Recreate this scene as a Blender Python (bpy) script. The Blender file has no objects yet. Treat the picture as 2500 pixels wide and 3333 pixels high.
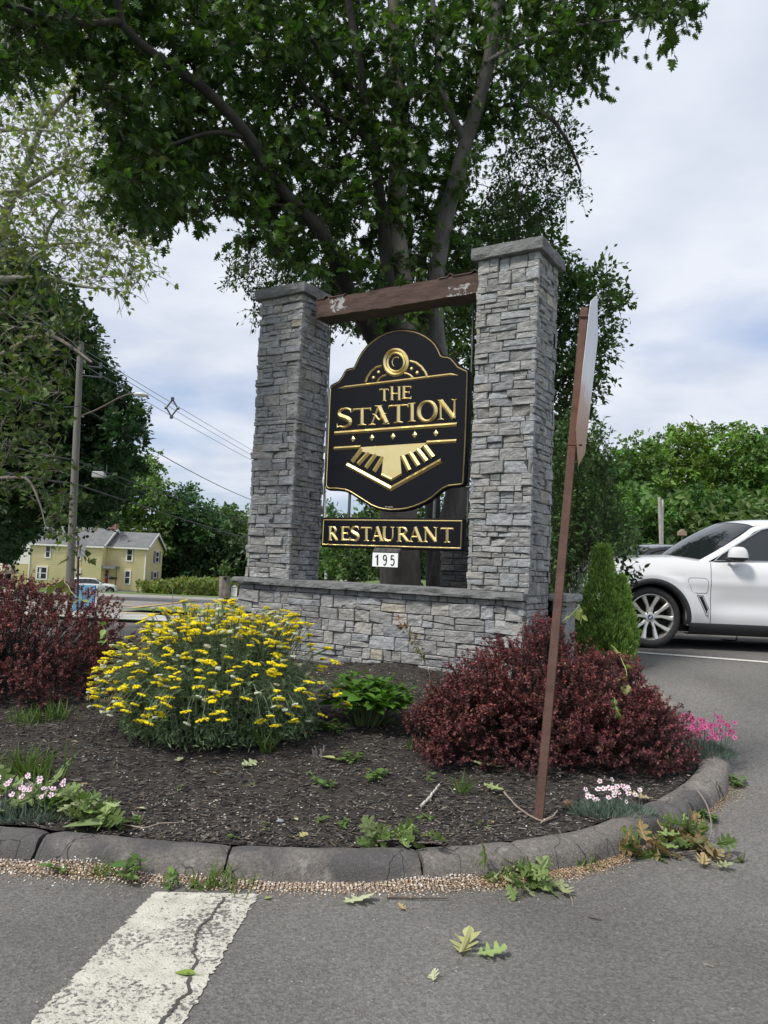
import bpy, math, random
import numpy as np
from mathutils import Vector

rng = np.random.default_rng(7)
random.seed(7)
SC = bpy.context.scene
COL = SC.collection
PI = math.pi

# ------------------------------------------------------------------ camera
EYE = 1.45
PITCH, ROLL, FPX = 0.0704, 0.0441, 2528.0      # pitch up, roll, focal length in pixels of a 2500x3333 frame
cam_d = bpy.data.cameras.new('camera')
cam = bpy.data.objects.new('camera', cam_d)
COL.objects.link(cam)
cam_d.sensor_fit = 'VERTICAL'
cam_d.sensor_height = 36.0
cam_d.lens = 36.0 * FPX / 3333.0
cam_d.clip_start = 0.05
cam_d.clip_end = 3000
cp_, sp_, cr_, sr_ = math.cos(PITCH), math.sin(PITCH), math.cos(ROLL), math.sin(ROLL)
_fw = Vector((0, cp_, sp_)); _up = Vector((0, -sp_, cp_)); _rt = Vector((1, 0, 0))
_R = _rt * cr_ + _up * sr_
_U = _up * cr_ - _rt * sr_
from mathutils import Matrix
cam.matrix_world = Matrix(((_R.x, _U.x, -_fw.x, 0), (_R.y, _U.y, -_fw.y, 0), (_R.z, _U.z, -_fw.z, EYE), (0, 0, 0, 1)))
SC.camera = cam

# ------------------------------------------------------------------ light
SUN_EL, SUN_AZ = math.radians(52), math.radians(-128)     # azimuth measured from +Y towards +X
SC.view_settings.view_transform = 'Standard'
SC.view_settings.look = 'None'
SC.view_settings.exposure = 0.42
SC.view_settings.gamma = 1.0
w = bpy.data.worlds.new('World'); SC.world = w; w.use_nodes = True
nt = w.node_tree; N = nt.nodes; L = nt.links
for n in list(N): N.remove(n)
out = N.new('ShaderNodeOutputWorld'); bg = N.new('ShaderNodeBackground'); bg.inputs[1].default_value = 0.1
sky = N.new('ShaderNodeTexSky'); sky.sky_type = 'NISHITA'; sky.sun_disc = False
sky.sun_elevation = SUN_EL; sky.sun_rotation = SUN_AZ; sky.air_density = 1.0; sky.dust_density = 2.0
tc = N.new('ShaderNodeTexCoord')
sep = N.new('ShaderNodeSeparateXYZ'); L.new(tc.outputs['Generated'], sep.inputs[0])
# project the view direction on a cloud deck: (x, y) / (z + 0.12)
zc = N.new('ShaderNodeMath'); zc.operation = 'ADD'; zc.inputs[1].default_value = 0.16; L.new(sep.outputs['Z'], zc.inputs[0])
zm = N.new('ShaderNodeMath'); zm.operation = 'MAXIMUM'; zm.inputs[1].default_value = 0.05; L.new(zc.outputs[0], zm.inputs[0])
dx = N.new('ShaderNodeMath'); dx.operation = 'DIVIDE'; L.new(sep.outputs['X'], dx.inputs[0]); L.new(zm.outputs[0], dx.inputs[1])
dy = N.new('ShaderNodeMath'); dy.operation = 'DIVIDE'; L.new(sep.outputs['Y'], dy.inputs[0]); L.new(zm.outputs[0], dy.inputs[1])
cmb = N.new('ShaderNodeCombineXYZ'); L.new(dx.outputs[0], cmb.inputs[0]); L.new(dy.outputs[0], cmb.inputs[1]); cmb.inputs[2].default_value = 3.3
n1 = N.new('ShaderNodeTexNoise'); n1.inputs['Scale'].default_value = 0.9; n1.inputs['Detail'].default_value = 7; n1.inputs['Roughness'].default_value = 0.52
L.new(cmb.outputs[0], n1.inputs['Vector'])
n2 = N.new('ShaderNodeTexNoise'); n2.inputs['Scale'].default_value = 2.6; n2.inputs['Detail'].default_value = 6
L.new(cmb.outputs[0], n2.inputs['Vector'])
# cloud cover grows with elevation
cov = N.new('ShaderNodeMapRange'); cov.inputs['From Min'].default_value = 0.0; cov.inputs['From Max'].default_value = 0.42
cov.inputs['To Min'].default_value = -0.02; cov.inputs['To Max'].default_value = 0.22
L.new(sep.outputs['Z'], cov.inputs['Value'])
sm = N.new('ShaderNodeMath'); sm.operation = 'ADD'; L.new(n1.outputs['Fac'], sm.inputs[0]); L.new(cov.outputs[0], sm.inputs[1])
rp = N.new('ShaderNodeValToRGB'); rp.color_ramp.elements[0].position = 0.40; rp.color_ramp.elements[1].position = 0.62
rp.color_ramp.elements[0].color = (0.2, 0.2, 0.2, 1)
L.new(sm.outputs[0], rp.inputs['Fac'])
rc = N.new('ShaderNodeValToRGB'); rc.color_ramp.elements[0].position = 0.3; rc.color_ramp.elements[1].position = 0.62
rc.color_ramp.elements[0].color = (4.7, 5.2, 6.2, 1); rc.color_ramp.elements[1].color = (6.3, 6.6, 7.25, 1)
L.new(n2.outputs['Fac'], rc.inputs['Fac'])
mx = N.new('ShaderNodeMix'); mx.data_type = 'RGBA'
skm = N.new('ShaderNodeMix'); skm.data_type = 'RGBA'; skm.blend_type = 'MULTIPLY'; skm.inputs['Factor'].default_value = 1
skm.inputs['B'].default_value = (.84, 1.0, 1.24, 1)
L.new(sky.outputs[0], skm.inputs['A'])
L.new(rp.outputs['Color'], mx.inputs['Factor']); L.new(skm.outputs['Result'], mx.inputs['A']); L.new(rc.outputs['Color'], mx.inputs['B'])
L.new(mx.outputs['Result'], bg.inputs[0]); L.new(bg.outputs[0], out.inputs[0])

sun_d = bpy.data.lights.new('sun', 'SUN'); sun_d.energy = 3.0; sun_d.angle = math.radians(10); sun_d.color = (1, .95, .87)
sun = bpy.data.objects.new('sun', sun_d); COL.objects.link(sun)
_sd = Vector((math.sin(SUN_AZ) * math.cos(SUN_EL), math.cos(SUN_AZ) * math.cos(SUN_EL), math.sin(SUN_EL)))
sun.rotation_euler = _sd.to_track_quat('Z', 'Y').to_euler()

# ------------------------------------------------------------------ placing
def ray(px, py):
    X = px - 1250; Y = py - 1666.5
    x = X * cr_ + Y * sr_; y = -X * sr_ + Y * cr_
    a = x / FPX; u = -y / FPX
    return np.array([a, cp_ - u * sp_, sp_ + u * cp_])
def at(px, py, Y):
    d = ray(px, py); t = Y / d[1]
    return np.array([d[0] * t, Y, EYE + d[2] * t])
def D(x, y, Y):                     # the same for points read off the 1659-px wide view
    return at(x * 1.50693, y * 1.50693, Y)
def sstep(a, b, x):
    t = np.clip((x - a) / (b - a), 0, 1); return t * t * (3 - 2 * t)
def G(x, y):                        # terrain height
    x = np.asarray(x, float); y = np.asarray(y, float)
    gr = 0.60 * sstep(3.6, 10.0, y)
    gr = gr + 0.0012 * np.maximum(y - 12, 0)
    gl = np.where(y < 20, 0, -0.0385 * (np.minimum(y, 95) - 20))
    t = sstep(-0.22, 0.04, x / np.maximum(y, 1.0))
    return gr * t + gl * (1 - t)
def on(px, py, zf=G, y0=4.0):       # where the line of sight meets a height function
    d = ray(px, py); d = d / d[1]
    y = 1.2
    while y < 200:
        if EYE + d[2] * y < float(zf(d[0] * y, y)): break
        y *= 1.01
    lo, hi = y / 1.01, y
    for _ in range(20):
        m = (lo + hi) / 2
        if EYE + d[2] * m < float(zf(d[0] * m, m)): hi = m
        else: lo = m
    return np.array([d[0] * lo, lo, EYE + d[2] * lo])

# ------------------------------------------------------------------ noise in numpy
def _h(ix, iy, iz):
    n = (ix.astype(np.int64) * 374761393 + iy.astype(np.int64) * 668265263 + iz.astype(np.int64) * 2147483647) & 0x7fffffff
    n = (n ^ (n >> 13)) * 1274126177 & 0x7fffffff
    return ((n ^ (n >> 16)) & 0xffff) / 65535.0
def vn(P):
    P = np.asarray(P, float); i = np.floor(P); f = P - i; f = f * f * (3 - 2 * f)
    r = 0
    for a in (0, 1):
        for b in (0, 1):
            for c in (0, 1):
                wgt = (f[..., 0] if a else 1 - f[..., 0]) * (f[..., 1] if b else 1 - f[..., 1]) * (f[..., 2] if c else 1 - f[..., 2])
                r = r + wgt * _h(i[..., 0] + a, i[..., 1] + b, i[..., 2] + c)
    return r * 2 - 1
def fbm(P, o=3):
    P = np.asarray(P, float); r = 0; a = 1.0
    for k in range(o):
        r = r + a * vn(P * (2 ** k) + 17.3 * k); a *= .5
    return r

# ------------------------------------------------------------------ meshes
class MB:
    def __init__(s): s.V = []; s.F = []; s.C = []; s.n = 0
    def add(s, V, F, c=(1, 1, 1)):
        V = np.asarray(V, float).reshape(-1, 3)
        if isinstance(F, np.ndarray): s.F.append(F.astype(np.int64) + s.n)
        else:
            byk = {}
            for f in F: byk.setdefault(len(f), []).append(f)
            for k, l in byk.items(): s.F.append(np.array(l, dtype=np.int64) + s.n)
        c = np.asarray(c, float)
        if c.ndim == 1: c = np.tile(c[:3], (len(V), 1))
        s.V.append(V); s.C.append(c); s.n += len(V)
    def box(s, x0, x1, y0, y1, z0, z1, c=(1, 1, 1), f=None):
        V = np.array([(x, y, z) for x in (x0, x1) for y in (y0, y1) for z in (z0, z1)], float)
        if f is not None: V = f(V)
        s.add(V, [(0, 1, 3, 2), (4, 6, 7, 5), (0, 4, 5, 1), (2, 3, 7, 6), (0, 2, 6, 4), (1, 5, 7, 3)], c)
    def bbox(s, x0, x1, y0, y1, z0, z1, b=.01, c=(1, 1, 1), f=None):      # bevelled box
        b = min(b, (x1 - x0) * .45, (y1 - y0) * .45, (z1 - z0) * .45)
        V = []; cx, cy, cz = (x0 + x1) / 2, (y0 + y1) / 2, (z0 + z1) / 2
        hx, hy, hz = (x1 - x0) / 2, (y1 - y0) / 2, (z1 - z0) / 2
        idx = {}
        for sx in (-1, 1):
            for sy in (-1, 1):
                for sz in (-1, 1):
                    for k in range(3):
                        p = [sx * (hx - b), sy * (hy - b), sz * (hz - b)]
                        p[k] += (sx, sy, sz)[k] * b
                        idx[(sx, sy, sz, k)] = len(V); V.append((cx + p[0], cy + p[1], cz + p[2]))
        F = []
        for k in range(3):
            for sg in (-1, 1):
                a, d = [i for i in range(3) if i != k]
                q = []
                for (u, v) in ((-1, -1), (1, -1), (1, 1), (-1, 1)):
                    t = [0, 0, 0]; t[k] = sg; t[a] = u; t[d] = v; q.append(idx[(*t, k)])
                F.append(q if (sg > 0) == (k != 1) else q[::-1])
        for k in range(3):
            a, d = [i for i in range(3) if i != k]
            for u in (-1, 1):
                for v in (-1, 1):
                    t0 = [0, 0, 0]; t0[a] = u; t0[d] = v; t1 = list(t0); t0[k] = -1; t1[k] = 1
                    q = [idx[(*t0, a)], idx[(*t1, a)], idx[(*t1, d)], idx[(*t0, d)]]
                    F.append(q)
        for sx in (-1, 1):
            for sy in (-1, 1):
                for sz in (-1, 1): F.append([idx[(sx, sy, sz, k)] for k in range(3)])
        V = np.array(V)
        if f is not None: V = f(V)
        s.add(V, F, c)
    def tube(s, P, R, n=8, c=(1, 1, 1), cap=True):
        P = np.asarray(P, float); m = len(P)
        R = np.full(m, R) if np.isscalar(R) else np.asarray(R, float)
        T = np.gradient(P, axis=0); T /= np.linalg.norm(T, axis=1)[:, None] + 1e-12
        ref = np.array([0, 0, 1.0]) if abs(T[0][2]) < .9 else np.array([1.0, 0, 0])
        A = np.cross(T[0], ref); A /= np.linalg.norm(A)
        V = []
        an = np.arange(n) * 2 * PI / n
        for i in range(m):
            A = A - T[i] * A.dot(T[i]); A /= np.linalg.norm(A) + 1e-12
            B = np.cross(T[i], A)
            V.append(P[i] + R[i] * (np.cos(an)[:, None] * A + np.sin(an)[:, None] * B))
        V = np.concatenate(V)
        j = np.arange(n); F = []
        for i in range(m - 1):
            a = i * n + j; b = i * n + (j + 1) % n
            F.append(np.stack([a, b, b + n, a + n], 1))
        s.add(V, np.concatenate(F), c)
        if cap:
            s.add(V[:n], [list(range(n))[::-1]], c); s.add(V[-n:], [list(range(n))], c)
    def lathe(s, prof, o=(0, 0, 0), n=24, axis='z', c=(1, 1, 1)):
        prof = np.asarray(prof, float); an = np.arange(n) * 2 * PI / n
        V = []
        for r, h in prof:
            q = np.stack([r * np.cos(an), r * np.sin(an), np.full(n, h)], 1)
            if axis == 'y': q = q[:, [0, 2, 1]]
            if axis == 'x': q = q[:, [2, 0, 1]]
            V.append(q)
        V = np.concatenate(V) + np.array(o)
        j = np.arange(n); F = []
        for i in range(len(prof) - 1):
            a = i * n + j; b = i * n + (j + 1) % n
            F.append(np.stack([a, b, b + n, a + n], 1))
        s.add(V, np.concatenate(F), c)
    def prism(s, P, d0, d1, fr, c=(1, 1, 1), bev=0):
        # polygon P (n,2) in frame fr(u, z, d) extruded from d0 (back) to d1 (front)
        P = np.asarray(P, float); n = len(P)
        B = fr(P[:, 0], P[:, 1], np.full(n, d0)); rings = [B]
        if bev > 0:
            Q = inset(P, bev)
            rings += [fr(P[:, 0], P[:, 1], np.full(n, d1 - bev * (1 if d1 > d0 else -1))), fr(Q[:, 0], Q[:, 1], np.full(n, d1))]
        else: rings += [fr(P[:, 0], P[:, 1], np.full(n, d1))]
        V = np.concatenate(rings); j = np.arange(n); F = []
        for i in range(len(rings) - 1):
            a = i * n + j; b = i * n + (j + 1) % n
            F.append(np.stack([a, b, b + n, a + n], 1))
        s.add(V, np.concatenate(F), c)
        s.add(rings[-1], [list(range(n))], c); s.add(rings[0], [list(range(n))[::-1]], c)
    def grid(s, fn, us, vs, c=(1, 1, 1)):
        U, W = np.meshgrid(us, vs, indexing='ij')
        V = fn(U.ravel(), W.ravel()); a, b = len(us), len(vs)
        i, j = np.meshgrid(np.arange(a - 1), np.arange(b - 1), indexing='ij')
        k = (i * b + j).ravel()
        s.add(V, np.stack([k, k + b, k + b + 1, k + 1], 1), c)
    def inst(s, TV, TF, P, X, Y, Z, S, C):
        # many copies of a template: P (m,3); axes X,Y,Z (m,3); S (m,) ; C (m,3)
        TV = np.asarray(TV, float); m = len(P); k = len(TV)
        S = np.asarray(S, float).reshape(-1, 1, 1)
        V = P[:, None] + S * (TV[None, :, 0:1] * X[:, None] + TV[None, :, 1:2] * Y[:, None] + TV[None, :, 2:3] * Z[:, None])
        base = (np.arange(m) * k)[:, None, None]
        byk = {}
        for f in TF: byk.setdefault(len(f), []).append(f)
        n0 = s.n
        for kk, l in byk.items():
            F = np.array(l)[None] + base
            s.F.append(F.reshape(-1, kk) + n0)
        s.V.append(V.reshape(-1, 3)); s.C.append(np.repeat(np.asarray(C, float), k, axis=0)); s.n += m * k
    def build(s, name, mat, parent=None, smooth=False, origin=None):
        me = bpy.data.meshes.new(name)
        V = np.concatenate(s.V); C = np.concatenate(s.C)
        ob = bpy.data.objects.new(name, me); COL.objects.link(ob)
        off = np.zeros(3)
        if parent is not None:
            ob.parent = parent; ob.matrix_parent_inverse = Matrix.Identity(4)
            off = np.array(parent['_o']) if '_o' in parent else off
            if '_o' in parent: ob['_o'] = [float(v) for v in off]
        elif origin is not None:
            off = np.asarray(origin, float); ob.location = off; ob['_o'] = [float(v) for v in off]
        V = V - off
        me.vertices.add(len(V)); me.vertices.foreach_set('co', V.astype(np.float32).ravel())
        lens = np.concatenate([np.full(len(f), f.shape[1]) for f in s.F])
        loops = np.concatenate([f.ravel() for f in s.F])
        me.loops.add(len(loops)); me.loops.foreach_set('vertex_index', loops.astype(np.int32))
        me.polygons.add(len(lens)); me.polygons.foreach_set('loop_start', np.concatenate([[0], np.cumsum(lens)[:-1]]).astype(np.int32))
        me.polygons.foreach_set('use_smooth', np.full(len(lens), smooth))
        at_ = me.attributes.new('col', 'FLOAT_COLOR', 'POINT')
        at_.data.foreach_set('color', np.concatenate([C, np.ones((len(C), 1))], 1).astype(np.float32).ravel())
        me.update(calc_edges=True); me.validate()
        me.materials.append(mat)
        return ob

def inset(P, d):
    P = np.asarray(P, float); n = len(P)
    a = P - np.roll(P, 1, 0); b = np.roll(P, -1, 0) - P
    a /= np.linalg.norm(a, axis=1)[:, None] + 1e-9; b /= np.linalg.norm(b, axis=1)[:, None] + 1e-9
    area = 0.5 * np.sum(P[:, 0] * np.roll(P[:, 1], -1) - np.roll(P[:, 0], -1) * P[:, 1])
    sg = 1 if area > 0 else -1
    na = np.stack([-a[:, 1], a[:, 0]], 1) * sg; nb = np.stack([-b[:, 1], b[:, 0]], 1) * sg
    m = na + nb; l = np.linalg.norm(m, axis=1)[:, None] + 1e-9; m /= l
    k = np.clip((m * na).sum(1)[:, None], .45, 1)
    return P + m * d / k

def empty(name, loc):
    o = bpy.data.objects.new(name, None); COL.objects.link(o); o.location = loc
    o['_o'] = [float(v) for v in loc]; o.empty_display_size = .2
    return o
def tag(o, label, cat, group=None, kind=None):
    if label: o['label'] = label
    if cat: o['category'] = cat
    if group: o['group'] = group
    if kind: o['kind'] = kind
    return o
def struct(o, label=None, kind='structure'):
    o['kind'] = kind
    if label: o['label'] = label
    return o

# ------------------------------------------------------------------ materials
def mat(name, col=(.5, .5, .5), rough=.7, metal=0., var=.15, vs=6., bump=0., bs=60., attr=False, transl=0., coat=0., spec=.5,
        col2=None, stretch=(1, 1, 1), obj=True, detail=5, alpha=1.0, trans=0.0, bd=.01):
    m = bpy.data.materials.new(name); m.use_nodes = True
    nt = m.node_tree; N = nt.nodes; L = nt.links
    b = N['Principled BSDF']; o = N['Material Output']
    b.inputs['Roughness'].default_value = rough; b.inputs['Metallic'].default_value = metal
    b.inputs['Coat Weight'].default_value = coat; b.inputs['Specular IOR Level'].default_value = spec
    b.inputs['Transmission Weight'].default_value = trans
    tcn = N.new('ShaderNodeTexCoord'); mp = N.new('ShaderNodeMapping'); mp.inputs['Scale'].default_value = stretch
    L.new(tcn.outputs['Object'], mp.inputs[0])
    nz = N.new('ShaderNodeTexNoise'); nz.inputs['Scale'].default_value = vs; nz.inputs['Detail'].default_value = detail
    nz.inputs['Roughness'].default_value = .6
    L.new(mp.outputs[0], nz.inputs['Vector'])
    mr = N.new('ShaderNodeMapRange'); mr.inputs['From Min'].default_value = .3; mr.inputs['From Max'].default_value = .7
    L.new(nz.outputs['Fac'], mr.inputs['Value'])
    mix = N.new('ShaderNodeMix'); mix.data_type = 'RGBA'
    c = np.array(col)
    if col2 is None: A = c * (1 - var); B = c * (1 + var)
    else: A = c; B = np.array(col2)
    mix.inputs['A'].default_value = (*np.clip(A, 0, 1), 1); mix.inputs['B'].default_value = (*np.clip(B, 0, 1), 1)
    L.new(mr.outputs[0], mix.inputs['Factor'])
    cs = mix.outputs['Result']
    if attr:
        an = N.new('ShaderNodeAttribute'); an.attribute_name = 'col'
        mm = N.new('ShaderNodeMix'); mm.data_type = 'RGBA'; mm.blend_type = 'MULTIPLY'; mm.inputs['Factor'].default_value = 1
        L.new(cs, mm.inputs['A']); L.new(an.outputs['Color'], mm.inputs['B']); cs = mm.outputs['Result']
    L.new(cs, b.inputs['Base Color'])
    if bump > 0:
        nb = N.new('ShaderNodeTexNoise'); nb.inputs['Scale'].default_value = bs; nb.inputs['Detail'].default_value = 6
        nb.inputs['Roughness'].default_value = .65
        L.new(mp.outputs[0], nb.inputs['Vector'])
        bm = N.new('ShaderNodeBump'); bm.inputs['Strength'].default_value = bump; bm.inputs['Distance'].default_value = bd
        L.new(nb.outputs['Fac'], bm.inputs['Height']); L.new(bm.outputs[0], b.inputs['Normal'])
    if transl > 0:
        t = N.new('ShaderNodeBsdfTranslucent'); ms = N.new('ShaderNodeMixShader'); ms.inputs[0].default_value = transl
        hs = N.new('ShaderNodeHueSaturation'); hs.inputs['Saturation'].default_value = 1.15; hs.inputs['Value'].default_value = 1.5
        L.new(cs, hs.inputs['Color']); L.new(hs.outputs[0], t.inputs['Color'])
        L.new(b.outputs[0], ms.inputs[1]); L.new(t.outputs[0], ms.inputs[2]); L.new(ms.outputs[0], o.inputs['Surface'])
    m['cs'] = 1
    return m
def nodes(m): return m.node_tree.nodes, m.node_tree.links
def MR(N, L, src, a, b, c, d):
    r = N.new('ShaderNodeMapRange'); r.inputs['From Min'].default_value = a; r.inputs['From Max'].default_value = b
    r.inputs['To Min'].default_value = c; r.inputs['To Max'].default_value = d; L.new(src, r.inputs['Value']); return r.outputs[0]
def MIX(N, L, f, A, B, mode='MIX'):
    x = N.new('ShaderNodeMix'); x.data_type = 'RGBA'; x.blend_type = mode
    for k, v in (('Factor', f), ('A', A), ('B', B)):
        if hasattr(v, 'is_output') or hasattr(v, 'links'): L.new(v, x.inputs[k])
        elif k == 'Factor': x.inputs[k].default_value = v
        else: x.inputs[k].default_value = (*v, 1)
    return x.outputs['Result']

def asphalt(name, base, lo=.75, hi=1.3, fleck=.5):
    m = mat(name, base, rough=.9, var=.10, vs=.9, bump=.0)
    N, L = nodes(m); b = N['Principled BSDF']; b.inputs['Specular IOR Level'].default_value = .3
    tcn = N.new('ShaderNodeTexCoord')
    v = N.new('ShaderNodeTexVoronoi'); v.inputs['Scale'].default_value = 105; L.new(tcn.outputs['Object'], v.inputs['Vector'])
    hs = N.new('ShaderNodeSeparateColor'); L.new(v.outputs['Color'], hs.inputs[0])
    n = N.new('ShaderNodeTexNoise'); n.inputs['Scale'].default_value = 60; n.inputs['Detail'].default_value = 8; n.inputs['Roughness'].default_value = .75
    L.new(tcn.outputs['Object'], n.inputs['Vector'])
    f1 = MR(N, L, hs.outputs[0], 0, 1, lo, hi)
    src = b.inputs['Base Color'].links[0].from_socket
    c1 = MIX(N, L, 1.0, src, f1, 'MULTIPLY')
    f2 = MR(N, L, n.outputs['Fac'], .3, .7, .7, 1.35)
    c2 = MIX(N, L, 1.0, c1, f2, 'MULTIPLY')
    big = N.new('ShaderNodeTexVoronoi'); big.inputs['Scale'].default_value = 42; L.new(tcn.outputs['Object'], big.inputs['Vector'])
    h2 = N.new('ShaderNodeSeparateColor'); L.new(big.outputs['Color'], h2.inputs[0])
    pick = MR(N, L, h2.outputs[1], .945, .955, 0, 1)
    near = MR(N, L, big.outputs['Distance'], .12, .2, 1, 0)
    pr = N.new('ShaderNodeMath'); pr.operation = 'MULTIPLY'; L.new(pick, pr.inputs[0]); L.new(near, pr.inputs[1])
    pr2 = N.new('ShaderNodeMath'); pr2.operation = 'MULTIPLY'; L.new(pr.outputs[0], pr2.inputs[0]); pr2.inputs[1].default_value = fleck
    c3 = MIX(N, L, pr2.outputs[0], c2, (.55, .52, .47))
    # broad worn / dusty bands
    n3 = N.new('ShaderNodeTexNoise'); n3.inputs['Scale'].default_value = .55; n3.inputs['Detail'].default_value = 4; L.new(tcn.outputs['Object'], n3.inputs['Vector'])
    c4 = MIX(N, L, 1.0, c3, MR(N, L, n3.outputs['Fac'], .35, .65, .78, 1.18), 'MULTIPLY')
    L.new(c4, b.inputs['Base Color'])
    bm = N.new('ShaderNodeBump'); bm.inputs['Strength'].default_value = .8; bm.inputs['Distance'].default_value = .004
    ad = N.new('ShaderNodeMath'); ad.operation = 'ADD'; L.new(v.outputs['Distance'], ad.inputs[0]); L.new(n.outputs['Fac'], ad.inputs[1])
    L.new(ad.outputs[0], bm.inputs['Height']); L.new(bm.outputs[0], b.inputs['Normal'])
    return m
# ================================================================== ground, road, kerb, bed
M_asph = asphalt('asphalt_road', (.125, .121, .114))
M_lot = asphalt('pale_lot', (.26, .245, .225), .92, 1.08, .2)
M_conc = asphalt('concrete', (.45, .44, .41), .95, 1.05, .1)
M_grass = mat('lawn', (.06, .11, .025), .9, var=.4, vs=1.2, bump=.6, bs=30, col2=(.12, .18, .05))

def sheet(name, us, vs, off, m, fn=None, label=None):
    b = MB()
    def f(u, v):
        x, y = (u, v) if fn is None else fn(u, v)
        return np.stack([x, y, G(x, y) + off], 1)
    b.grid(f, us, vs); o = b.build(name, m, smooth=True); return struct(o, label)

gx = np.concatenate([-np.geomspace(900, 42, 26), np.arange(-40, 40.1, 1.0), np.geomspace(42, 900, 26)])
gy = np.concatenate([[-60, -30, -12], np.arange(-8, 40, 1.0), np.arange(40, 120, 4.0), np.geomspace(122, 1500, 22)])
sheet('ground', gx, gy, -.09, M_grass, label='grassy ground reaching the horizon')
def lot_fn(u, v):      # the asphalt widens to the right towards the parking lot
    return u, v
sheet('road', np.arange(-24, 40.1, .5), np.arange(-4, 17.3, .3), 0.0, M_asph, label='grey asphalt drive and street around the planted island')

sheet('sidewalk', np.arange(-24, -1.0, .5), np.arange(17.3, 19.3, .4), .05, M_conc, label='pale concrete sidewalk across the street')
sheet('far_lot', np.arange(-45, -5.6, .8), np.arange(19.6, 66, 1.0), .0, M_lot, label='pale concrete lot before the yellow house')
sheet('far_road', np.arange(-5, 5, .8), np.arange(70, 84, 1.0), .02, M_lot, label='pale road far behind the monument')

# ---- kerb path (outer foot)
kp = [(-7.5, 5.6), (-5.2, 4.35), (-3.6, 3.86)]
for p in [(-120, 2796), (0, 2807), (200, 2826), (470, 2850), (844, 2877), (1000, 2880), (1300, 2879), (1542, 2871), (1800, 2840), (1995, 2798), (2175, 2717), (2290, 2660), (2363, 2595), (2385, 2518)]:
    q = on(*p); kp.append((q[0], q[1]))
q = kp[-1]
kp += [(q[0] + .10, q[1] + .55), (q[0] + .16, q[1] + 1.3), (q[0] + .05, q[1] + 2.3), (q[0] - .4, q[1] + 3.6), (1.3, 11.6)]
kp = np.array(kp)
def smooth_path(P, n):
    P = np.asarray(P, float); d = np.r_[0, np.cumsum(np.linalg.norm(np.diff(P, axis=0), axis=1))]
    # Catmull-Rom through the points
    t = np.linspace(0, d[-1], n); out = np.empty((n, P.shape[1]))
    tang = np.gradient(P, axis=0) / np.gradient(d)[:, None]
    k = np.clip(np.searchsorted(d, t) - 1, 0, len(P) - 2); h = d[k + 1] - d[k]; u = (t - d[k]) / h
    h00 = 2 * u**3 - 3 * u**2 + 1; h10 = u**3 - 2 * u**2 + u; h01 = -2 * u**3 + 3 * u**2; h11 = u**3 - u**2
    return h00[:, None] * P[k] + (h10 * h)[:, None] * tang[k] + h01[:, None] * P[k + 1] + (h11 * h)[:, None] * tang[k + 1]
KP = smooth_path(kp, 900)
for _ in range(25): KP[1:-1] = (KP[:-2] + 2 * KP[1:-1] + KP[2:]) / 4
KT = np.gradient(KP, axis=0); KT /= np.linalg.norm(KT, axis=1)[:, None]
KN = np.stack([-KT[:, 1], KT[:, 0]], 1)
KIN = KP + KN * .215
_fr = KP[:, 1] < 6.0
_ix = KIN[:650]; _ord = np.argsort(_ix[:, 0])
def yk(x): return np.interp(x, _ix[_ord, 0], _ix[_ord, 1])
def B(x, y):               # height of the planted island
    x = np.asarray(x, float); y = np.asarray(y, float)
    g = G(x, y); a = g + .085
    s = .085 + .34 * sstep(0, 3.6, y - yk(np.clip(x, -7, 2.3))) * sstep(2.9, 1.6, x)
    m = np.maximum(a, s)
    back = sstep(11.6, 9.6, y)
    return g + (m - g) * back - .03 * (1 - back)

prof = np.array([(-.012, -.04), (0, 0), (.010, .034), (.024, .066), (.042, .090), (.072, .104), (.12, .110), (.155, .107), (.185, .098), (.21, .08), (.235, .02)])
M_kerb = asphalt('kerb_asphalt', (.155, .142, .13), .78, 1.2, .5)
N_, L_ = nodes(M_kerb)
b_ = N_['Principled BSDF']; tcn = N_.new('ShaderNodeTexCoord')
src = b_.inputs['Base Color'].links[0].from_socket
# vertical streaks of old rubber and lime
mpn = N_.new('ShaderNodeMapping'); mpn.inputs['Scale'].default_value = (14, 14, 2.5); L_.new(tcn.outputs['Object'], mpn.inputs[0])
sn = N_.new('ShaderNodeTexNoise'); sn.inputs['Scale'].default_value = 1.3; sn.inputs['Detail'].default_value = 6; L_.new(mpn.outputs[0], sn.inputs['Vector'])
c1 = MIX(N_, L_, MR(N_, L_, sn.outputs['Fac'], .60, .68, 0, .35), src, (.34, .32, .30))
sn2 = N_.new('ShaderNodeTexNoise'); sn2.inputs['Scale'].default_value = 1.7; sn2.inputs['Detail'].default_value = 5; L_.new(tcn.outputs['Object'], sn2.inputs['Vector'])
c2 = MIX(N_, L_, MR(N_, L_, sn2.outputs['Fac'], .52, .6, 0, .65), c1, (.045, .047, .052))
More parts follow.
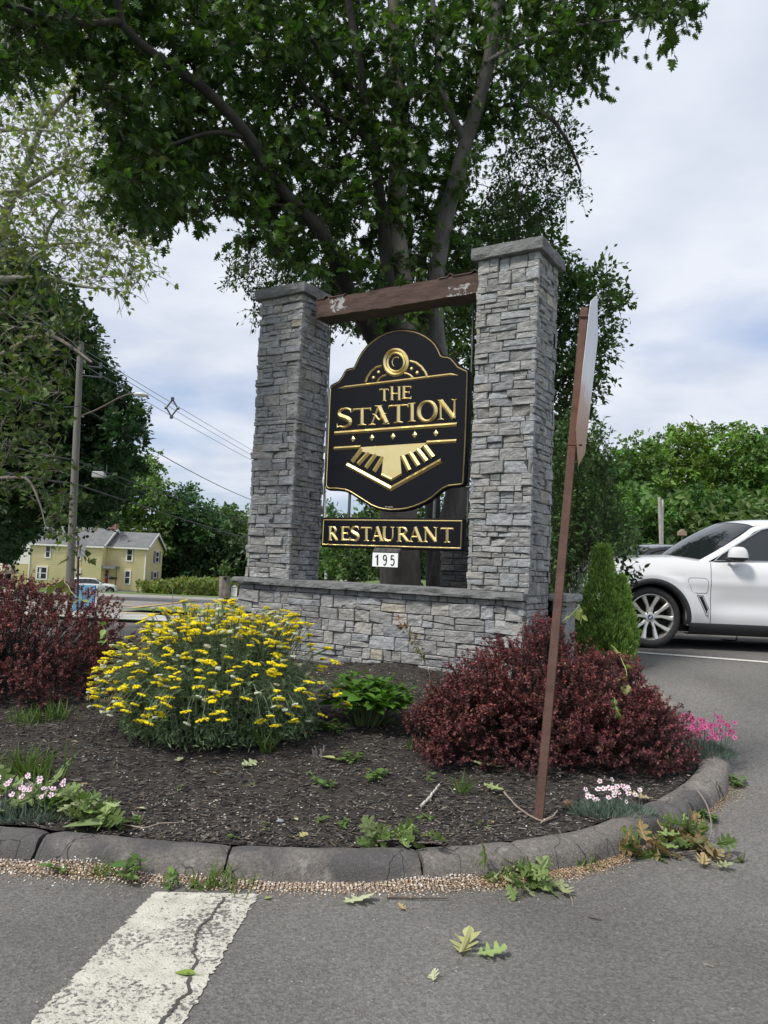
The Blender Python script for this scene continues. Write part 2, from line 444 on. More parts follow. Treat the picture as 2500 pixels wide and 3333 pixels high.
# fine cracks
vo = N_.new('ShaderNodeTexVoronoi'); vo.feature = 'DISTANCE_TO_EDGE'; vo.inputs['Scale'].default_value = 5.5
mp2 = N_.new('ShaderNodeMapping'); mp2.inputs['Scale'].default_value = (1, 1, .25); L_.new(tcn.outputs['Object'], mp2.inputs[0])
wn = N_.new('ShaderNodeTexNoise'); wn.inputs['Scale'].default_value = 9; L_.new(mp2.outputs[0], wn.inputs['Vector'])
wv = MIX(N_, L_, .12, mp2.outputs[0], wn.outputs['Color']); L_.new(wv, vo.inputs['Vector'])
ck = MR(N_, L_, vo.outputs['Distance'], .006, .014, 1, 0)
cn = N_.new('ShaderNodeTexNoise'); cn.inputs['Scale'].default_value = 2.2; L_.new(tcn.outputs['Object'], cn.inputs['Vector'])
ckm = N_.new('ShaderNodeMath'); ckm.operation = 'MULTIPLY'; L_.new(ck, ckm.inputs[0]); L_.new(MR(N_, L_, cn.outputs['Fac'], .42, .50, 0, .9), ckm.inputs[1])
c3 = MIX(N_, L_, ckm.outputs[0], c2, (.02, .019, .018)); L_.new(c3, b_.inputs['Base Color'])

# joints broken right through the kerb, by where they stand
def near_idx(px, py):
    q = on(px, py); return int(np.argmin((KP[:, 0] - q[0])**2 + (KP[:, 1] - q[1])**2))
cuts = [near_idx(108, 2815), near_idx(718, 2868), near_idx(1372, 2878), near_idx(1726, 2852), near_idx(2240, 2690)]
gaps = [.016, .014, .012, .006, .006]
mb = MB()
seg0 = 0
cl = np.r_[0, np.cumsum(np.linalg.norm(np.diff(KP, axis=0), axis=1))]
for k in range(len(cuts) + 1):
    s0 = cl[cuts[k - 1]] + gaps[k - 1] / 2 if k else 0
    s1 = cl[cuts[k]] - gaps[k] / 2 if k < len(cuts) else cl[-1]
    n = max(8, int((s1 - s0) / .022)); ss = np.linspace(s0, s1, n)
    P = np.stack([np.interp(ss, cl, KP[:, 0]), np.interp(ss, cl, KP[:, 1])], 1)
    T = np.stack([np.interp(ss, cl, KN[:, 0]), np.interp(ss, cl, KN[:, 1])], 1)
    TT = np.stack([T[:, 1], -T[:, 0]], 1)
    V = []
    for j, (o_, h_) in enumerate(prof):
        skew = np.zeros(n)
        e0 = np.exp(-(ss - s0) / .03); e1 = np.exp(-(s1 - ss) / .03)
        wob = (vn(np.stack([np.full(n, h_ * 40), np.full(n, k * 3.1), np.zeros(n)], 1)) * .014 + (o_ - .1) * .10)
        hh = h_ - (.012 if h_ > .02 else 0) * (e0 + e1)
        X = P + T * (o_ + .006 * fbm(np.stack([ss * 6, np.full(n, j * .5), np.zeros(n)], 1), 3))[:, None] + TT * (-(e0 * (k > 0) + e1 * (k < len(cuts))) * wob)[:, None]
        Z = G(X[:, 0], X[:, 1]) + hh + .004 * fbm(np.stack([ss * 9, np.full(n, j * .7 + 5), np.zeros(n)], 1), 3)
        V.append(np.stack([X[:, 0], X[:, 1], Z], 1))
    V = np.stack(V, 1); m_ = len(prof)
    i, j = np.meshgrid(np.arange(n - 1), np.arange(m_ - 1), indexing='ij'); q = (i * m_ + j).ravel()
    mb.add(V.reshape(-1, 3), np.stack([q, q + m_, q + m_ + 1, q + 1], 1))
    mb.add(V[0], [list(range(m_))]); mb.add(V[-1], [list(range(m_))[::-1]])
struct(mb.build('kerb', M_kerb, smooth=True), 'cracked rounded asphalt kerb around the planted island')

# ---- mulch surface
M_soil = mat('mulch_soil', (.024, .020, .017), .95, var=.5, vs=40, bump=1, bs=90, col2=(.05, .042, .036), bd=.02)
nb_ = len(KIN); bk = np.stack([np.linspace(-9, 1.2, nb_), np.linspace(11.4, 12.2, nb_)], 1)
tt = np.linspace(0, 1, 60)**1.2
P = KIN[:, None] * (1 - tt)[None, :, None] + bk[:, None] * tt[None, :, None]
x, y = P[..., 0].ravel(), P[..., 1].ravel()
z = B(x, y) + .014 * fbm(np.stack([x * 3, y * 3, x * 0], 1), 3) + .006 * fbm(np.stack([x * 18, y * 18, x * 0], 1), 2)
def Bz(x, y):
    x = np.asarray(x, float); y = np.asarray(y, float)
    return B(x, y) + .014 * fbm(np.stack([x * 3, y * 3, x * 0], -1), 3)
mb = MB(); i, j = np.meshgrid(np.arange(nb_ - 1), np.arange(59), indexing='ij'); q = (i * 60 + j).ravel()
mb.add(np.stack([x, y, z], 1), np.stack([q, q + 60, q + 61, q + 1], 1))
struct(mb.build('mulch_bed', M_soil, smooth=True), 'dark mulched soil of the planted island')

def in_bed(x, y, m=.02):
    d = np.full(len(x), 1e9); sgn = np.zeros(len(x))
    for a in range(0, len(x), 4000):
        X = x[a:a + 4000, None] - KIN[None, ::4, 0]; Y = y[a:a + 4000, None] - KIN[None, ::4, 1]
        k = np.argmin(X * X + Y * Y, 1); r = np.arange(len(k))
        sgn[a:a + 4000] = X[r, k] * KN[::4][k, 0] + Y[r, k] * KN[::4][k, 1]
    return sgn > m

BOXV = np.array([(sx * .5, sy * .5, sz * .5) for sx in (-1, 1) for sy in (-1, 1) for sz in (-1, 1)], float)
BOXF = [(0, 1, 3, 2), (4, 6, 7, 5), (0, 4, 5, 1), (2, 3, 7, 6), (1, 5, 7, 3)]
def axes(az, tilt, roll):
    X = np.stack([np.cos(az) * np.cos(tilt), np.sin(az) * np.cos(tilt), np.sin(tilt)], 1)
    Z0 = np.stack([-np.cos(az) * np.sin(tilt), -np.sin(az) * np.sin(tilt), np.cos(tilt)], 1)
    Y0 = np.cross(Z0, X)
    Y = Y0 * np.cos(roll)[:, None] + Z0 * np.sin(roll)[:, None]
    return X, Y, np.cross(X, Y)
def chips(n, xr, yr, len_, wid, thk, cols, zf=Bz, up=.004, test=True):
    x = rng.uniform(*xr, n); y = yr[0] + (yr[1] - yr[0]) * rng.random(n)**1.5
    if test: k = in_bed(x, y, .0); x, y = x[k], y[k]
    n = len(x); z = zf(x, y) + rng.random(n) * up
    X, Y, Z = axes(rng.normal(0, .9, n), rng.normal(0, .16, n), rng.normal(0, .35, n))
    l = rng.uniform(*len_, n) * (.5 + rng.random(n)); w_ = rng.uniform(*wid, n); t = rng.uniform(*thk, n)
    return x, y, z, X * (l / w_)[:, None], Y, Z * (t / w_)[:, None], w_, np.array(cols)[rng.integers(0, len(cols), n)] * rng.uniform(.6, 1.35, n)[:, None]
def add_chips(mb, *a, **k):
    x, y, z, X, Y, Z, S, C = chips(*a, **k)
    j = rng.normal(1, .15, (len(x), 1)); mb.inst(BOXV, BOXF, np.stack([x, y, z], 1), X, Y, Z, S, C)
M_chip = mat('mulch_chip', (1, 1, 1), .85, var=.25, vs=60, attr=True, bump=.4, bs=150)
mb = MB()
add_chips(mb, 34000, (-3.6, 3.0), (3.8, 8.4), (.014, .05), (.004, .010), (.002, .004), [(.018, .016, .015), (.042, .037, .034), (.075, .067, .06), (.15, .137, .125), (.034, .031, .03), (.10, .08, .065)], up=.010)
add_chips(mb, 6500, (-3.6, 3.0), (3.8, 7.6), (.010, .035), (.002, .005), (.001, .002), [(.16, .11, .07), (.22, .17, .12), (.11, .08, .055)], up=.014)
add_chips(mb, 4600, (-3.6, 3.0), (3.8, 7.6), (.005, .013), (.005, .009), (.001, .002), [(.42, .38, .31), (.55, .52, .46), (.3, .26, .2)], up=.018)
struct(mb.build('wood_mulch', M_chip), 'dark shredded wood mulch with pale flecks over the planted island', 'stuff')['category'] = 'mulch'

# ---- painted stripe, worn
M_paint = asphalt('stripe_paint', (.125, .121, .114))
N_, L_ = nodes(M_paint); b_ = N_['Principled BSDF']; src = b_.inputs['Base Color'].links[0].from_socket
tcn = N_.new('ShaderNodeTexCoord')
n1 = N_.new('ShaderNodeTexNoise'); n1.inputs['Scale'].default_value = 55; n1.inputs['Detail'].default_value = 6; n1.inputs['Roughness'].default_value = .75; L_.new(tcn.outputs['Object'], n1.inputs['Vector'])
n2 = N_.new('ShaderNodeTexNoise'); n2.inputs['Scale'].default_value = 4; n2.inputs['Detail'].default_value = 4; L_.new(tcn.outputs['Object'], n2.inputs['Vector'])
ad = N_.new('ShaderNodeMath'); ad.operation = 'ADD'; L_.new(n1.outputs['Fac'], ad.inputs[0]); L_.new(MR(N_, L_, n2.outputs['Fac'], .35, .65, -.09, .05), ad.inputs[1])
fac = MR(N_, L_, ad.outputs[0], .40, .46, 0, 1)
n3 = N_.new('ShaderNodeTexNoise'); n3.inputs['Scale'].default_value = 14; n3.inputs['Detail'].default_value = 5; L_.new(tcn.outputs['Object'], n3.inputs['Vector'])
pc = MIX(N_, L_, MR(N_, L_, n3.outputs['Fac'], .3, .7, 0, 1), (.40, .39, .335), (.55, .535, .47))
L_.new(MIX(N_, L_, fac, src, pc), b_.inputs['Base Color'])
def ribbon(name, A, Bp, wid, off, m, rag=.004, step=.012, label=None, ext=0):
    # A, Bp: left and right border polylines (world xy)
    A = np.array(A, float); Bp = np.array(Bp, float); n = int(np.linalg.norm(A[-1] - A[0]) / step)
    t = np.linspace(0, 1, n)
    def pl(P):
        d = np.r_[0, np.cumsum(np.linalg.norm(np.diff(P, axis=0), axis=1))]; d /= d[-1]
        return np.stack([np.interp(t, d, P[:, 0]), np.interp(t, d, P[:, 1])], 1)
    a, b = pl(A), pl(Bp); dr = b - a; dr /= np.linalg.norm(dr, axis=1)[:, None] + 1e-9
    s = np.stack([t * 400, t * 0, t * 0], 1)
    a = a + dr * (rag * fbm(s + 3, 3))[:, None]; b = b + dr * (rag * fbm(s + 90, 3))[:, None]
    V = []
    for k in np.linspace(0, 1, 5):
        p = a * (1 - k) + b * k; V.append(np.stack([p[:, 0], p[:, 1], G(p[:, 0], p[:, 1]) + off], 1))
    V = np.stack(V, 1); i, j = np.meshgrid(np.arange(n - 1), np.arange(4), indexing='ij'); q = (i * 5 + j).ravel()
    mb = MB(); mb.add(V.reshape(-1, 3), np.stack([q, q + 1, q + 6, q + 5], 1))
    return struct(mb.build(name, m, smooth=True), label)
q = [on(*p)[:2] for p in ((505, 2905), (95, 3333), (840, 2912), (600, 3333))]
def extend(a, b, k): return b + (b - a) * k
ribbon('crosswalk_stripe', [q[0], extend(q[0], q[1], 1.2)], [q[2], extend(q[2], q[3], 1.2)], 0, .004, M_paint, rag=.009, label='broad worn white stripe painted on the asphalt')
# crack through the stripe
M_dark = mat('crack_tar', (.065, .062, .058), .95, var=.2)
cr = [(730, 2925), (700, 2965), (690, 2990), (655, 3020), (635, 3045), (638, 3075), (628, 3105), (645, 3130), (622, 3160), (612, 3195), (618, 3230), (580, 3262), (560, 3292), (528, 3333), (500, 3420)]
cw = np.array([on(*p)[:2] for p in cr]); n_ = 160; d_ = np.linspace(0, len(cr) - 1, n_)
cx = np.interp(d_, range(len(cr)), cw[:, 0]); cy = np.interp(d_, range(len(cr)), cw[:, 1])
jj = fbm(np.stack([d_ * 5, d_ * 0, d_ * 0], 1), 3) * .007; ww = .0035 + .003 * np.abs(fbm(np.stack([d_ * 3, d_ * 0 + 9, d_ * 0], 1), 2)) + .002 * (d_ > 8)
mb = MB(); V = np.concatenate([np.stack([cx + jj - ww, cy, G(cx, cy) + .008], 1), np.stack([cx + jj + ww, cy, G(cx, cy) + .008], 1)])
i = np.arange(n_ - 1); mb.add(V, np.stack([i, i + n_, i + n_ + 1, i + 1], 1)); struct(mb.build('pavement_crack', M_dark), 'dark crack running through the worn white stripe')
# parking lines
M_line = asphalt('line_paint', (.52, .51, .47), .8, 1.2, .1)
def pline(name, p0, p1, w_, label, ext=(0, 0)):
    a = on(*p0)[:2]; b = on(*p1)[:2]; d = (b - a) / np.linalg.norm(b - a); a = a - d * ext[0]; b = b + d * ext[1]; n = np.array([-d[1], d[0]]) * w_ / 2
    return ribbon(name, [a + n, b + n], [a - n, b - n], 0, .006, M_line, rag=.003, step=.05, label=label)
pline('parking_line', (1990, 2118), (2490, 2156), .10, 'white parking line on this side of the white car', (0, 5))
pline('parking_line', (2215, 2080), (2380, 2092), .10, 'white parking line seen under the white car', (.6, 5))
M_yel = mat('yellow_paint', (.5, .36, .08), .8)
mb = MB()
for p0, p1 in (((395, 1997), (520, 2002)), ((430, 1981), (640, 1956)), ((340, 1966), (430, 1975))):
    a = on(*p0)[:2]; b = on(*p1)[:2]; d = (b - a) / np.linalg.norm(b - a); n = np.array([-d[1], d[0]]) * .08
    t_ = np.linspace(0, 1, 30)[:, None]; c = a + (b - a) * t_
    V = np.concatenate([c + n, c - n]); V = np.concatenate([V, (G(V[:, 0], V[:, 1]) + .03)[:, None]], 1); i = np.arange(29)
    mb.add(V, np.stack([i, i + 1, i + 31, i + 30], 1))
struct(mb.build('lot_lines', M_yel), 'faded yellow lines on the far lot')
sheet('parking_lot', np.arange(1, 60, 1.0), np.arange(17.1, 34, .6), -.002, M_asph, label='asphalt parking lot behind the white car')
# ================================================================== stone monument
AL = 0.5481; MX0, MY0 = 1.3393, 7.0933
PW, PS, PL = 0.6, 0.5388, 2.7576                  # pillar width, depth, spacing
ZL, ZT, ZC = EYE - .1821, EYE + 3.0187, EYE + 3.1353
ca, sa = math.cos(AL), math.sin(AL)
def MF(u, z, v):                                   # u along the face to the right, v back from the face, z up
    u, z, v = np.asarray(u, float), np.asarray(z, float), np.asarray(v, float)
    return np.stack([MX0 + u * ca + v * sa, MY0 - u * sa + v * ca, z + 0 * u], -1)
def mon(px, py, v):                                # pixel -> (u, z) on the plane v
    d = ray(px, py); n = np.array([sa, ca, 0]); p0 = np.array([MX0 + v * sa, MY0 + v * ca, 0])
    t = n.dot(p0) / n[:2].dot(d[:2]) if False else (n[0] * p0[0] + n[1] * p0[1]) / (n[0] * d[0] + n[1] * d[1])
    q = d * t; return np.array([(q[0] - MX0) * ca - (q[1] - MY0) * sa, q[2] + EYE])

M_stone = mat('granite_veneer', (.285, .286, .282), .85, var=.22, vs=9, bump=1.0, bs=48, attr=True, stretch=(1, 1, 3.2), bd=.012)
N_, L_ = nodes(M_stone); b_ = N_['Principled BSDF']; src = b_.inputs['Base Color'].links[0].from_socket
tcn = N_.new('ShaderNodeTexCoord'); mpn = N_.new('ShaderNodeMapping'); mpn.inputs['Scale'].default_value = (1, 1, 4.5); L_.new(tcn.outputs['Object'], mpn.inputs[0])
gn = N_.new('ShaderNodeTexNoise'); gn.inputs['Scale'].default_value = 22; gn.inputs['Detail'].default_value = 7; gn.inputs['Roughness'].default_value = .7; L_.new(mpn.outputs[0], gn.inputs['Vector'])
c1 = MIX(N_, L_, 1.0, src, MR(N_, L_, gn.outputs['Fac'], .33, .67, .62, 1.38), 'MULTIPLY')
g2 = N_.new('ShaderNodeTexNoise'); g2.inputs['Scale'].default_value = 190; g2.inputs['Detail'].default_value = 3; L_.new(tcn.outputs['Object'], g2.inputs['Vector'])
c2 = MIX(N_, L_, 1.0, c1, MR(N_, L_, g2.outputs['Fac'], .35, .65, .75, 1.25), 'MULTIPLY'); L_.new(c2, b_.inputs['Base Color'])
M_joint = mat('joint_dark', (.045, .045, .045), .95)  # dark backing behind the veneer, seen in the joints
M_cap = mat('rock_faced_bluestone', (.155, .16, .16), .85, var=.3, vs=10, bump=1, bs=35, stretch=(1, 1, 1.6), bd=.015)

def stone_tints(n):
    base = np.ones((n, 3)) * rng.uniform(.78, 1.2, n)[:, None]
    r = rng.random(n)
    warm = np.where((r < .13)[:, None], np.array([1.04, 1.01, .96]), np.array([1, 1, 1.0]))
    cool = np.where((r > .7)[:, None], np.array([.95, .99, 1.05]), np.array([1, 1, 1.0]))
    tan = np.where(((r > .13) & (r < .15))[:, None], np.array([1.22, 1.12, .95]), np.array([1, 1, 1.0]))
    return base * warm * cool * tan
def veneer(mb, O, U, W, H, Nn, lo=.045, hi=.13, lmin=.08, lmax=.30, res=.02, pr=.03, tint=1.0, u0x=.006, u1x=.006, z0=0):
    # random ashlar courses on a rectangle: O origin, U along, up is +z, Nn outward
    O, U, Nn = np.array(O, float), np.array(U, float), np.array(Nn, float)
    z = 0; rects = []
    while z < H - .02:
        h = rng.uniform(lo, hi)
        if H - z - h < .04: h = H - z
        u = -rng.uniform(0, .0)
        while u < W - .015:
            l = rng.uniform(lmin, lmax) * (1 if h > .07 else .85)
            if W - u - l < .05: l = W - u
            k = rng.random()
            if h > .085 and k < .34:
                f = rng.uniform(.35, .65); rects.append((u, z, l, h * f)); rects.append((u, z + h * f, l, h * (1 - f)))
            elif h > .085 and k < .38 and l > .16:
                f = rng.uniform(.3, .6); g = rng.uniform(.35, .65)
                rects.append((u, z, l * f, h)); rects.append((u + l * f, z, l * (1 - f), h * g)); rects.append((u + l * f, z + h * g, l * (1 - f), h * (1 - g)))
            else: rects.append((u, z, l, h))
            u += l
        z += h
    T = stone_tints(len(rects)) * tint
    for (u, z, l, h), t in zip(rects, T):
        g = rng.uniform(.001, .0036); jz = rng.uniform(-.004, .004)
        nx, ny = max(3, int(l / res) + 1), max(3, int(h / res) + 1)
        e = .006
        us = np.r_[0, e, np.linspace(e, l - 2 * g - e, nx)[1:-1], l - 2 * g - e, l - 2 * g] if l > .04 else np.linspace(0, l - 2 * g, 3)
        zs = np.r_[0, e, np.linspace(e, h - 2 * g - e, ny)[1:-1], h - 2 * g - e, h - 2 * g] if h > .03 else np.linspace(0, h - 2 * g, 3)
        A, Bq = np.meshgrid(us, zs, indexing='ij'); a, b = A.shape
        out_ = rng.uniform(.0, pr); sk = rng.normal(0, .06); sk2 = rng.normal(0, .09)
        wu = u + g + A; wz = z + g + jz * 0 + Bq
        sl = rng.normal(0, .035)
        dep = .018 + out_ + sk * (A - l / 2) + sk2 * (Bq - h / 2)
        pz = np.stack([wu * 14 + u * 31, wz * 26 + z * 17, A * 0 + u * 5], -1)
        dep = dep + .008 * fbm(pz, 3)
        edge = (A <= 0) | (A >= l - 2 * g - 1e-9) | (Bq <= 0) | (Bq >= h - 2 * g - 1e-9)
        dep = np.where(edge, dep - .007 - .004 * rng.random(A.shape), dep)
        ja = .0025 * fbm(np.stack([wz * 30, wu * 8, A * 0 + 3], -1), 2) * edge
        wu = wu + ja; wz = wz + ja * .8 + sl * (A - l / 2) * (h > .06)
        lastu = (u + l > W - .001); firstu = u < .001
        if lastu: wu = np.where(A >= l - 2 * g - 1e-9, wu + u1x + out_ * .3, wu)
        if firstu: wu = np.where(A <= 0, wu - u0x - out_ * .3, wu)
        V = O + wu[..., None] * U + dep[..., None] * Nn; V[..., 2] += wz
        V = V.reshape(-1, 3)
        i, j = np.meshgrid(np.arange(a - 1), np.arange(b - 1), indexing='ij'); q = (i * b + j).ravel()
        F = np.stack([q, q + b, q + b + 1, q + 1], 1)
        # skirt back to the wall
        ring = [i_ * b for i_ in range(a)] + [(a - 1) * b + j_ for j_ in range(1, b)] + [i_ * b + b - 1 for i_ in range(a - 2, -1, -1)] + [j_ for j_ in range(b - 2, 0, -1)]
        R0 = V[ring]; base = R0 - Nn * (((R0 - O) @ Nn) + .01)[:, None]
        n = len(V); m = len(ring); V2 = np.concatenate([V, base])
        k = np.arange(m); rg = np.array(ring)
        F2 = np.stack([rg[k], n + k, n + (k + 1) % m, rg[(k + 1) % m]], 1)
        mb.add(V2, np.concatenate([F, F2]), t)
def rough_slab(mb, u0, u1, v0, v1, z0, z1, amp=.012, res=.03, fr=MF):
    # slab with rock-faced edges
    nu, nv = max(4, int((u1 - u0) / res)), max(4, int((v1 - v0) / res))
    per = [(u, v0) for u in np.linspace(u0, u1, nu)] + [(u1, v) for v in np.linspace(v0, v1, nv)[1:]] + [(u, v1) for u in np.linspace(u1, u0, nu)[1:]] + [(u0, v) for v in np.linspace(v1, v0, nv)[1:-1]]
    per = np.array(per); cen = per.copy()
    nrm = np.zeros_like(per); nrm[:, 0] = np.where(per[:, 0] >= u1 - 1e-6, 1, np.where(per[:, 0] <= u0 + 1e-6, -1, 0)); nrm[:, 1] = np.where(per[:, 1] >= v1 - 1e-6, 1, np.where(per[:, 1] <= v0 + 1e-6, -1, 0))
    h = z1 - z0; lv = [0, .05, .35, .65, .95, 1]; bul = [-.002, .006, .010, .008, .004, -.002]
    rings = []
    for a, bb in zip(lv, bul):
        d = bb + amp * fbm(np.stack([per[:, 0] * 9, per[:, 1] * 9 + 4, np.full(len(per), a * 2.3)], 1), 3) * (.4 + (0 < a < 1) * .8)
        q = per + nrm * d[:, None]; rings.append(fr(q[:, 0], z0 + h * a + .002 * fbm(np.stack([per[:, 0] * 12, per[:, 1] * 12, np.full(len(per), a)], 1), 2), q[:, 1]))
    n = len(per); V = np.concatenate(rings); k = np.arange(n); F = []
    for i in range(len(lv) - 1): F.append(np.stack([i * n + k, i * n + (k + 1) % n, (i + 1) * n + (k + 1) % n, (i + 1) * n + k], 1))
    mb.add(V, np.concatenate(F)); mb.add(rings[-1], [list(range(n))]); mb.add(rings[0], [list(range(n))[::-1]])

UX = np.array([ca, -sa, 0]); VX = np.array([sa, ca, 0])
root = empty('stone_monument', tuple(MF(-1.9, .45, .27)))
tag(root, 'two grey stone pillars on a low stone wall joined by a weathered timber beam', 'monument')
GB = .30
def pillar(u1, zb, zbr, inner_lo):
    mb = MB(); core = MB()
    V = MF(np.array([u1 - PW + .012, u1 - .012, u1 - .012, u1 - PW + .012]), np.zeros(4), np.array([.012, .012, PS - .012, PS - .012]))
    lo = V.copy(); lo[:, 2] = zbr; hi = V.copy(); hi[:, 2] = ZT
    core.add(np.concatenate([lo, hi]), [(0, 1, 5, 4), (1, 2, 6, 5), (2, 3, 7, 6), (3, 0, 4, 7), (4, 5, 6, 7)])
    off = .022
    veneer(mb, MF(u1 - PW, zb, off), UX, PW, ZT - zb, -VX)
    veneer(mb, MF(u1 - off, zbr, 0.0), VX, PS, ZT - zbr, UX, lmin=.05, lmax=.2, pr=.024)
    veneer(mb, MF(u1 - PW + off, zb, PS), -VX, PS, ZT - zb, -UX, lmin=.05, lmax=.2, res=.035, pr=.024)
    veneer(mb, MF(u1, zb, PS - off), -UX, PW, ZT - zb, VX, res=.05)
    p = mb.build('pillar', M_stone, root)
    core.build('pillar_core', M_joint, p)
    c = MB(); o = .055
    rough_slab(c, u1 - PW - o, u1 + o, -o, PS + o, ZT - .003, ZC, .010, .03)
    c.build('cap_stone', M_cap, p)
    return p
pr_ = pillar(0, ZL, GB, 0); pr_['label'] = 'nearer, right-hand pillar reaching down to the soil'
pl_ = pillar(-PL, ZL, ZL, 0)
# low wall and ledge
mb = MB(); core = MB()
wl, wr_ = -PL - PW - .05, -.035
V = MF(np.array([wl + .01, wr_ - .01, wr_ - .01, wl + .01]), np.zeros(4), np.array([-.028, -.028, PS + .02, PS + .02]))
lo = V.copy(); lo[:, 2] = GB; hi = V.copy(); hi[:, 2] = ZL - .07
core.add(np.concatenate([lo, hi]), [(0, 1, 5, 4), (1, 2, 6, 5), (2, 3, 7, 6), (3, 0, 4, 7), (4, 5, 6, 7)])
veneer(mb, MF(wl, GB, -.018), UX, wr_ - wl, ZL - .073 - GB, -VX, lo=.07, hi=.14, lmin=.09, lmax=.32, pr=.022)
veneer(mb, MF(wr_ - .02, GB, -.04), VX, .10, ZL - .073 - GB, UX, lmin=.05, lmax=.1)
veneer(mb, MF(wl + .02, GB, PS + .02), -VX, PS + .05, ZL - .073 - GB, -UX, lmin=.06, lmax=.25)
lw = mb.build('low_wall', M_stone, root); core.build('wall_core', M_joint, lw)
mb = MB()
for a, b in ((-PL - PW - .10, -2.1), (-2.098, -1.05), (-1.048, -.01)): rough_slab(mb, a, b, -.105, .42, ZL - .072, ZL, .009, .03)
mb.build('ledge', M_cap, root)
# return wall running back behind the right-hand pillar
mb = MB()
veneer(mb, MF(.045, GB, PS + .09), UX, .12, ZL - .08 - GB, -VX)
rough_slab(mb, .0, .20, PS + .04, PS + .42, ZL - .075, ZL - .002, .008)
mb.box(.06, .15, PS + .10, PS + .4, GB, ZL - .08, f=lambda V: MF(V[:, 0], V[:, 2], V[:, 1]))
mb.build('return_wall', M_stone, root)
q_ = mon(1441, 1850, 1.75)[0]
rp = empty('rear_stone_pillar', tuple(MF(q_ + .3, .3, 2.0))); tag(rp, 'short brown grey stone pillar behind the lower sign beside the leaning tree stem', 'pillar')
mb = MB(); veneer(mb, MF(q_, GB, 1.75), UX, .55, 1.55, -VX, tint=.55); veneer(mb, MF(q_ + .53, GB, 1.75), VX, .5, 1.55, UX, tint=.55); veneer(mb, MF(q_, GB, 2.25), -VX, .5, 1.55, -UX, tint=.55, res=.04)
mb.box(q_ + .01, q_ + .54, 1.76, 2.24, GB, GB + 1.54, f=lambda V: MF(V[:, 0], V[:, 2], V[:, 1]), c=(.3, .3, .3)); mb.build('stone_shaft', M_stone, rp)
mb = MB(); rough_slab(mb, q_ - .05, q_ + .6, 1.7, 2.3, GB + 1.55, GB + 1.65); mb.build('cap_stone', M_cap, rp)

# timber beam
M_beam = mat('weathered_timber', (.105, .060, .046), .8, var=.35, vs=3.5, bump=.8, bs=30, stretch=(1, 1, 9), col2=(.040, .024, .020), bd=.01)
N_, L_ = nodes(M_beam); b_ = N_['Principled BSDF']; src = b_.inputs['Base Color'].links[0].from_socket
tcn = N_.new('ShaderNodeTexCoord'); dn = N_.new('ShaderNodeTexNoise'); dn.inputs['Scale'].default_value = 13; dn.inputs['Detail'].default_value = 7; dn.inputs['Roughness'].default_value = .7; L_.new(tcn.outputs['Object'], dn.inputs['Vector'])
an = N_.new('ShaderNodeAttribute'); an.attribute_name = 'col'; se = N_.new('ShaderNodeSeparateColor'); L_.new(an.outputs['Color'], se.inputs[0])
ad = N_.new('ShaderNodeMath'); ad.operation = 'ADD'; L_.new(dn.outputs['Fac'], ad.inputs[0]); L_.new(MR(N_, L_, se.outputs[0], 0, 1, -.5, 0), ad.inputs[1])
L_.new(MIX(N_, L_, MR(N_, L_, ad.outputs[0], .46, .50, 0, .85), src, (.42, .43, .44)), b_.inputs['Base Color'])
vb = .10; vbk = .36
pa, pb = mon(1027, 1036, vb), mon(1039, 977, vb); pc_, pd = mon(1556.5, 884, vb), mon(1554, 953, vb)
zb0, zb1 = pa[1], pb[1]; zb2, zb3 = pd[1], pc_[1]
zbot = (zb0 + zb2) / 2; ztop = (zb1 + zb3) / 2
nu = 120; us = np.linspace(pa[0], -PW + .005, nu); per = []
sec = [(0, 0), (0, .25), (0, .5), (0, .75), (0, 1), (.3, 1), (.7, 1), (1, 1), (1, .5), (1, 0), (.7, 0), (.3, 0)]
V = []
for k, (a, bq) in enumerate(sec):
    v = vb + (vbk - vb) * a; z = zbot + (ztop - zbot) * bq
    n_ = fbm(np.stack([us * 7, us * 0 + k * .9, us * 0], 1), 3)
    zz = z + n_ * .006 * (1 if bq in (0, 1) else 0); vv = v + fbm(np.stack([us * 9, us * 0 + k * 1.3 + 20, us * 0], 1), 3) * .005
    zz = zz - .01 * np.exp(-((us + 1.55) / .02)**2) * (bq == 1)
    V.append(MF(us, zz, vv))
V = np.stack(V, 1); m_ = len(sec); i, j = np.meshgrid(np.arange(nu - 1), np.arange(m_), indexing='ij')
F = np.stack([(i * m_ + j).ravel(), ((i + 1) * m_ + j).ravel(), ((i + 1) * m_ + (j + 1) % m_).ravel(), (i * m_ + (j + 1) % m_).ravel()], 1)
uu = np.repeat(us, m_); fa = np.array([s[0] for s in sec] * nu); fb = np.array([s[1] for s in sec] * nu)
fl = (np.exp(-((uu + 2.36) / .17)**4) * (fa == 0) * (fb > .15) + np.exp(-((uu + .85) / .24)**4) * (fa == 0) * (fb < .6) * .95)
C = np.stack([np.clip(fl, 0, 1)] * 3, 1)
mb = MB(); mb.add(V.reshape(-1, 3), F, C); mb.add(V[0], [list(range(m_))], (0, 0, 0)); mb.add(V[-1], [list(range(m_))], (0, 0, 0))
bo = mb.build('timber_beam', M_beam, root)
M_rust = mat('rusted_sheet', (.09, .055, .045), .7, metal=.3, var=.4, vs=20, bump=.3)
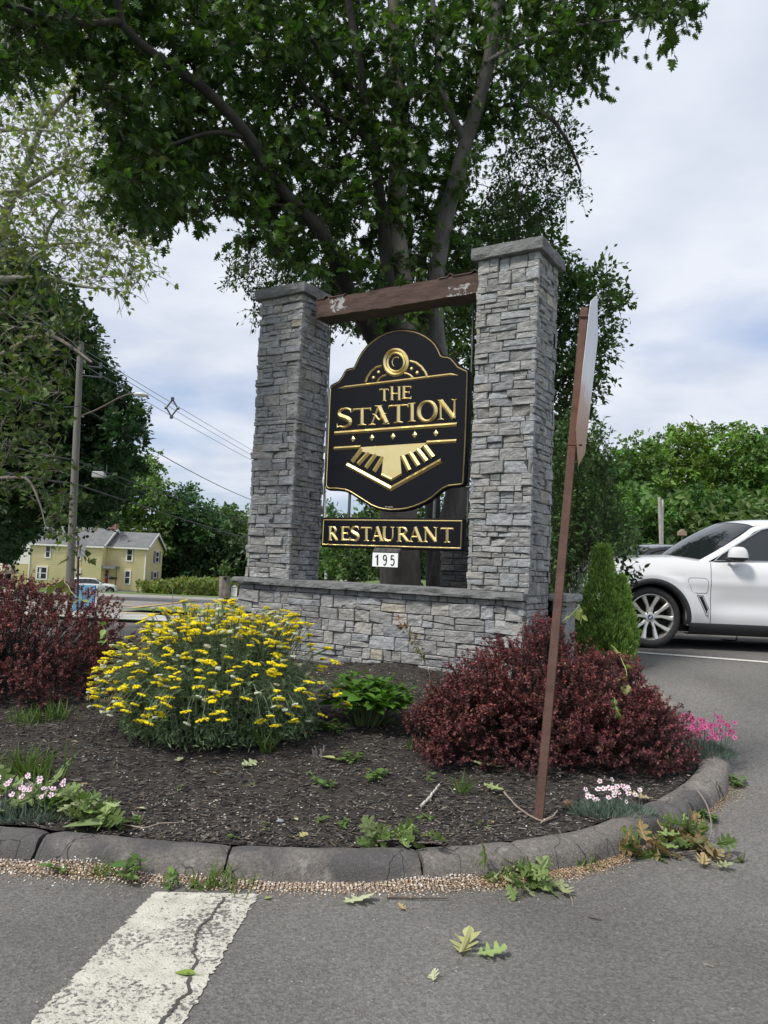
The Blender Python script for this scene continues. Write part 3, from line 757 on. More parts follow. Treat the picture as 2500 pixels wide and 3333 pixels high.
for ua, ub in ((pa[0] + .01, pa[0] + .40), (-PW - .50, -PW - .0)):
    mb = MB(); ua_ = np.linspace(ua, ub, 60)
    ph = (ua_ - ua); hgt = .006 + .028 * np.exp(-(((ph % .27) - .135) / .022)**2) + .010 * np.abs(np.sin(ph * 40)) * .3
    V = np.concatenate([MF(ua_, ztop + hgt, np.full(60, vb - .012)), MF(ua_, ztop + hgt, np.full(60, vbk + .01)), MF(ua_, ztop + hgt - .010, np.full(60, vb - .012)), MF(ua_, ztop + hgt - .010, np.full(60, vbk + .01))])
    i = np.arange(59); mb.add(V, np.concatenate([np.stack([i, i + 1, i + 61, i + 60], 1), np.stack([i, i + 120, i + 121, i + 1], 1), np.stack([i + 60, i + 61, i + 181, i + 180], 1)]))
    mb.build('metal_flashing', M_rust, bo)

# ================================================================== hanging sign
SY = .27
def Z2(x, y): return mon(1000 + x / 2.4583, 1000 + y / 2.4583, SY)
PXM = np.linalg.norm(Z2(700, 1000) - Z2(710, 1000)) / 10           # metres per zoomed pixel
FR = lambda u, z, d: MF(u, z, SY - np.asarray(d))                  # d = how far proud of the board's face
M_board = mat('black_enamel', (.006, .0065, .010), .5, var=.1, vs=3, bump=.04, bs=250, coat=.0, spec=.13)
M_gold = mat('gold_leaf', (.90, .70, .30), .36, metal=1, var=.10, vs=8, bump=.12, bs=70, col2=(.96, .80, .42))
outl = [(745, 168), (800, 170), (860, 180), (910, 197), (955, 220), (1000, 252), (1035, 288), (1060, 330), (1078, 372), (1092, 381), (1130, 383), (1160, 398), (1190, 430), (1215, 462), (1250, 480), (1288, 497), (1297, 512), (1297, 560), (1290, 800), (1280, 1100), (1264, 1395), (1258, 1420), (1240, 1433), (1200, 1439), (1130, 1446), (1090, 1465), (1050, 1497), (1000, 1540), (950, 1570), (900, 1593), (850, 1612), (800, 1626), (740, 1635), (670, 1638), (610, 1632), (560, 1620), (510, 1600), (460, 1568), (400, 1530), (340, 1492), (300, 1476), (240, 1468), (170, 1466), (146, 1452), (138, 1425), (141, 1350), (152, 1100), (164, 800), (172, 650), (182, 622), (210, 606), (245, 588), (270, 555), (290, 515), (310, 492), (335, 484), (366, 478), (380, 450), (400, 405), (430, 355), (465, 310), (510, 267), (560, 230), (620, 198), (685, 176)]
OUT = np.array([Z2(*p) for p in outl])
sgn_root = empty('station_sign', tuple(FR(-1.66, ZL + 1.0, 0)))
tag(sgn_root, 'large black arched sign with gold letters THE STATION hanging under the beam', 'sign')
mb = MB(); mb.prism(OUT[::-1], -.055, 0, FR, bev=.012); mb.build('sign_board', M_board, sgn_root)
def ridge(mb, pts, wid, h=.40, lift=.0012, closed=False, cap=True, fr=None, flat=False, end=None):
    fr = fr or FR
    P = np.asarray(pts, float); n = len(P); W = np.full(n, wid) if np.isscalar(wid) else np.asarray(wid, float)
    if closed: T = np.roll(P, -1, 0) - np.roll(P, 1, 0)
    else: T = np.gradient(P, axis=0)
    T /= np.linalg.norm(T, axis=1)[:, None] + 1e-12
    Nn = np.stack([-T[:, 1], T[:, 0]], 1)
    if not closed:
        for k in range(1, n - 1):
            a = P[k] - P[k - 1]; b = P[k + 1] - P[k]; a /= np.linalg.norm(a) + 1e-9; b /= np.linalg.norm(b) + 1e-9
            m = np.array([-(a + b)[1], (a + b)[0]]); m /= np.linalg.norm(m) + 1e-9; c_ = abs(m.dot([-a[1], a[0]])); Nn[k] = m / max(c_, .5)
    A = P + Nn * W[:, None] / 2; Bq = P - Nn * W[:, None] / 2
    H = W * h
    if flat: rings = [fr(A[:, 0], A[:, 1], np.full(n, .0)), fr(A[:, 0], A[:, 1], np.full(n, flat)), fr(Bq[:, 0], Bq[:, 1], np.full(n, flat)), fr(Bq[:, 0], Bq[:, 1], np.full(n, .0))]
    else: rings = [fr(A[:, 0], A[:, 1], np.full(n, lift)), fr(P[:, 0], P[:, 1], lift + H), fr(Bq[:, 0], Bq[:, 1], np.full(n, lift))]
    V = np.concatenate(rings); F = []; m = n if closed else n - 1; i = np.arange(m)
    for r in range(len(rings) - 1):
        a = r * n + i; b = r * n + (i + 1) % n; F.append(np.stack([a, b, b + n, a + n], 1))
    mb.add(V, np.concatenate(F))
def bez(p0, p1, p2, n=7):
    t = np.linspace(0, 1, n)[:, None]; p0, p1, p2 = map(np.array, (p0, p1, p2)); return (1 - t)**2 * p0 + 2 * t * (1 - t) * p1 + t * t * p2
def crv(P, n=26): return smooth_path(np.array(P, float), n)
# border line
mb = MB(); IN = inset(OUT, .026)
ridge(mb, IN, .0115, h=.45, closed=True); mb.build('gold_border', M_gold, sgn_root)
# emblem
def zr(mb, pts, w_, h=.42, **k): ridge(mb, [Z2(*p) for p in pts], (np.array(w_) if not np.isscalar(w_) else w_) * PXM, h=h, **k)
mb = MB()
cx_, cy_ = 708, 442; an = np.linspace(0, 2 * PI, 49)[:-1]
zr(mb, [(cx_ + 92 * math.cos(a), cy_ + 100 * math.sin(a)) for a in an], 25, closed=True)
zr(mb, [(cx_ + 66 * math.cos(a), cy_ + 74 * math.sin(a)) for a in an], 17, closed=True)
zr(mb, [(cx_ + 8 + 36 * math.cos(a), cy_ - 2 + 40 * math.sin(a)) for a in np.linspace(-1.1, -4.1, 20)], np.r_[np.linspace(3, 10, 10), np.linspace(10, 3, 10)])
zr(mb, [(466, 600), (480, 560), (510, 515), (550, 484), (598, 470)], 17)
zr(mb, [(560, 594), (580, 568), (605, 552), (636, 543)], 13)
zr(mb, [(822, 432), (870, 445), (915, 480), (945, 520), (958, 552)], 17)
zr(mb, [(778, 528), (806, 535), (830, 548), (846, 564)], 13)
for x, y in ((530, 564), (571, 520), (835, 492), (880, 524)):
    r = 13; c0 = Z2(x, y); a8 = np.arange(10) * 2 * PI / 10
    R0 = np.stack([c0[0] + r * PXM * np.cos(a8), c0[1] + r * PXM * np.sin(a8)], 1); R1 = np.stack([c0[0] + r * .6 * PXM * np.cos(a8), c0[1] + r * .6 * PXM * np.sin(a8)], 1)
    V = np.concatenate([FR(R0[:, 0], R0[:, 1], np.full(10, .001)), FR(R1[:, 0], R1[:, 1], np.full(10, .010)), FR(c0[:1], c0[1:], np.array([.013]))])
    k = np.arange(10); mb.add(V, np.stack([k, (k + 1) % 10, 10 + (k + 1) % 10, 10 + k], 1)); mb.add(V, [(10 + a, 10 + (a + 1) % 10, 20) for a in range(10)])
zr(mb, [(246, 650), (300, 641), (1150, 539), (1208, 545)], [1, 19, 19, 1])
zr(mb, [(222, 1009), (1200, 938)], 27); zr(mb, [(217, 1131), (428, 1118)], 24); zr(mb, [(958, 1083), (1196, 1070)], 24)
for x, y in ((366, 1054), (518, 1044), (686, 1033), (860, 1020), (1029, 1008)):
    c0 = Z2(x, y); s = 19 * PXM
    V = FR(np.array([c0[0] - s, c0[0], c0[0] + s, c0[0], c0[0]]), np.array([c0[1], c0[1] + s * 1.2, c0[1], c0[1] - s * 1.2, c0[1]]), np.array([.001] * 4 + [.011]))
    mb.add(V, [(0, 4, 1), (1, 4, 2), (2, 4, 3), (3, 4, 0)])
# cowcatcher: flat fan with bevelled bars, chevrons below
fan = [(430, 1120), (960, 1085), (905, 1135), (845, 1165), (775, 1185), (745, 1195), (757, 1335), (678, 1378), (596, 1338), (610, 1200), (575, 1192), (520, 1178), (470, 1165), (420, 1150)]
P = np.array([Z2(*p) for p in fan]); mb.prism(P[::-1], 0, .006, FR, bev=.002)
for a, b in (((438, 1135), (360, 1235)), ((492, 1165), (408, 1255)), ((548, 1178), (470, 1283)), ((606, 1200), (536, 1312)), ((762, 1190), (818, 1305)), ((822, 1163), (890, 1268)), ((882, 1138), (955, 1232)), ((940, 1112), (1008, 1200))):
    zr(mb, [a, b], 34, h=.28)
zr(mb, [(596, 1338), (678, 1376), (757, 1330)], 20, h=.4)
zr(mb, [(318, 1262), (672, 1452), (1075, 1226)], 32, h=.40)
mb.build('engine_emblem', M_gold, sgn_root)

# ---- letters: strokes in a unit box (x, y up), width factor of stem
ST = 1.0
LET = {
 'T': [([(0, .86), (.03, .93), (.97, .93), (1, .86)], [.2, .5, .5, .2]), ([(.04, .98), (0, .80)], [.5, .1]), ([(.96, .98), (1, .80)], [.5, .1]), ([(.5, .97), (.5, .02)], [1, 1]), ([(.26, .0), (.5, .05), (.74, 0)], [.15, .6, .15])],
 'H': [([(.16, 1), (.16, 0)], [.95, .95]), ([(.84, 1), (.84, 0)], [.95, .95]), ([(.0, .52), (.16, .48), (.84, .48)], [.1, .5, .5]), ([(0, 1.0), (.16, .96), (.34, 1.0)], [.1, .5, .1]), ([(.66, 1), (.84, .96), (1, 1)], [.1, .5, .1]), ([(0, 0), (.16, .04), (.34, 0)], [.1, .5, .1]), ([(.66, 0), (.84, .04), (1, 0)], [.1, .5, .1])],
 'E': [([(.24, 1), (.24, 0)], [1, 1]), ([(0, .97), (.24, .95), (.9, .95), (.97, 1.02)], [.1, .5, .5, .1]), ([(.94, 1.0), (.98, .80)], [.5, .1]), ([(.1, .52), (.24, .52), (.8, .52)], [.2, .45, .45]), ([(.8, .62), (.8, .42)], [.2, .3]), ([(0, .03), (.24, .05), (.9, .05), (1, .0)], [.1, .5, .5, .1]), ([(.95, .02), (1, .24)], [.5, .1])],
 'S': [([(.92, .78), (.86, .93), (.66, 1.0), (.42, .98), (.22, .88), (.16, .74), (.24, .62), (.45, .53), (.70, .44), (.86, .32), (.84, .16), (.66, .04), (.42, .01), (.2, .06), (.04, .0)], [.2, .45, .5, .6, .9, 1.1, 1.25, 1.3, 1.3, 1.2, 1, .7, .5, .45, .1]), ([(.06, 0), (.04, .22)], [.5, .1]), ([(.9, .98), (.93, .76)], [.45, .1])],
 'A': [([(.47, 1.0), (.12, .02)], [.5, .5]), ([(.46, 1.0), (.86, .02)], [1.15, 1.15]), ([(.24, .34), (.74, .34)], [.45, .45]), ([(0, 0), (.12, .04), (.30, 0)], [.1, .5, .1]), ([(.64, 0), (.86, .04), (1.02, 0)], [.1, .6, .1])],
 'a': [([(.47, 1.0), (.12, .02)], [.5, .5]), ([(.50, .98), (.90, .04)], [1.25, 1.25]), ([(.15, .60), (.30, .52), (.52, .26), (.76, .52), (.92, .60)], [.1, .5, .5, .5, .1]), ([(-.04, 0), (.12, .04), (.32, 0)], [.1, .5, .1]), ([(.68, .02), (.88, .04), (1.06, 0)], [.1, .6, .1]), ([(.28, 1.04), (.48, .97), (.7, 1.04)], [.1, .6, .1])],
 'I': [([(.5, 1), (.5, 0)], [1, 1]), ([(0, 1.0), (.5, .96), (1, 1.0)], [.1, .5, .1]), ([(0, 0), (.5, .04), (1, 0)], [.1, .5, .1])],
 'O': [([(.5 + .42 * math.cos(a), .5 + .48 * math.sin(a)) for a in np.linspace(0, 2 * PI, 33)[:-1]], [.55 + .6 * abs(math.cos(a)) for a in np.linspace(0, 2 * PI, 33)[:-1]])],
 'N': [([(.14, 1), (.14, 0)], [.5, .5]), ([(.14, .98), (.84, .02)], [1.15, 1.15]), ([(.86, 1), (.86, 0)], [.5, .5]), ([(0, 1.02), (.14, .97), (.3, .96)], [.1, .5, .4]), ([(.7, 1.02), (.86, .96), (1, 1.02)], [.1, .4, .1]), ([(0, 0), (.14, .04), (.3, 0)], [.1, .4, .1])],
 'R': [([(.2, 1), (.2, 0)], [1, 1]), ([(.2, .95), (.5, .96), (.70, .88), (.76, .74), (.68, .58), (.48, .50), (.22, .48)], [.4, .5, .8, 1.0, .8, .5, .4]), ([(.44, .50), (.84, .06), (1.02, 0)], [1.1, 1.1, .1]), ([(0, .98), (.2, .96), (.3, .95)], [.1, .5, .4]), ([(0, 0), (.2, .04), (.4, 0)], [.1, .5, .1])],
 'U': [([(.16, 1), (.16, .32), (.24, .1), (.46, .02), (.68, .08), (.80, .30), (.80, 1)], [1, 1, .9, .7, .6, .5, .5]), ([(0, 1), (.16, .96), (.34, 1)], [.1, .5, .1]), ([(.64, 1), (.8, .96), (.98, 1)], [.1, .4, .1])],
}
def letter(mb, ch, x0, x1, yt, yb, sw, fz, skew=0, h=.42):
    for pts, ws in LET[ch]:
        P = np.array(pts, float); W = np.array(ws, float)
        if len(P) > 4 and ch != 'O':
            d = np.r_[0, np.cumsum(np.linalg.norm(np.diff(P, axis=0), axis=1))]; n = 28
            Pn = smooth_path(P, n); W = np.interp(np.linspace(0, d[-1], n), d, W); P = Pn
        X = x0 + (x1 - x0) * P[:, 0]; Y = (yb + (yt - yb) * P[:, 1]) + skew * (X - (x0 + x1) / 2)
        Q = np.array([fz(a, b) for a, b in zip(X, Y)])
        ridge(mb, Q, np.maximum(W, .12) * sw * .9 * PXM, h=h, closed=(ch == 'O'))
mb = MB()
for ch, x0, x1, yt, yb in (('T', 580, 652, 652, 750), ('H', 664, 748, 636, 744), ('E', 755, 832, 632, 734)): letter(mb, ch, x0, x1, yt, yb, 23, Z2)
for ch, x0, x1, yt, yb in (('S', 234, 360, 812, 960), ('T', 365, 510, 806, 944), ('a', 498, 650, 792, 938), ('T', 650, 808, 778, 924), ('I', 806, 870, 768, 914), ('O', 880, 1040, 752, 914), ('N', 1046, 1200, 742, 896)):
    letter(mb, ch, x0, x1, yt, yb, 32, Z2, skew=-.06)
mb.build('gold_lettering', M_gold, sgn_root)
M_small = mat('maker_mark', (.45, .42, .36), .6)
mb = MB()
for k in range(9):
    x = 624 + k * 7.2
    if k == 2: continue
    for a, b in (((x, 1594), (x, 1602)), ((x, 1594 + (k % 3) * 4), (x + 4, 1594 + (k % 3) * 4)), ((x + 4, 1595), (x + 4, 1602))): ridge(mb, [Z2(*a), Z2(*b)], 1.6 * PXM, flat=.0015)
mb.build('maker_mark', M_small, sgn_root)
# steel frame bars, brackets
M_steel = mat('dark_steel', (.10, .105, .11), .5, metal=.6, var=.3, vs=15)
mb = MB()
for (a, b, r) in (((1541, 985), (1522, 1700), .012), ((1077, 1050), (1052, 1690), .008)):
    mb = MB(); pa, pb = mon(*a, SY + .06), mon(*b, SY + .06); mb.tube([MF(pa[0], pa[1], SY + .06), MF(pb[0], pb[1], SY + .06)], r, 6)
    mb.build('hanging_rod', M_steel, sgn_root)
for (a, b, v) in (((1012, 1602), (1062, 1600), SY + .03), ((1508, 1585), (1532, 1585), SY + .03)):
    mb = MB(); pa, pb = mon(*a, v), mon(*b, v); mb.tube([MF(pa[0], pa[1], v), MF(pb[0], pb[1], v)], .007, 6); mb.build('side_bracket', M_steel, sgn_root)
mb = MB(); pa = mon(1011, 1608, SY + .03); mb.box(pa[0] - .015, pa[0] + .015, pa[1] - .035, pa[1] + .03, SY + .02, SY + .05, f=lambda V: MF(V[:, 0], V[:, 1], V[:, 2]))
mb.build('wall_clip', M_steel, sgn_root)

# lower board
r2 = empty('restaurant_sign', tuple(FR(-1.66, ZL + .35, 0))); tag(r2, 'long narrow black sign with gold letters RESTAURANT below the arched sign', 'sign')
def rrect(x0, x1, y0, y1, r, n=5, c=None):
    P = []
    for (cx, cy, a0) in ((x1 - r, y0 + r, -90), (x1 - r, y1 - r, 0), (x0 + r, y1 - r, 90), (x0 + r, y0 + r, 180)):
        for k in range(n + 1):
            a = math.radians(a0 + 90 * k / n); P.append((cx + r * math.cos(a), cy + r * math.sin(a)))
    return np.array(P)
c_ = np.array([Z2(*p) for p in ((118, 1680), (1255, 1690), (1250, 1958), (103, 1915))])
bx0, bx1 = (c_[0][0] + c_[3][0]) / 2, (c_[1][0] + c_[2][0]) / 2; bz1, bz0 = (c_[0][1] + c_[1][1]) / 2, (c_[2][1] + c_[3][1]) / 2
mb = MB(); mb.prism(rrect(bx0, bx1, bz0, bz1, .03), -.055, 0, FR, bev=.010); mb.build('sign_board', M_board, r2)
mb = MB(); ridge(mb, [(bx0 + .028, bz0 + .03), (bx1 - .028, bz0 + .03), (bx1 - .028, bz1 - .028), (bx0 + .028, bz1 - .028)][::1], .013, h=.45, closed=False)
ridge(mb, [(bx0 + .028, bz1 - .028), (bx0 + .028, bz0 + .03)], .013, h=.45); mb.build('gold_border', M_gold, r2)
mb = MB()
for ch, x0, x1 in zip('RESTAURANT', (168, 266, 345, 430, 516, 600, 716, 812, 930, 1068), (246, 338, 418, 516, 608, 704, 815, 922, 1046, 1170)):
    k = ((x0 + x1) / 2 - 168) / 1000; letter(mb, ch, x0, x1, 1754 + 10 * k, 1864 + 18 * k, 25, Z2, skew=.012)
mb.build('gold_lettering', M_gold, r2)
mb = MB()
for a, b in (((340, 1500), (338, 1682)), ((1022, 1480), (1018, 1684))):
    pa, pb = mon(1000 + a[0] / 2.4583, 1000 + a[1] / 2.4583, SY + .03), mon(1000 + b[0] / 2.4583, 1000 + b[1] / 2.4583, SY + .03)
    mb = MB(); mb.bbox(pa[0] - .013, pa[0] + .013, min(pa[1], pb[1]) - .01, max(pa[1], pb[1]) + .03, SY + .02, SY + .045, .003, f=lambda V: MF(V[:, 0], V[:, 1], V[:, 2])); mb.build('hanger_post', M_steel, r2)

# house number light
r3 = empty('house_number_light', tuple(FR(-1.78, ZL + .2, 0))); tag(r3, 'white number plate reading 195 under a small solar panel', 'number plate')
M_white = mat('white_plate', (.80, .81, .82), .45, var=.03); M_blk = mat('black_plastic', (.012, .012, .014), .4)
M_solar = mat('solar_panel', (.05, .055, .065), .25, var=.1, vs=30)
vv = -.07
FV = lambda u, z, d: MF(u, z, SY - .02 - np.asarray(d))
def Z3(x, y): return mon(1000 + x / 3.0164, 1750 + y / 3.0164, SY - .05)
q = [Z3(638, 147), Z3(888, 153), Z3(890, 292), Z3(640, 283)]
x0, x1 = (q[0][0] + q[3][0]) / 2, (q[1][0] + q[2][0]) / 2; z1, z0 = (q[0][1] + q[1][1]) / 2, (q[2][1] + q[3][1]) / 2
mb = MB(); mb.prism([(x0 - .006, z0 - .008), (x1 + .012, z0 - .008), (x1 + .012, z1 + .008), (x0 - .006, z1 + .008)], -.03, .025, FV, bev=.003)
h_ = z1 + .004
V = FV(np.array([x0 - .006, x1 + .012, x1 + .012, x0 - .006] * 2), np.array([h_, h_, h_ + .05, h_ + .05, h_, h_, h_, h_]), np.array([.03, .03, -.02, -.02, .03, .03, -.02, -.02]))
mb.add(V, [(0, 1, 2, 3), (4, 7, 3, 0), (1, 5, 6, 2)]); mb.build('housing', M_blk, r3)
mb = MB(); mb.prism([(x0, z0), (x1, z0), (x1, z1), (x0, z1)], .024, .028, FV, bev=.001); mb.build('number_panel', M_white, r3)
mb = MB()
for k in range(4):
    a, b = x0 + (x1 - x0) * (k + .06) / 4, x0 + (x1 - x0) * (k + .94) / 4
    mb.add(FV(np.array([a, b, b, a]), np.array([h_ + .004, h_ + .004, h_ + .047, h_ + .047]), np.array([.030, .030, -.013, -.013])), [(0, 1, 2, 3)])
mb.build('solar_cell', M_solar, r3)
mb = MB(); FD = lambda u, z, d: FV(u, z, .0285 + np.asarray(d))
def dig(pts, w_=13):
    ridge(mb, [Z3(*p) for p in pts], w_ * PXM * 2.4583 / 3.0164, fr=FD, flat=.001)
dig([(690, 168), (689, 272)], 15); dig([(692, 172), (682, 184), (668, 192)], 9)
dig([(762 + 15 * math.cos(a), 197 + 24 * math.sin(a)) for a in np.linspace(.4, 2 * PI + .4, 20)], 11); dig([(777, 195), (778, 225), (772, 256), (762, 270), (748, 262)], 11)
dig([(852, 178), (826, 178), (822, 215)], 11); dig([(821, 218), (836, 208), (850, 218), (853, 242), (846, 266), (832, 272), (819, 262)], 11)
mb.build('number_195', M_blk, r3)
# ================================================================== foliage tools
def lobed(n_l=5, depth=.5, L_=1.0):     # a lobed maple / oak like leaf outline, stem at the origin, tip at +x
    P = [(0, -.015)]
    up = []
    if n_l == 5: up = [(.10, .20), (.02, .42), (.22, .34), (.36, .62), (.46, .28), (.62, .36), (.72, .16)]
    elif n_l == 7: up = [(.08, .10), (.12, .34), (.20, .14), (.30, .44), (.40, .13), (.52, .44), (.60, .12), (.76, .27), (.80, .09)]
    else: up = [(.12, .16), (.32, .26), (.58, .22), (.82, .10)]
    P = [(0, 0)] + [(x, -y) for x, y in up] + [(1, 0)] + [(x, y) for x, y in up[::-1]]
    P = np.array(P); z = .22 * np.abs(P[:, 1]) - .12 * P[:, 0]**2
    V = np.concatenate([np.column_stack([P, z])]); n = len(up)
    F = [list(range(0, n + 2)), [0] + list(range(n + 1, 2 * n + 2))]
    return V * np.array([L_, L_, L_]), F
LEAF_OAK = lobed(7); LEAF_MAPLE = lobed(5); LEAF_OVAL = lobed(1)
LEAF_TINY = (np.array([(0, 0, 0), (.5, -.28, .06), (1, 0, -.03), (.5, .28, .06)]), [[0, 1, 2, 3]])
LEAF_CLUMP = (np.array([(0, 0, 0), (.5, -.30, .1), (1, 0, -.05), (.5, .30, .1), (0.1, .1, 0), (-.25, .55, .12), (.1, .95, 0), (.45, .5, .1)]), [[0, 1, 2, 3], [4, 5, 6, 7]])

M_leaf = {}
def leafmat(name, col, transl=.30, rough=.5, var=.25, spec=.35):
    if name not in M_leaf: M_leaf[name] = mat(name, col, rough, var=var, vs=1.2, attr=True, transl=transl, spec=spec)
    return M_leaf[name]
def rnd_dirs(n, up=0.0, spread=1.0):
    v = rng.normal(0, 1, (n, 3)); v[:, 2] = v[:, 2] * spread + up; return v / np.linalg.norm(v, axis=1)[:, None]
def frames(dirs, droop=0, flat=.5):
    n = len(dirs); X = dirs.copy(); X[:, 2] -= droop; X /= np.linalg.norm(X, axis=1)[:, None]
    up = rng.normal(0, flat, (n, 3)); up[:, 2] += 1
    Y = np.cross(up, X); Y /= np.linalg.norm(Y, axis=1)[:, None] + 1e-9
    return X, Y, np.cross(X, Y)
def tints(n, base, dv=.25, dh=.08):
    c = np.array(base)[None] * rng.uniform(1 - dv, 1 + dv, (n, 1)) * rng.normal(1, dh, (n, 3)); return np.clip(c, 0, 2)
def poly_pts(poly, n):
    poly = np.array(poly, float); lo, hi = poly.min(0), poly.max(0); out = np.empty((0, 2))
    while len(out) < n:
        p = rng.uniform(lo, hi, (n * 2, 2)); x, y = p[:, 0], p[:, 1]; ins = np.zeros(len(p), bool); j = len(poly) - 1
        for i in range(len(poly)):
            xi, yi = poly[i]; xj, yj = poly[j]
            ins ^= ((yi > y) != (yj > y)) & (x < (xj - xi) * (y - yi) / (yj - yi + 1e-12) + xi); j = i
        out = np.concatenate([out, p[ins]])
    return out[:n]
def even_pts(poly, n, k=6):     # roughly even spacing: best candidates
    c = poly_pts(poly, n * k); keep = [c[0]]
    d = ((c - c[0])**2).sum(1)
    for _ in range(n - 1):
        i = int(np.argmax(d * rng.uniform(.5, 1, len(d)))); keep.append(c[i]); d = np.minimum(d, ((c - c[i])**2).sum(1))
    return np.array(keep)
def limb(mb, pts, r0, r1, n=9, jit=.0, seg=14, c=(1, 1, 1)):
    P = smooth_path(np.array(pts, float), seg); P[1:-1] += rng.normal(0, jit, (seg - 2, 3))
    t = np.linspace(0, 1, seg); mb.tube(P, r0 + (r1 - r0) * t**.8, n, c); return P
def twig_net(mb, limbsP, C, r=.012, n=4, maxd=9):
    # thin boughs from each foliage clump back to the nearest point of a limb (or of a clump already joined)
    L0 = np.concatenate(limbsP); order = np.argsort([np.min(((L0 - c)**2).sum(1)) for c in C]); pool = L0.copy()
    for i in order:
        c = C[i]; d = ((pool - c)**2).sum(1); j = int(np.argmin(d)); a = pool[j]; l = math.sqrt(d[j])
        if l > maxd: continue
        m = (a + c) / 2 + rng.normal(0, .10 * l, 3); P = smooth_path(np.array([a, m, c]), 6)
        mb.tube(P, np.linspace(r * (1 + .5 * l), r * .4, 6), n, cap=False); pool = np.concatenate([pool, P[2:]])
def crown(mb, C, R, nper, tmpl, size, col, dv=.25, droop=.2, flat=.6, squash=.7, clumpv=.2, TW=None):
    C = np.asarray(C); m = len(C); R = np.full(m, R) if np.isscalar(R) else R
    ct = rng.uniform(1 - clumpv, 1 + clumpv, m)
    k = np.repeat(np.arange(m), nper); n = len(k)
    # leaves sit along a handful of twigs in every clump
    NT = 6; tw = rnd_dirs(m * NT, .1, squash).reshape(m, NT, 3); tl = rng.uniform(.55, 1.15, (m, NT)); j = rng.integers(0, NT, n)
    s = rng.random(n)**.75; d = tw[k, j]; rad = s * tl[k, j]
    P = C[k] + d * (R[k] * rad)[:, None] + rng.normal(0, .085, (n, 3)) * R[k][:, None] * (.5 + s)[:, None]; P[:, 2] -= .16 * R[k] * s * s
    if TW is not None:
        for i in range(m):
            for q in range(NT): e = C[i] + tw[i, q] * R[i] * tl[i, q]; e2 = e.copy(); e2[2] -= .16 * R[i]; TW.tube([C[i], (C[i] + e) / 2, e2], [R[i] * .018, R[i] * .012, R[i] * .006], 3, cap=False)
    dirs = d * .8 + rng.normal(0, .55, (n, 3)); X, Y, Z = frames(dirs, droop, flat)
    mb.inst(*tmpl, P, X, Y, Z, rng.uniform(size * .6, size * 1.3, n), tints(n, col, dv) * ct[k][:, None])
M_bark = mat('grey_bark', (.07, .065, .06), .9, var=.4, vs=9, bump=1, bs=26, stretch=(1, 1, .3), bd=.03, col2=(.15, .14, .13))
M_barkd = mat('dark_bark', (.035, .030, .026), .9, var=.4, vs=8, bump=.8, bs=24, stretch=(1, 1, .3), bd=.03)
M_bark2 = mat('brown_bark', (.13, .112, .095), .9, var=.4, vs=9, bump=1, bs=24, stretch=(1, 1, .3), bd=.03, col2=(.26, .23, .20))
M_pale = mat('pale_bark', (.26, .25, .22), .8, var=.3, vs=3.5, bump=.3, bs=20, col2=(.17, .17, .14))

def D2(P, Yr):     # polygon samples (1659 view) -> world, depth drawn from Yr
    Y = rng.uniform(*Yr, len(P)); return np.array([D(p[0], p[1], y) for p, y in zip(P, Y)])
def Fp(*a):        # limb given as (full px, full py, Y)
    return [at(*p) for p in a]

# ------------------------------------------------------------------ the big shade tree behind the monument
bz = float(G(.3, 10.4))
t = empty('shade_tree', (.25, 10.4, bz)); tag(t, 'big dark green lobed-leaf tree rising behind the sign and filling the top', 'tree')
mb = MB(); LP = []
g0 = at(1312, 2010, 10.4); 
LP.append(limb(mb, Fp((1306, 2060, 10.4), (1303, 1880, 10.4), (1298, 1700, 10.4), (1300, 1400, 10.4), (1312, 1180, 10.4), (1315, 1020, 10.4), (1292, 810, 10.4), (1295, 560, 10.3), (1300, 390, 10.2), (1285, 100, 10.0), (1270, -200, 9.8)), .31, .06, 18, seg=40))
mb.build('trunk', M_bark2, t, smooth=True)
mb = MB()
LP.append(limb(mb, Fp((1300, 1250, 10.4), (1270, 1000, 10.2), (1252, 784, 10.1), (1230, 590, 10.0), (1195, 400, 9.8), (1170, 200, 9.5), (1120, -60, 9.2)), .13, .04, 10))
LP.append(limb(mb, Fp((1300, 1230, 10.4), (1205, 1080, 10.2), (1110, 900, 9.7), (1045, 750, 9.2), (972, 678, 9.0), (900, 600, 8.8), (814, 452, 8.5), (678, 301, 8.2), (560, 215, 8.0), (467, 150, 7.8), (392, 68, 7.6), (380, -60, 7.4)), .14, .035, 10, seg=30))
LP.append(limb(mb, Fp((392, 68, 7.6), (300, 75, 7.4), (196, 68, 7.2), (53, 22, 7.0), (-100, 10, 6.8)), .04, .015, 6))
LP.append(limb(mb, Fp((1285, 1320, 10.5), (1230, 1130, 10.8), (1195, 1060, 11.0), (1120, 980, 11.3), (1000, 930, 11.6)), .12, .03, 8))
LP.append(limb(mb, Fp((1180, 330, 9.9), (1060, 200, 9.6), (980, 60, 9.2), (900, -80, 9.0)), .05, .02, 7))
LP.append(limb(mb, Fp((1240, 500, 10.0), (1170, 430, 9.7), (1040, 340, 9.4), (960, 230, 9.2)), .05, .02, 7))
LP.append(limb(mb, Fp((814, 452, 8.5), (700, 430, 8.3), (560, 470, 8.0), (430, 520, 7.8)), .03, .01, 6))
LP.append(limb(mb, Fp((972, 678, 9.0), (860, 660, 8.8), (760, 640, 8.6), (640, 690, 8.4)), .03, .01, 6))
mb.build('boughs', M_barkd, t, smooth=True)  # boughs darker than the trunk: backlit look put into the bark colour
mb = MB()
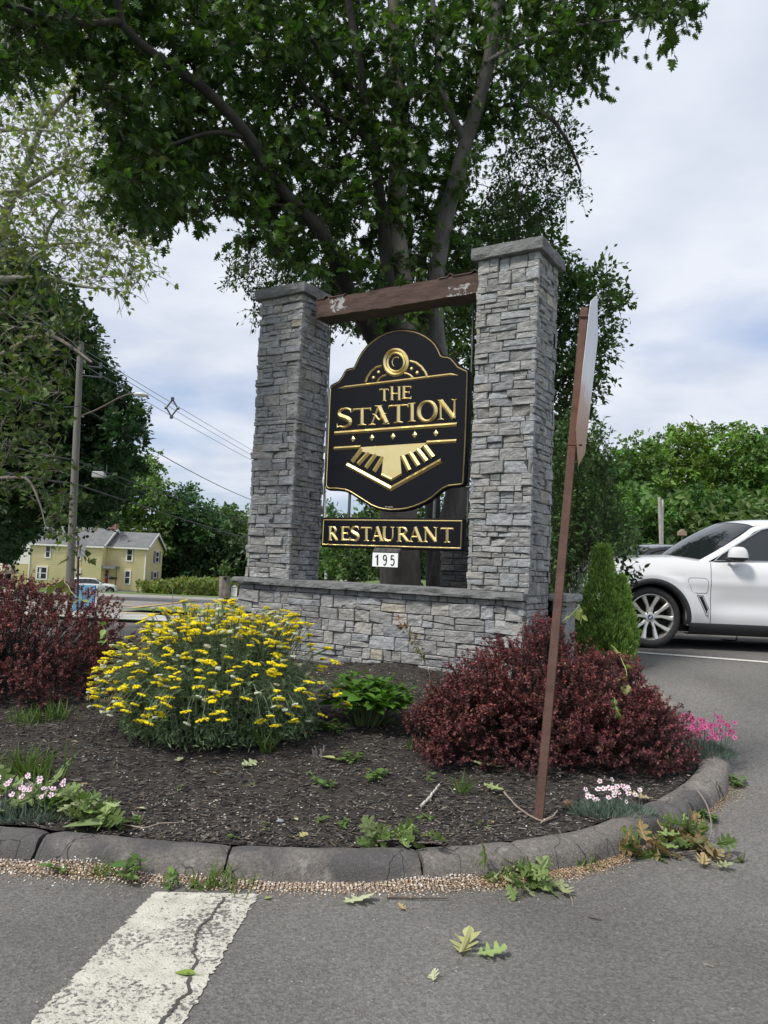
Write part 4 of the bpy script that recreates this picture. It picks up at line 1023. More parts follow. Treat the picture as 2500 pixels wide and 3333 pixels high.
L2 = limb(mb, Fp((1425, 2060, 10.6), (1438, 1900, 10.6), (1470, 1690, 10.7), (1490, 1580, 10.7), (1440, 1250, 10.7), (1411, 1025, 10.7), (1421, 880, 10.6), (1455, 690, 10.6), (1492, 560, 10.5), (1520, 450, 10.4), (1546, 374, 10.3), (1580, 250, 10.2), (1605, 130, 10.1), (1630, -60, 10.0)), .20, .08, 14, seg=40); LP.append(L2)
LP.append(limb(mb, Fp((1590, 200, 10.1), (1720, 130, 9.9), (1900, 80, 9.6), (2080, 60, 9.4)), .04, .012, 6))
LP.append(limb(mb, Fp((1520, 470, 10.4), (1440, 300, 10.2), (1420, 100, 10.1), (1400, -80, 10)), .06, .03, 7))
mb.build('leaning_stem', M_bark, t, smooth=True)
polyA = [(-60, -90), (-60, 130), (40, 165), (110, 120), (185, 135), (225, 180), (250, 280), (232, 400), (280, 470), (360, 500), (400, 455), (445, 430), (505, 440), (560, 500), (620, 560), (680, 590), (740, 690), (830, 715), (925, 690), (985, 570), (1010, 440), (1040, 320), (1120, 235), (1180, 190), (1250, 215), (1290, 130), (1370, 45), (1480, 75), (1500, 10), (1480, -90)]
Pn = even_pts(polyA, 600)
Yd = np.interp(Pn[:, 0], [-60, 300, 800, 1100, 1500], [7.0, 7.9, 9.8, 9.9, 9.2]) + rng.uniform(-.5, 2.3, len(Pn))
Yd = Yd + 1.3 * ((Pn[:, 0] > 935) & (Pn[:, 0] < 1075) & (Pn[:, 1] < 600)) * rng.random(len(Pn))
CA = np.array([D(p[0], p[1], y) for p, y in zip(Pn, Yd)])
mt = MB(); twig_net(mt, LP, CA, .006, 4)
mb = MB(); crown(mb, CA, .40, 55, LEAF_OAK, .125, (1, 1, 1), dv=.35, droop=.5, flat=.7, squash=.75, clumpv=.35, TW=mt); mt.build('twigs', M_barkd, t, smooth=True)
mb.build('crown', leafmat('oak_leaf', (.046, .088, .018), .38, .42), t)

# ------------------------------------------------------------------ generic tree with its own crown and trunk
def tree(name, label, polys, Yr, n, per, tmpl, size, R, col, mat_name, base, trunk_r=.2, limbs=(), bark=None, droop=.2, dv=.25, group=None, clumpv=.25, twig=.008, squash=.8, transl=.3, fork=None, cat='tree'):
    t = empty(name, tuple(base)); tag(t, label, cat, group)
    Pn = even_pts(polys, n); C = D2(Pn, Yr)
    mb = MB(); LPs = []
    if limbs:
        for l in limbs: LPs.append(limb(mb, *l))
    else:
        top = C[np.argmax(C[:, 2])]; mid = C.mean(0)
        LPs.append(limb(mb, [base, base * .4 + np.array([mid[0], mid[1], base[2] * .5 + mid[2] * .5]) * .6, mid, (mid + top) / 2], trunk_r, trunk_r * .3, 8, seg=16))
        for k in range(6):
            c = C[rng.integers(len(C))]; a = LPs[0][rng.integers(6, 14)]
            LPs.append(limb(mb, [a, (a + c) / 2 + np.array([0, 0, .3]), c], trunk_r * .35, trunk_r * .08, 6, seg=8))
    if twig: twig_net(mb, LPs, C, twig, 3)
    mc = mb
    mb = MB(); crown(mb, C, R * 1.12, per, tmpl, size, (1, 1, 1), dv=dv, droop=droop, clumpv=clumpv, squash=squash, TW=mc if Yr[0] < 20 else None)
    mc.build('trunk', bark or M_barkd, t, smooth=True)
    mb.build('crown', leafmat(mat_name, col, transl), t)
    return t
def gb(px, Y):      # ground point under a column of the picture
    x = (px - 1250) / FPX * Y * 1.0; return np.array([x, Y, float(G(x, Y))])

# feathery small-leaved tree behind the shade tree
tree('feathery_tree', 'feathery small-leaved tree showing sky behind the big shade tree', [(492, 590), (505, 520), (560, 470), (640, 520), (700, 560), (820, 640), (1000, 560), (1060, 400), (1130, 190), (1210, 200), (1240, 330), (1250, 420), (1200, 470), (1150, 500), (1180, 560), (1060, 620), (900, 700), (700, 720), (560, 700), (520, 620)], (12, 14), 300, 36, LEAF_TINY, .08, .32, (.045, .085, .022), 'feather_leaf', np.array([1.2, 12.8, .62]), limbs=[
    (Fp((1420, 2000, 12.8), (1400, 1500, 12.8), (1370, 900, 12.8), (1450, 600, 12.6), (1560, 400, 12.4), (1690, 330, 12.2), (1760, 365, 12), (1830, 430, 12), (1890, 560, 12)), .16, .02, 8, .01, 24),
    (Fp((1370, 1000, 12.8), (1150, 950, 12.8), (960, 850, 12.8), (850, 770, 12.8), (800, 840, 12.8)), .07, .012, 6), (Fp((1690, 330, 12.2), (1720, 200, 12), (1800, 330, 12)), .03, .01, 5)], clumpv=.3, squash=1.2)
# mid green tree behind the right-hand pillar
tree('bushy_oak', 'mid green bushy tree directly behind the right-hand pillar', [(1010, 520), (1060, 450), (1130, 430), (1190, 470), (1200, 530), (1240, 580), (1300, 590), (1345, 650), (1330, 680), (1300, 760), (1290, 830), (1260, 880), (1210, 960), (1190, 1230), (1100, 1230), (1040, 1150), (1010, 1000), (960, 800), (900, 700)], (13.5, 16), 400, 66, LEAF_TINY, .125, .44, (.055, .105, .026), 'bushy_leaf', gb(1700, 14.5), .18, dv=.35, clumpv=.35)
# pale barked plane tree, left
sy = lambda *a: Fp(*[(x, y, z) for x, y, z in a])
tree('plane_tree', 'sparse pale-barked plane tree with light leaves at the upper left', [(-60, 130), (60, 140), (200, 110), (300, 170), (290, 330), (260, 400), (300, 480), (335, 540), (330, 590), (280, 640), (240, 620), (180, 600), (60, 560), (-60, 560)], (13, 17), 330, 12, LEAF_MAPLE, .105, .42, (.18, .24, .06), 'plane_leaf', gb(-380, 15.5), limbs=[
    (sy((-300, 2000, 15.5), (-220, 1500, 15.5), (-110, 1100, 15.5), (-20, 800, 15.5), (54, 612, 15.3), (100, 505, 15.1), (127, 425, 15), (174, 371, 14.8), (221, 317, 14.6), (281, 257, 14.4), (330, 150, 14.2)), .24, .03, 10, .0, 30),
    (sy((54, 625, 15.3), (134, 580, 15), (221, 537, 14.7), (295, 558, 14.4), (350, 600, 14)), .07, .015, 7), (sy((-60, 640, 15.5), (60, 619, 15.2), (130, 625, 15), (200, 660, 14.6)), .05, .012, 6),
    (sy((-60, 430, 15), (87, 421, 15), (200, 431, 14.8), (260, 450, 14.4)), .05, .012, 6), (sy((-80, 915, 15.4), (60, 905, 15), (167, 910, 14.8), (250, 930, 14.4), (342, 940, 14)), .09, .02, 8),
    (sy((60, 900, 15.2), (80, 860, 15), (134, 820, 14.8), (174, 796, 14.6), (295, 790, 14)), .06, .012, 6), (sy((134, 820, 14.8), (160, 740, 14.6), (190, 690, 14.4), (250, 640, 14.2)), .05, .012, 6),
    (sy((127, 425, 15), (140, 340, 15), (150, 250, 14.8), (190, 160, 14.6)), .04, .01, 6)], bark=M_pale, clumpv=.25, droop=.3, dv=.3, twig=.008)
tree('plane_bough', 'hanging yellow-green plane boughs in front of the dark maple at the left', [(-60, 560), (60, 560), (140, 600), (180, 680), (150, 800), (115, 900), (120, 1000), (165, 1090), (150, 1150), (185, 1200), (100, 1130), (70, 1080), (-60, 1060)], (12, 15), 90, 20, LEAF_MAPLE, .12, .36, (.065, .105, .024), 'plane_leaf2', gb(-420, 14), limbs=[
    (sy((-200, 1400, 14), (-40, 1190, 14), (49, 1130, 13.8), (136, 1087, 13.6), (200, 1108, 13.4), (300, 1180, 13)), .09, .02, 8), (sy((-100, 1560, 14), (40, 1555, 13.6), (90, 1560, 13.4), (130, 1640, 13.2), (150, 1720, 13)), .05, .01, 6), (sy((-300, 1950, 14), (-260, 1600, 14), (-200, 1400, 14)), .2, .1, 8)], bark=M_bark2, dv=.35, twig=.004)
tree('dark_maple', 'very dark dense maple left of the yellow house', [(-60, 540), (60, 545), (110, 640), (170, 680), (220, 800), (270, 850), (305, 900), (280, 950), (290, 1010), (262, 1060), (235, 1110), (130, 1125), (60, 1130), (-60, 1180)], (34, 42), 560, 54, LEAF_CLUMP, .30, 1.0, (.020, .050, .014), 'maple_leaf', gb(-330, 40), .5, twig=.03, clumpv=.4)
tree('dark_maple', 'dark leafy crown hanging low over the left end of the house', [(-60, 1150), (30, 1130), (60, 1165), (45, 1190), (20, 1200), (-60, 1205)], (60, 66), 60, 50, LEAF_CLUMP, .35, .9, (.018, .045, .012), 'maple_leaf', gb(-100, 63), .4, twig=.03)
# trees behind the house
bgs = [
 ([(235, 1010), (290, 985), (330, 990), (345, 1040), (370, 1060), (365, 1130), (350, 1200), (250, 1180)], (98, 106), 'light green tree right behind the house roof', (.085, .14, .035), 'bg_leaf_a', 300),
 ([(130, 1050), (240, 1020), (260, 1100), (260, 1160), (120, 1150)], (108, 116), 'olive tree behind the middle of the house roof', (.05, .09, .025), 'bg_leaf_b', 190),
 ([(355, 1090), (385, 1060), (400, 1050), (415, 1080), (440, 1105), (470, 1110), (480, 1180), (480, 1235), (355, 1230)], (102, 112), 'dark tree with a single tall top right of the house', (.028, .062, .02), 'bg_leaf_c', 400),
 ([(440, 1130), (470, 1105), (515, 1110), (545, 1120), (545, 1240), (440, 1235)], (112, 122), 'round green tree beside the left pillar', (.055, .10, .028), 'bg_leaf_b', 510),
 ([(690, 1190), (740, 1150), (800, 1110), (860, 1120), (860, 1235), (700, 1230)], (60, 70), 'distant green tree seen under the lower sign', (.05, .10, .028), 'bg_leaf_b', 760),
 ([(540, 1130), (700, 1100), (760, 1120), (740, 1230), (560, 1235)], (118, 128), 'distant dark tree behind the left pillar', (.03, .065, .02), 'bg_leaf_c', 620)]
for pl_, Yr_, lab, col_, mn, bx in bgs:
    tree('background_tree', lab, pl_, Yr_, 120, 46, LEAF_CLUMP, Yr_[0] * .0055, Yr_[0] * .019, tuple(np.array(col_) * 1.55), mn, gb(bx * 1.507, np.mean(Yr_)), .35, group='trees behind the yellow house', twig=.05, clumpv=.35)
# bright leafy shrub seen between the pillars
tree('leafy_shrub', 'bright green shrub between the left pillar and the thick trunk', [(755, 1170), (790, 1080), (840, 1075), (900, 1090), (960, 1080), (1010, 1060), (1010, 1240), (760, 1240)], (14, 16), 90, 40, LEAF_OVAL, .085, .28, (.07, .13, .03), 'shrub_leaf', gb(1250, 15), .06, twig=.006, cat='shrub')
# treeline to the right
tl = [([(1180, 1010), (1215, 960), (1260, 980), (1300, 1010), (1330, 1010), (1360, 1040), (1360, 1230), (1180, 1240)], 'leftmost green tree of the right treeline', (.045, .095, .028)),
      ([(1320, 1010), (1350, 975), (1385, 965), (1420, 960), (1430, 1060), (1430, 1200), (1330, 1200)], 'first round tree of the treeline left of the wooden pole', (.075, .135, .035)),
      ([(1400, 980), (1430, 940), (1480, 925), (1520, 940), (1530, 1040), (1530, 1190), (1410, 1195)], 'yellow-green tree behind the wooden pole', (.085, .14, .03)),
      ([(1500, 960), (1530, 935), (1570, 925), (1610, 920), (1630, 960), (1640, 1150), (1510, 1180)], 'tallest tree of the treeline above the windshield', (.08, .14, .035)),
      ([(1600, 960), (1640, 935), (1700, 930), (1740, 940), (1760, 1150), (1610, 1160)], 'green tree above the roof of the white car', (.07, .13, .032)),
      ([(1290, 1080), (1340, 1050), (1400, 1070), (1440, 1100), (1440, 1215), (1290, 1230)], 'low bushy tree behind the dark car', (.06, .12, .03)),
      ([(1440, 1090), (1520, 1060), (1600, 1080), (1680, 1080), (1700, 1170), (1440, 1210)], 'dark lower tree behind the windshield', (.05, .10, .03))]
for k, (pl_, lab, col_) in enumerate(tl):
    Y0 = (38, 40, 44, 46, 44, 34, 36)[k]; bx = np.mean([p[0] for p in pl_]) * 1.507
    tree('treeline_tree', lab, pl_, (Y0, Y0 + 6), 150, 46, LEAF_CLUMP, .27, .80, tuple(np.array(col_) * np.array([1.5, 1.5, 1.3])), 'line_leaf_%d' % (k % 3) if k < 3 else 'line_leaf_%d' % k, gb(bx, Y0 + 3), .22, bark=M_pale if k in (1, 3) else M_bark, group='treeline beyond the parking lot', twig=.03, clumpv=.35, dv=.35)

# ------------------------------------------------------------------ near shrubs right of the pillar
def mound_pts(c, rx, ry, rz, n, low=-.3, shell=.62):
    d = rnd_dirs(n * 2, .25, .9); d = d[d[:, 2] > low][:n]; r = shell + (1 - shell) * rng.random(len(d))**.6
    return np.array(c) + d * r[:, None] * np.array([rx, ry, rz]), d
def shrub(name, label, base, C, dirs, per, shoot, tmpl, size, col, mn, stem_r=.004, cat='shrub', droop=0, tipcol=None, dv=.3, stemmat=None, up=.6, shv=0):
    # every clump is a shoot: a thin stem with leaves along it, tips brighter
    t = empty(name, tuple(base)); tag(t, label, cat)
    mb = MB(); ms = MB(); n = len(C)
    D_ = dirs * .8 + np.array([0, 0, up]) + rng.normal(0, .28, (n, 3)); D_ /= np.linalg.norm(D_, axis=1)[:, None]
    Ls = shoot * rng.uniform(.6, 1.4, n) * np.where(rng.random(n) < .05 * (shv > 0), 2.0, 1)
    for i in range(0, n):
        a = C[i] - D_[i] * Ls[i] * .35; b = C[i] + D_[i] * Ls[i]; o = np.array(base) + (a - np.array(base)) * np.array([.35, .35, .25])
        if i % 3 == 0: ms.tube([o, (o + a) / 2 + rng.normal(0, .02, 3), a, b], [stem_r * 1.6, stem_r * 1.3, stem_r, stem_r * .5], 3, cap=False)
        else: ms.tube([a, b], [stem_r, stem_r * .5], 3, cap=False)
    k = np.repeat(np.arange(n), per); m = len(k); s_ = rng.random(m)
    P = C[k] + D_[k] * (Ls[k] * (s_ * 1.35 - .35))[:, None]
    q = rnd_dirs(m); q = q - (q * D_[k]).sum(1)[:, None] * D_[k] * .4 + D_[k] * .45; q /= np.linalg.norm(q, axis=1)[:, None]
    X, Y, Z = frames(q, droop, .6)
    c = tints(m, (1, 1, 1), dv, .06 + .2 * shv) * rng.uniform(1 - shv, 1 + shv, (n, 1))[k]
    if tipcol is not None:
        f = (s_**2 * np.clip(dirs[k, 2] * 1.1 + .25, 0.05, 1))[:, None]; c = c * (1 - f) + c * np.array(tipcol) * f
    mb.inst(*tmpl, P, X, Y, Z, rng.uniform(size * .6, size * 1.25, m), c)
    ms.build('stems', stemmat or M_barkd, t, smooth=True); mb.build('leaves', leafmat(mn, col, .25), t)
    return t
def core_blob(parent, c, rx, ry, rz, col=(.008, .007, .006)):
    pass
# two barberries
def barberry(label, cs, base, seed):
    P = []; Dd = []
    for c, rx, ry, rz, n in cs:
        p, d = mound_pts(c, rx, ry, rz, n); P.append(p); Dd.append(d)
    P = np.concatenate(P); Dd = np.concatenate(Dd); P = P + .15 * np.stack([fbm(P * 3, 2), fbm(P * 3 + 9, 2), fbm(P * 3 + 20, 2)], 1)
    k = P[:, 2] > Bz(P[:, 0], P[:, 1]) + .03
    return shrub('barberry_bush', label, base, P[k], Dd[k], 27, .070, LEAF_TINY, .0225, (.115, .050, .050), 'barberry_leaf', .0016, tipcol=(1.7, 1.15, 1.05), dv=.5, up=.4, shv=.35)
zb = lambda x, y: float(Bz(x, y))
barberry('wide purple-red barberry bush behind the brown steel post', [((1.16, 5.62, .16), .84, .66, .90, 3000), ((1.72, 5.52, .20), .50, .46, .60, 1200), ((.72, 5.42, .14), .50, .42, .58, 1200)], (1.15, 5.75, zb(1.15, 5.75)), 1)
barberry('dark purple barberry bush at the left edge of the bed', [((-2.90, 6.55, .22), .98, .78, .95, 3400), ((-3.9, 6.6, .2), .8, .6, .85, 800)], (-3.1, 6.7, zb(-3.1, 6.7)), 2)
# arborvitae: flattened upright sprays
def arborvitae():
    base = at(1975, 2140, 8.3); base[2] = float(G(base[0], 8.3)) + .05
    t = empty('arborvitae', tuple(base)); tag(t, 'bright green cone-shaped arborvitae beside the front wheel of the white car', 'shrub')
    mb = MB(); n = 2600
    H1 = 1.30; A = []; Ds = []
    for (cx, h, rmax, m) in ((-.07, 1.15, .27, 1500), (.11, .86, .22, 1000)):
        z = rng.random(m)**.8 * h; r = rmax * np.clip(1.03 - z / h, 0, 1)**.80 * (np.minimum(1, .75 + z * 1.2)); a = rng.uniform(0, 2 * PI, m); rr = r * (.55 + .45 * rng.random(m)**.5) * (1 + .12 * np.sin(a * 5 + z * 9))
        A.append(np.stack([base[0] + cx + rr * np.cos(a), base[1] + rr * np.sin(a), base[2] + z], 1)); Ds.append(np.stack([np.cos(a) * .45, np.sin(a) * .45, np.full(m, 1.0)], 1))
    A = np.concatenate(A); Ds = np.concatenate(Ds) + rng.normal(0, .15, (len(A), 3))
    per = 15; k = np.repeat(np.arange(len(A)), per); m = len(k); s_ = rng.random(m)
    q = Ds[k] + rng.normal(0, .38, (m, 3)); q /= np.linalg.norm(q, axis=1)[:, None]
    P = A[k] + Ds[k] * (s_ * .075)[:, None] + rng.normal(0, .010, (m, 3)); X, Y, Z = frames(q, 0, .9)
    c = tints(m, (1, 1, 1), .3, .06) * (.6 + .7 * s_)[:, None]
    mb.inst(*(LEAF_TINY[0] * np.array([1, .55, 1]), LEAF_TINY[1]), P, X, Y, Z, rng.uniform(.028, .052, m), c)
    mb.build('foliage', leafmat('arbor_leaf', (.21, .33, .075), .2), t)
    mb = MB(); mb.tube([base, base + np.array([0, 0, .6]), base + np.array([-.05, 0, 1.2])], [.03, .02, .008], 6); mb.build('trunk', M_bark, t)
arborvitae()
# tall privet right of the pillar
def privet():
    base = gb(1900, 10.8); P = D2(even_pts([(1195, 940), (1215, 920), (1250, 960), (1290, 930), (1320, 990), (1330, 1060), (1350, 1130), (1380, 1190), (1370, 1240), (1330, 1270), (1290, 1330), (1200, 1340), (1185, 1200), (1185, 1000)], 700), (9.8, 11.8)); d = rnd_dirs(len(P), .4)
    return shrub('privet_shrub', 'tall dark green shrub with upright shoots between the right pillar and the white car', base, P, d, 22, .30, LEAF_TINY, .062, (.055, .11, .028), 'privet_leaf', .004, dv=.4, up=1.0)
privet()
def small_branch():
    base = at(2040, 1950, 9.0); P = np.array([at(x, y, 9.0 + rng.uniform(-.15, .15)) for x, y in ((2000, 1800), (2020, 1830), (2030, 1880), (2050, 1905), (2045, 1850), (2060, 1870), (2010, 1860), (2035, 1930), (2055, 1900), (1990, 1830), (2060, 1790 + 80), (2020, 1900))])
    d = np.tile(np.array([.8, -.1, .25]), (len(P), 1))
    return shrub('laurel_branch', 'dark leafy twigs in front of the white car headlight', base, P, d, 8, .16, LEAF_OVAL, .075, (.030, .055, .02), 'laurel_leaf', .004, dv=.35, up=.2)
small_branch()

# ------------------------------------------------------------------ yarrow
def yarrow():
    base = np.array([-1.10, 5.6, zb(-1.10, 5.6)])
    t = empty('yarrow_clump', tuple(base)); tag(t, 'large yarrow clump with flat yellow flower heads and grey-green leaves', 'flowering plant')
    st = MB(); lf = MB(); fy = MB(); fw = MB()
    n = 640
    heads = []
    for i in range(n):
        a = rng.uniform(0, 2 * PI); r = math.sqrt(rng.random()); low = rng.random() < .42
        if low: r = .62 + .45 * rng.random()
        ang = r * 1.05
        H = .97 * rng.uniform(.86, 1.05) if not low else rng.uniform(.38, .85)
        se_ = rng.uniform(.16, 1.0) if rng.random() < .62 else rng.uniform(.75, 1.0)
        if se_ < .6 and rng.random() < .5: a = rng.uniform(1.0 * PI, 1.75 * PI)
        ce_ = math.sqrt(1 - se_ * se_); q_ = rng.uniform(.90, 1.07); r = ce_
        tip = base + np.array([math.cos(a) * ce_ * .86, math.sin(a) * ce_ * .70, (se_ - .13 * se_**4) * .96]) * q_ * (1 + .05 * math.sin(a * 4 + 1))
        tip[2] = max(tip[2], zb(tip[0], tip[1]) + .12)
        b = base + np.array([math.cos(a) * r * .58, math.sin(a) * r * .42, 0]); m = (b + tip) / 2 + np.array([0, 0, .12]) * (1 + r)
        P = smooth_path(np.array([b, m, tip]), 7); st.tube(P, np.linspace(.004, .0022, 7), 4, cap=False)
        heads.append((tip, P))
        # feathery leaves along the stem
        for s in rng.random(15):
            p = P[min(6, int(s * 7))] + rng.normal(0, .012, 3); L_ = rng.uniform(.06, .14) * (1.25 - .6 * s)
            az = rng.uniform(0, 2 * PI); up = rng.uniform(-.1, .9); d = np.array([math.cos(az), math.sin(az), up]); d /= np.linalg.norm(d)
            sd = np.cross(d, [0, 0, 1]); sd /= np.linalg.norm(sd); nz = np.cross(sd, d)
            k = 9; ts = np.linspace(.08, 1, k); V = []; F = []
            for j, tt_ in enumerate(ts):
                c0 = p + d * L_ * tt_ - np.array([0, 0, .25 * L_ * tt_**2]); w_ = L_ * .20 * math.sin(PI * min(1, tt_ * .9 + .12))
                for sg in (-1, 1):
                    V += [c0, c0 + sd * sg * w_ + d * w_ * .5 + nz * w_ * .3, c0 + d * L_ * .05]; F.append([len(V) - 3, len(V) - 2, len(V) - 1])
            lf.add(np.array(V), F, tints(1, (1, 1, 1), .3, .06)[0])
    FYS, FWS = fy, fw
    # fine filler foliage through the dome
    n2 = 26000; d_ = rnd_dirs(n2, .25, 1); d_[:, 2] = np.abs(d_[:, 2]); r_ = (.30 + .58 * rng.random(n2)**.8)[:, None]
    Pf = base + d_ * r_ * np.array([.80, .60, .84]); Pf[:, 2] = np.maximum(Pf[:, 2], Bz(Pf[:, 0], Pf[:, 1]) + .01); X, Y, Z = frames(rnd_dirs(n2, .5), 0, 1)
    lf.inst(LEAF_TINY[0] * np.array([1, .45, 1]), LEAF_TINY[1], Pf, X, Y, Z, rng.uniform(.025, .06, n2), tints(n2, (1, 1, 1), .35, .06))
    hp = []
    for i, (tip, P) in enumerate(heads):
        fy, fw = (MB(), MB()) if i < 0 else (FYS, FWS)
        if tip[1] < base[1] and len(hp) < 98: fy = fw = MB(); hp.append((fy, tip, None))
        white = rng.random() < .30
        R_ = rng.uniform(.020, .040) if not white else rng.uniform(.012, .02)
        mbx = fw if white else fy
        if hp and hp[-1][0] is mbx: hp[-1] = (mbx, tip, white)
        k = int(16 + R_ * 400)
        if not white and rng.random() < .25: R_ *= 1.25
        q = rng.random(k)**.5 * R_; aa = rng.uniform(0, 2 * PI, k); X = np.stack([q * np.cos(aa), q * np.sin(aa), -q * q * 5 + rng.normal(0, .0015, k)], 1)
        tl_ = rng.normal(0, .22, 2); X[:, 2] += X[:, 0] * tl_[0] + X[:, 1] * (tl_[1] - .1)
        S = rng.uniform(.006, .0095, k)
        TV = np.array([(math.cos(b) * 1, math.sin(b) * 1, 0) for b in np.arange(6) * PI / 3] + [(math.cos(b) * .7, math.sin(b) * .7, -.8) for b in np.arange(6) * PI / 3])
        TF = [list(range(6))] + [[j, (j + 1) % 6, 6 + (j + 1) % 6, 6 + j][::-1] for j in range(6)]
        I = np.tile(np.eye(3), (k, 1, 1)); mbx.inst(TV, TF, tip + X + np.array([0, 0, .012]), I[:, 0], I[:, 1], I[:, 2], S, tints(k, (1, 1, 1), .12, .03))
        for j in range(5): st.tube([P[-2] * .4 + P[-1] * .6, tip + X[rng.integers(k)] + np.array([0, 0, .008])], [.0018, .001], 3, cap=False)
    st.build('stems', mat('yarrow_stem', (.14, .18, .115), .8), t); lf.build('leaves', leafmat('yarrow_leaf', (.175, .25, .125), .25), t)
    MY, MW = mat('yarrow_yellow', (.90, .75, .015), .7, var=.12, vs=40, attr=True), mat('yarrow_pale', (.62, .64, .50), .7, var=.1, vs=40, attr=True)
    for m_, tp_, wh in hp: m_.build('flower_head', MW if wh else MY, t)
    FYS.build('yellow_flower_heads', MY, t)['kind'] = 'stuff'; FWS.build('pale_flower_heads', MW, t)['kind'] = 'stuff'
yarrow()
# fresh green hydrangea-like plant
def rosette_plant(name, label, c, R, H, nst, size, col, mn, tmpl=LEAF_OVAL, lv=9):
    t = empty(name, tuple(c)); tag(t, label, 'plant'); st = MB(); lf = MB()
    P = []; DX = []; S = []
    for i in range(nst):
        a = rng.uniform(0, 2 * PI); r = math.sqrt(rng.random()); h = H * math.sqrt(1 - .6 * r * r) * rng.uniform(.75, 1.05)
        b = c + np.array([math.cos(a), math.sin(a), 0]) * R * r * .3; tp = c + np.array([math.cos(a) * R * r, math.sin(a) * R * r, h])
        Q = smooth_path(np.array([b, (b + tp) / 2 + [0, 0, .05], tp]), 6); st.tube(Q, np.linspace(.005, .003, 6), 4, cap=False)
        for k in range(lv):
            s = 1 - (k / lv) * .7; az = k * 2.4 + a; up = .7 if k < 3 else .15
            P.append(Q[-1] * s + Q[2] * (1 - s)); DX.append((math.cos(az), math.sin(az), up)); S.append(size * (.55 + .6 * min(1, k / 4)) * rng.uniform(.8, 1.15))
    DX = np.array(DX, float); DX /= np.linalg.norm(DX, axis=1)[:, None]; X, Y, Z = frames(DX, .15, .25)
    TV = np.array([(0, 0, 0), (.2, -.17, .05), (.45, -.29, .06), (.75, -.2, .0), (1, 0, -.14), (.75, .2, .0), (.45, .29, .06), (.2, .17, .05), (.45, 0, -.03), (.75, 0, -.07)])
    TF = [[0, 1, 2, 8], [8, 2, 3, 9], [9, 3, 4], [0, 8, 6, 7], [8, 9, 5, 6], [9, 4, 5]]
    lf.inst(TV, TF, np.array(P), X, Y, Z, np.array(S), tints(len(P), (1, 1, 1), .28, .06))
    st.build('stems', mat('green_stem', (.10, .16, .05), .7), t); lf.build('leaves', leafmat(mn, col, .25, .38), t, smooth=True)
hc = np.array([-.07, 5.85, zb(-.07, 5.85)])
rosette_plant('hydrangea', 'fresh green broad-leaved plant between the yarrow and the right barberry', hc, .34, .38, 42, .12, (.065, .15, .022), 'hydrangea_leaf')
# ================================================================== cars
M_wpaint = mat('white_car_paint', (.66, .67, .68), .25, var=.01, coat=.6)
M_dpaint = mat('dark_car_paint', (.02, .021, .024), .2, var=.02, coat=.8)
M_glass = mat('car_glass', (.012, .016, .017), .04, var=.02, spec=.9)
M_trim = mat('black_trim', (.022, .022, .024), .55, var=.1)
M_under = mat('underbody', (.006, .006, .006), .9)
M_chrome = mat('satin_chrome', (.62, .63, .64), .22, metal=1, var=.02)
M_rim = mat('wheel_alloy', (.66, .65, .62), .35, metal=.7, var=.05)
M_tyre = mat('tyre_rubber', (.028, .027, .027), .75, var=.15, vs=30, bump=.2, bs=120)
M_red = mat('red_marker', (.35, .01, .012), .3); M_blue = mat('badge_blue', (.03, .12, .4), .3)
M_lamp = mat('lamp_glass', (.45, .48, .5), .08, var=.3, vs=30)
ip = lambda T: (lambda x: np.interp(x, [p[0] for p in T], [p[1] for p in T]))
W_ = 1.98
ztop_ = ip([(-.88, .70), (-.83, .84), (-.72, .945), (-.55, 1.005), (-.38, 1.045), (0, 1.085), (.4, 1.105), (.74, 1.085), (1.42, 1.115), (2.5, 1.145), (3.4, 1.18), (3.85, 1.15), (4.04, .95)])
def inset_(x, z):
    x, z = np.asarray(x, float), np.asarray(z, float)
    a = np.where(x < -.35, .60 * np.clip((-.35 - x) / .53, 0, 1)**2.3, 0) + np.where(x > 3.5, .38 * np.clip((x - 3.5) / .54, 0, 1)**2, 0)
    a = a + .05 * np.clip((.46 - z) / .2, 0, 1)**1.5 + .085 * np.clip((z - .92) / .2, 0, 1)**1.8
    door = sstep(.6, 1.0, x) * sstep(3.0, 2.6, x)
    a = a + door * (.028 * np.exp(-((z - .58) / .13)**2)) - .012 * np.exp(-((z - .83) / .05)**2)
    # flared wheel arches
    for wx in (0, 2.975):
        r = np.sqrt((x - wx)**2 + (z - .378)**2); a = a - .035 * np.exp(-((r - .48) / .09)**2)
    return np.maximum(a, -.03)
def zlow_(x):
    x = np.asarray(x, float); z = .30 + np.where(x < -.5, .05 * (-.5 - x) / .38, 0)
    for wx in (0, 2.975):
        dx = np.abs(x - wx); h = .378 + np.sqrt(np.maximum(.425**2 - dx**2, 0)); z = np.where(dx < .425, np.maximum(z, h), z)
    return z
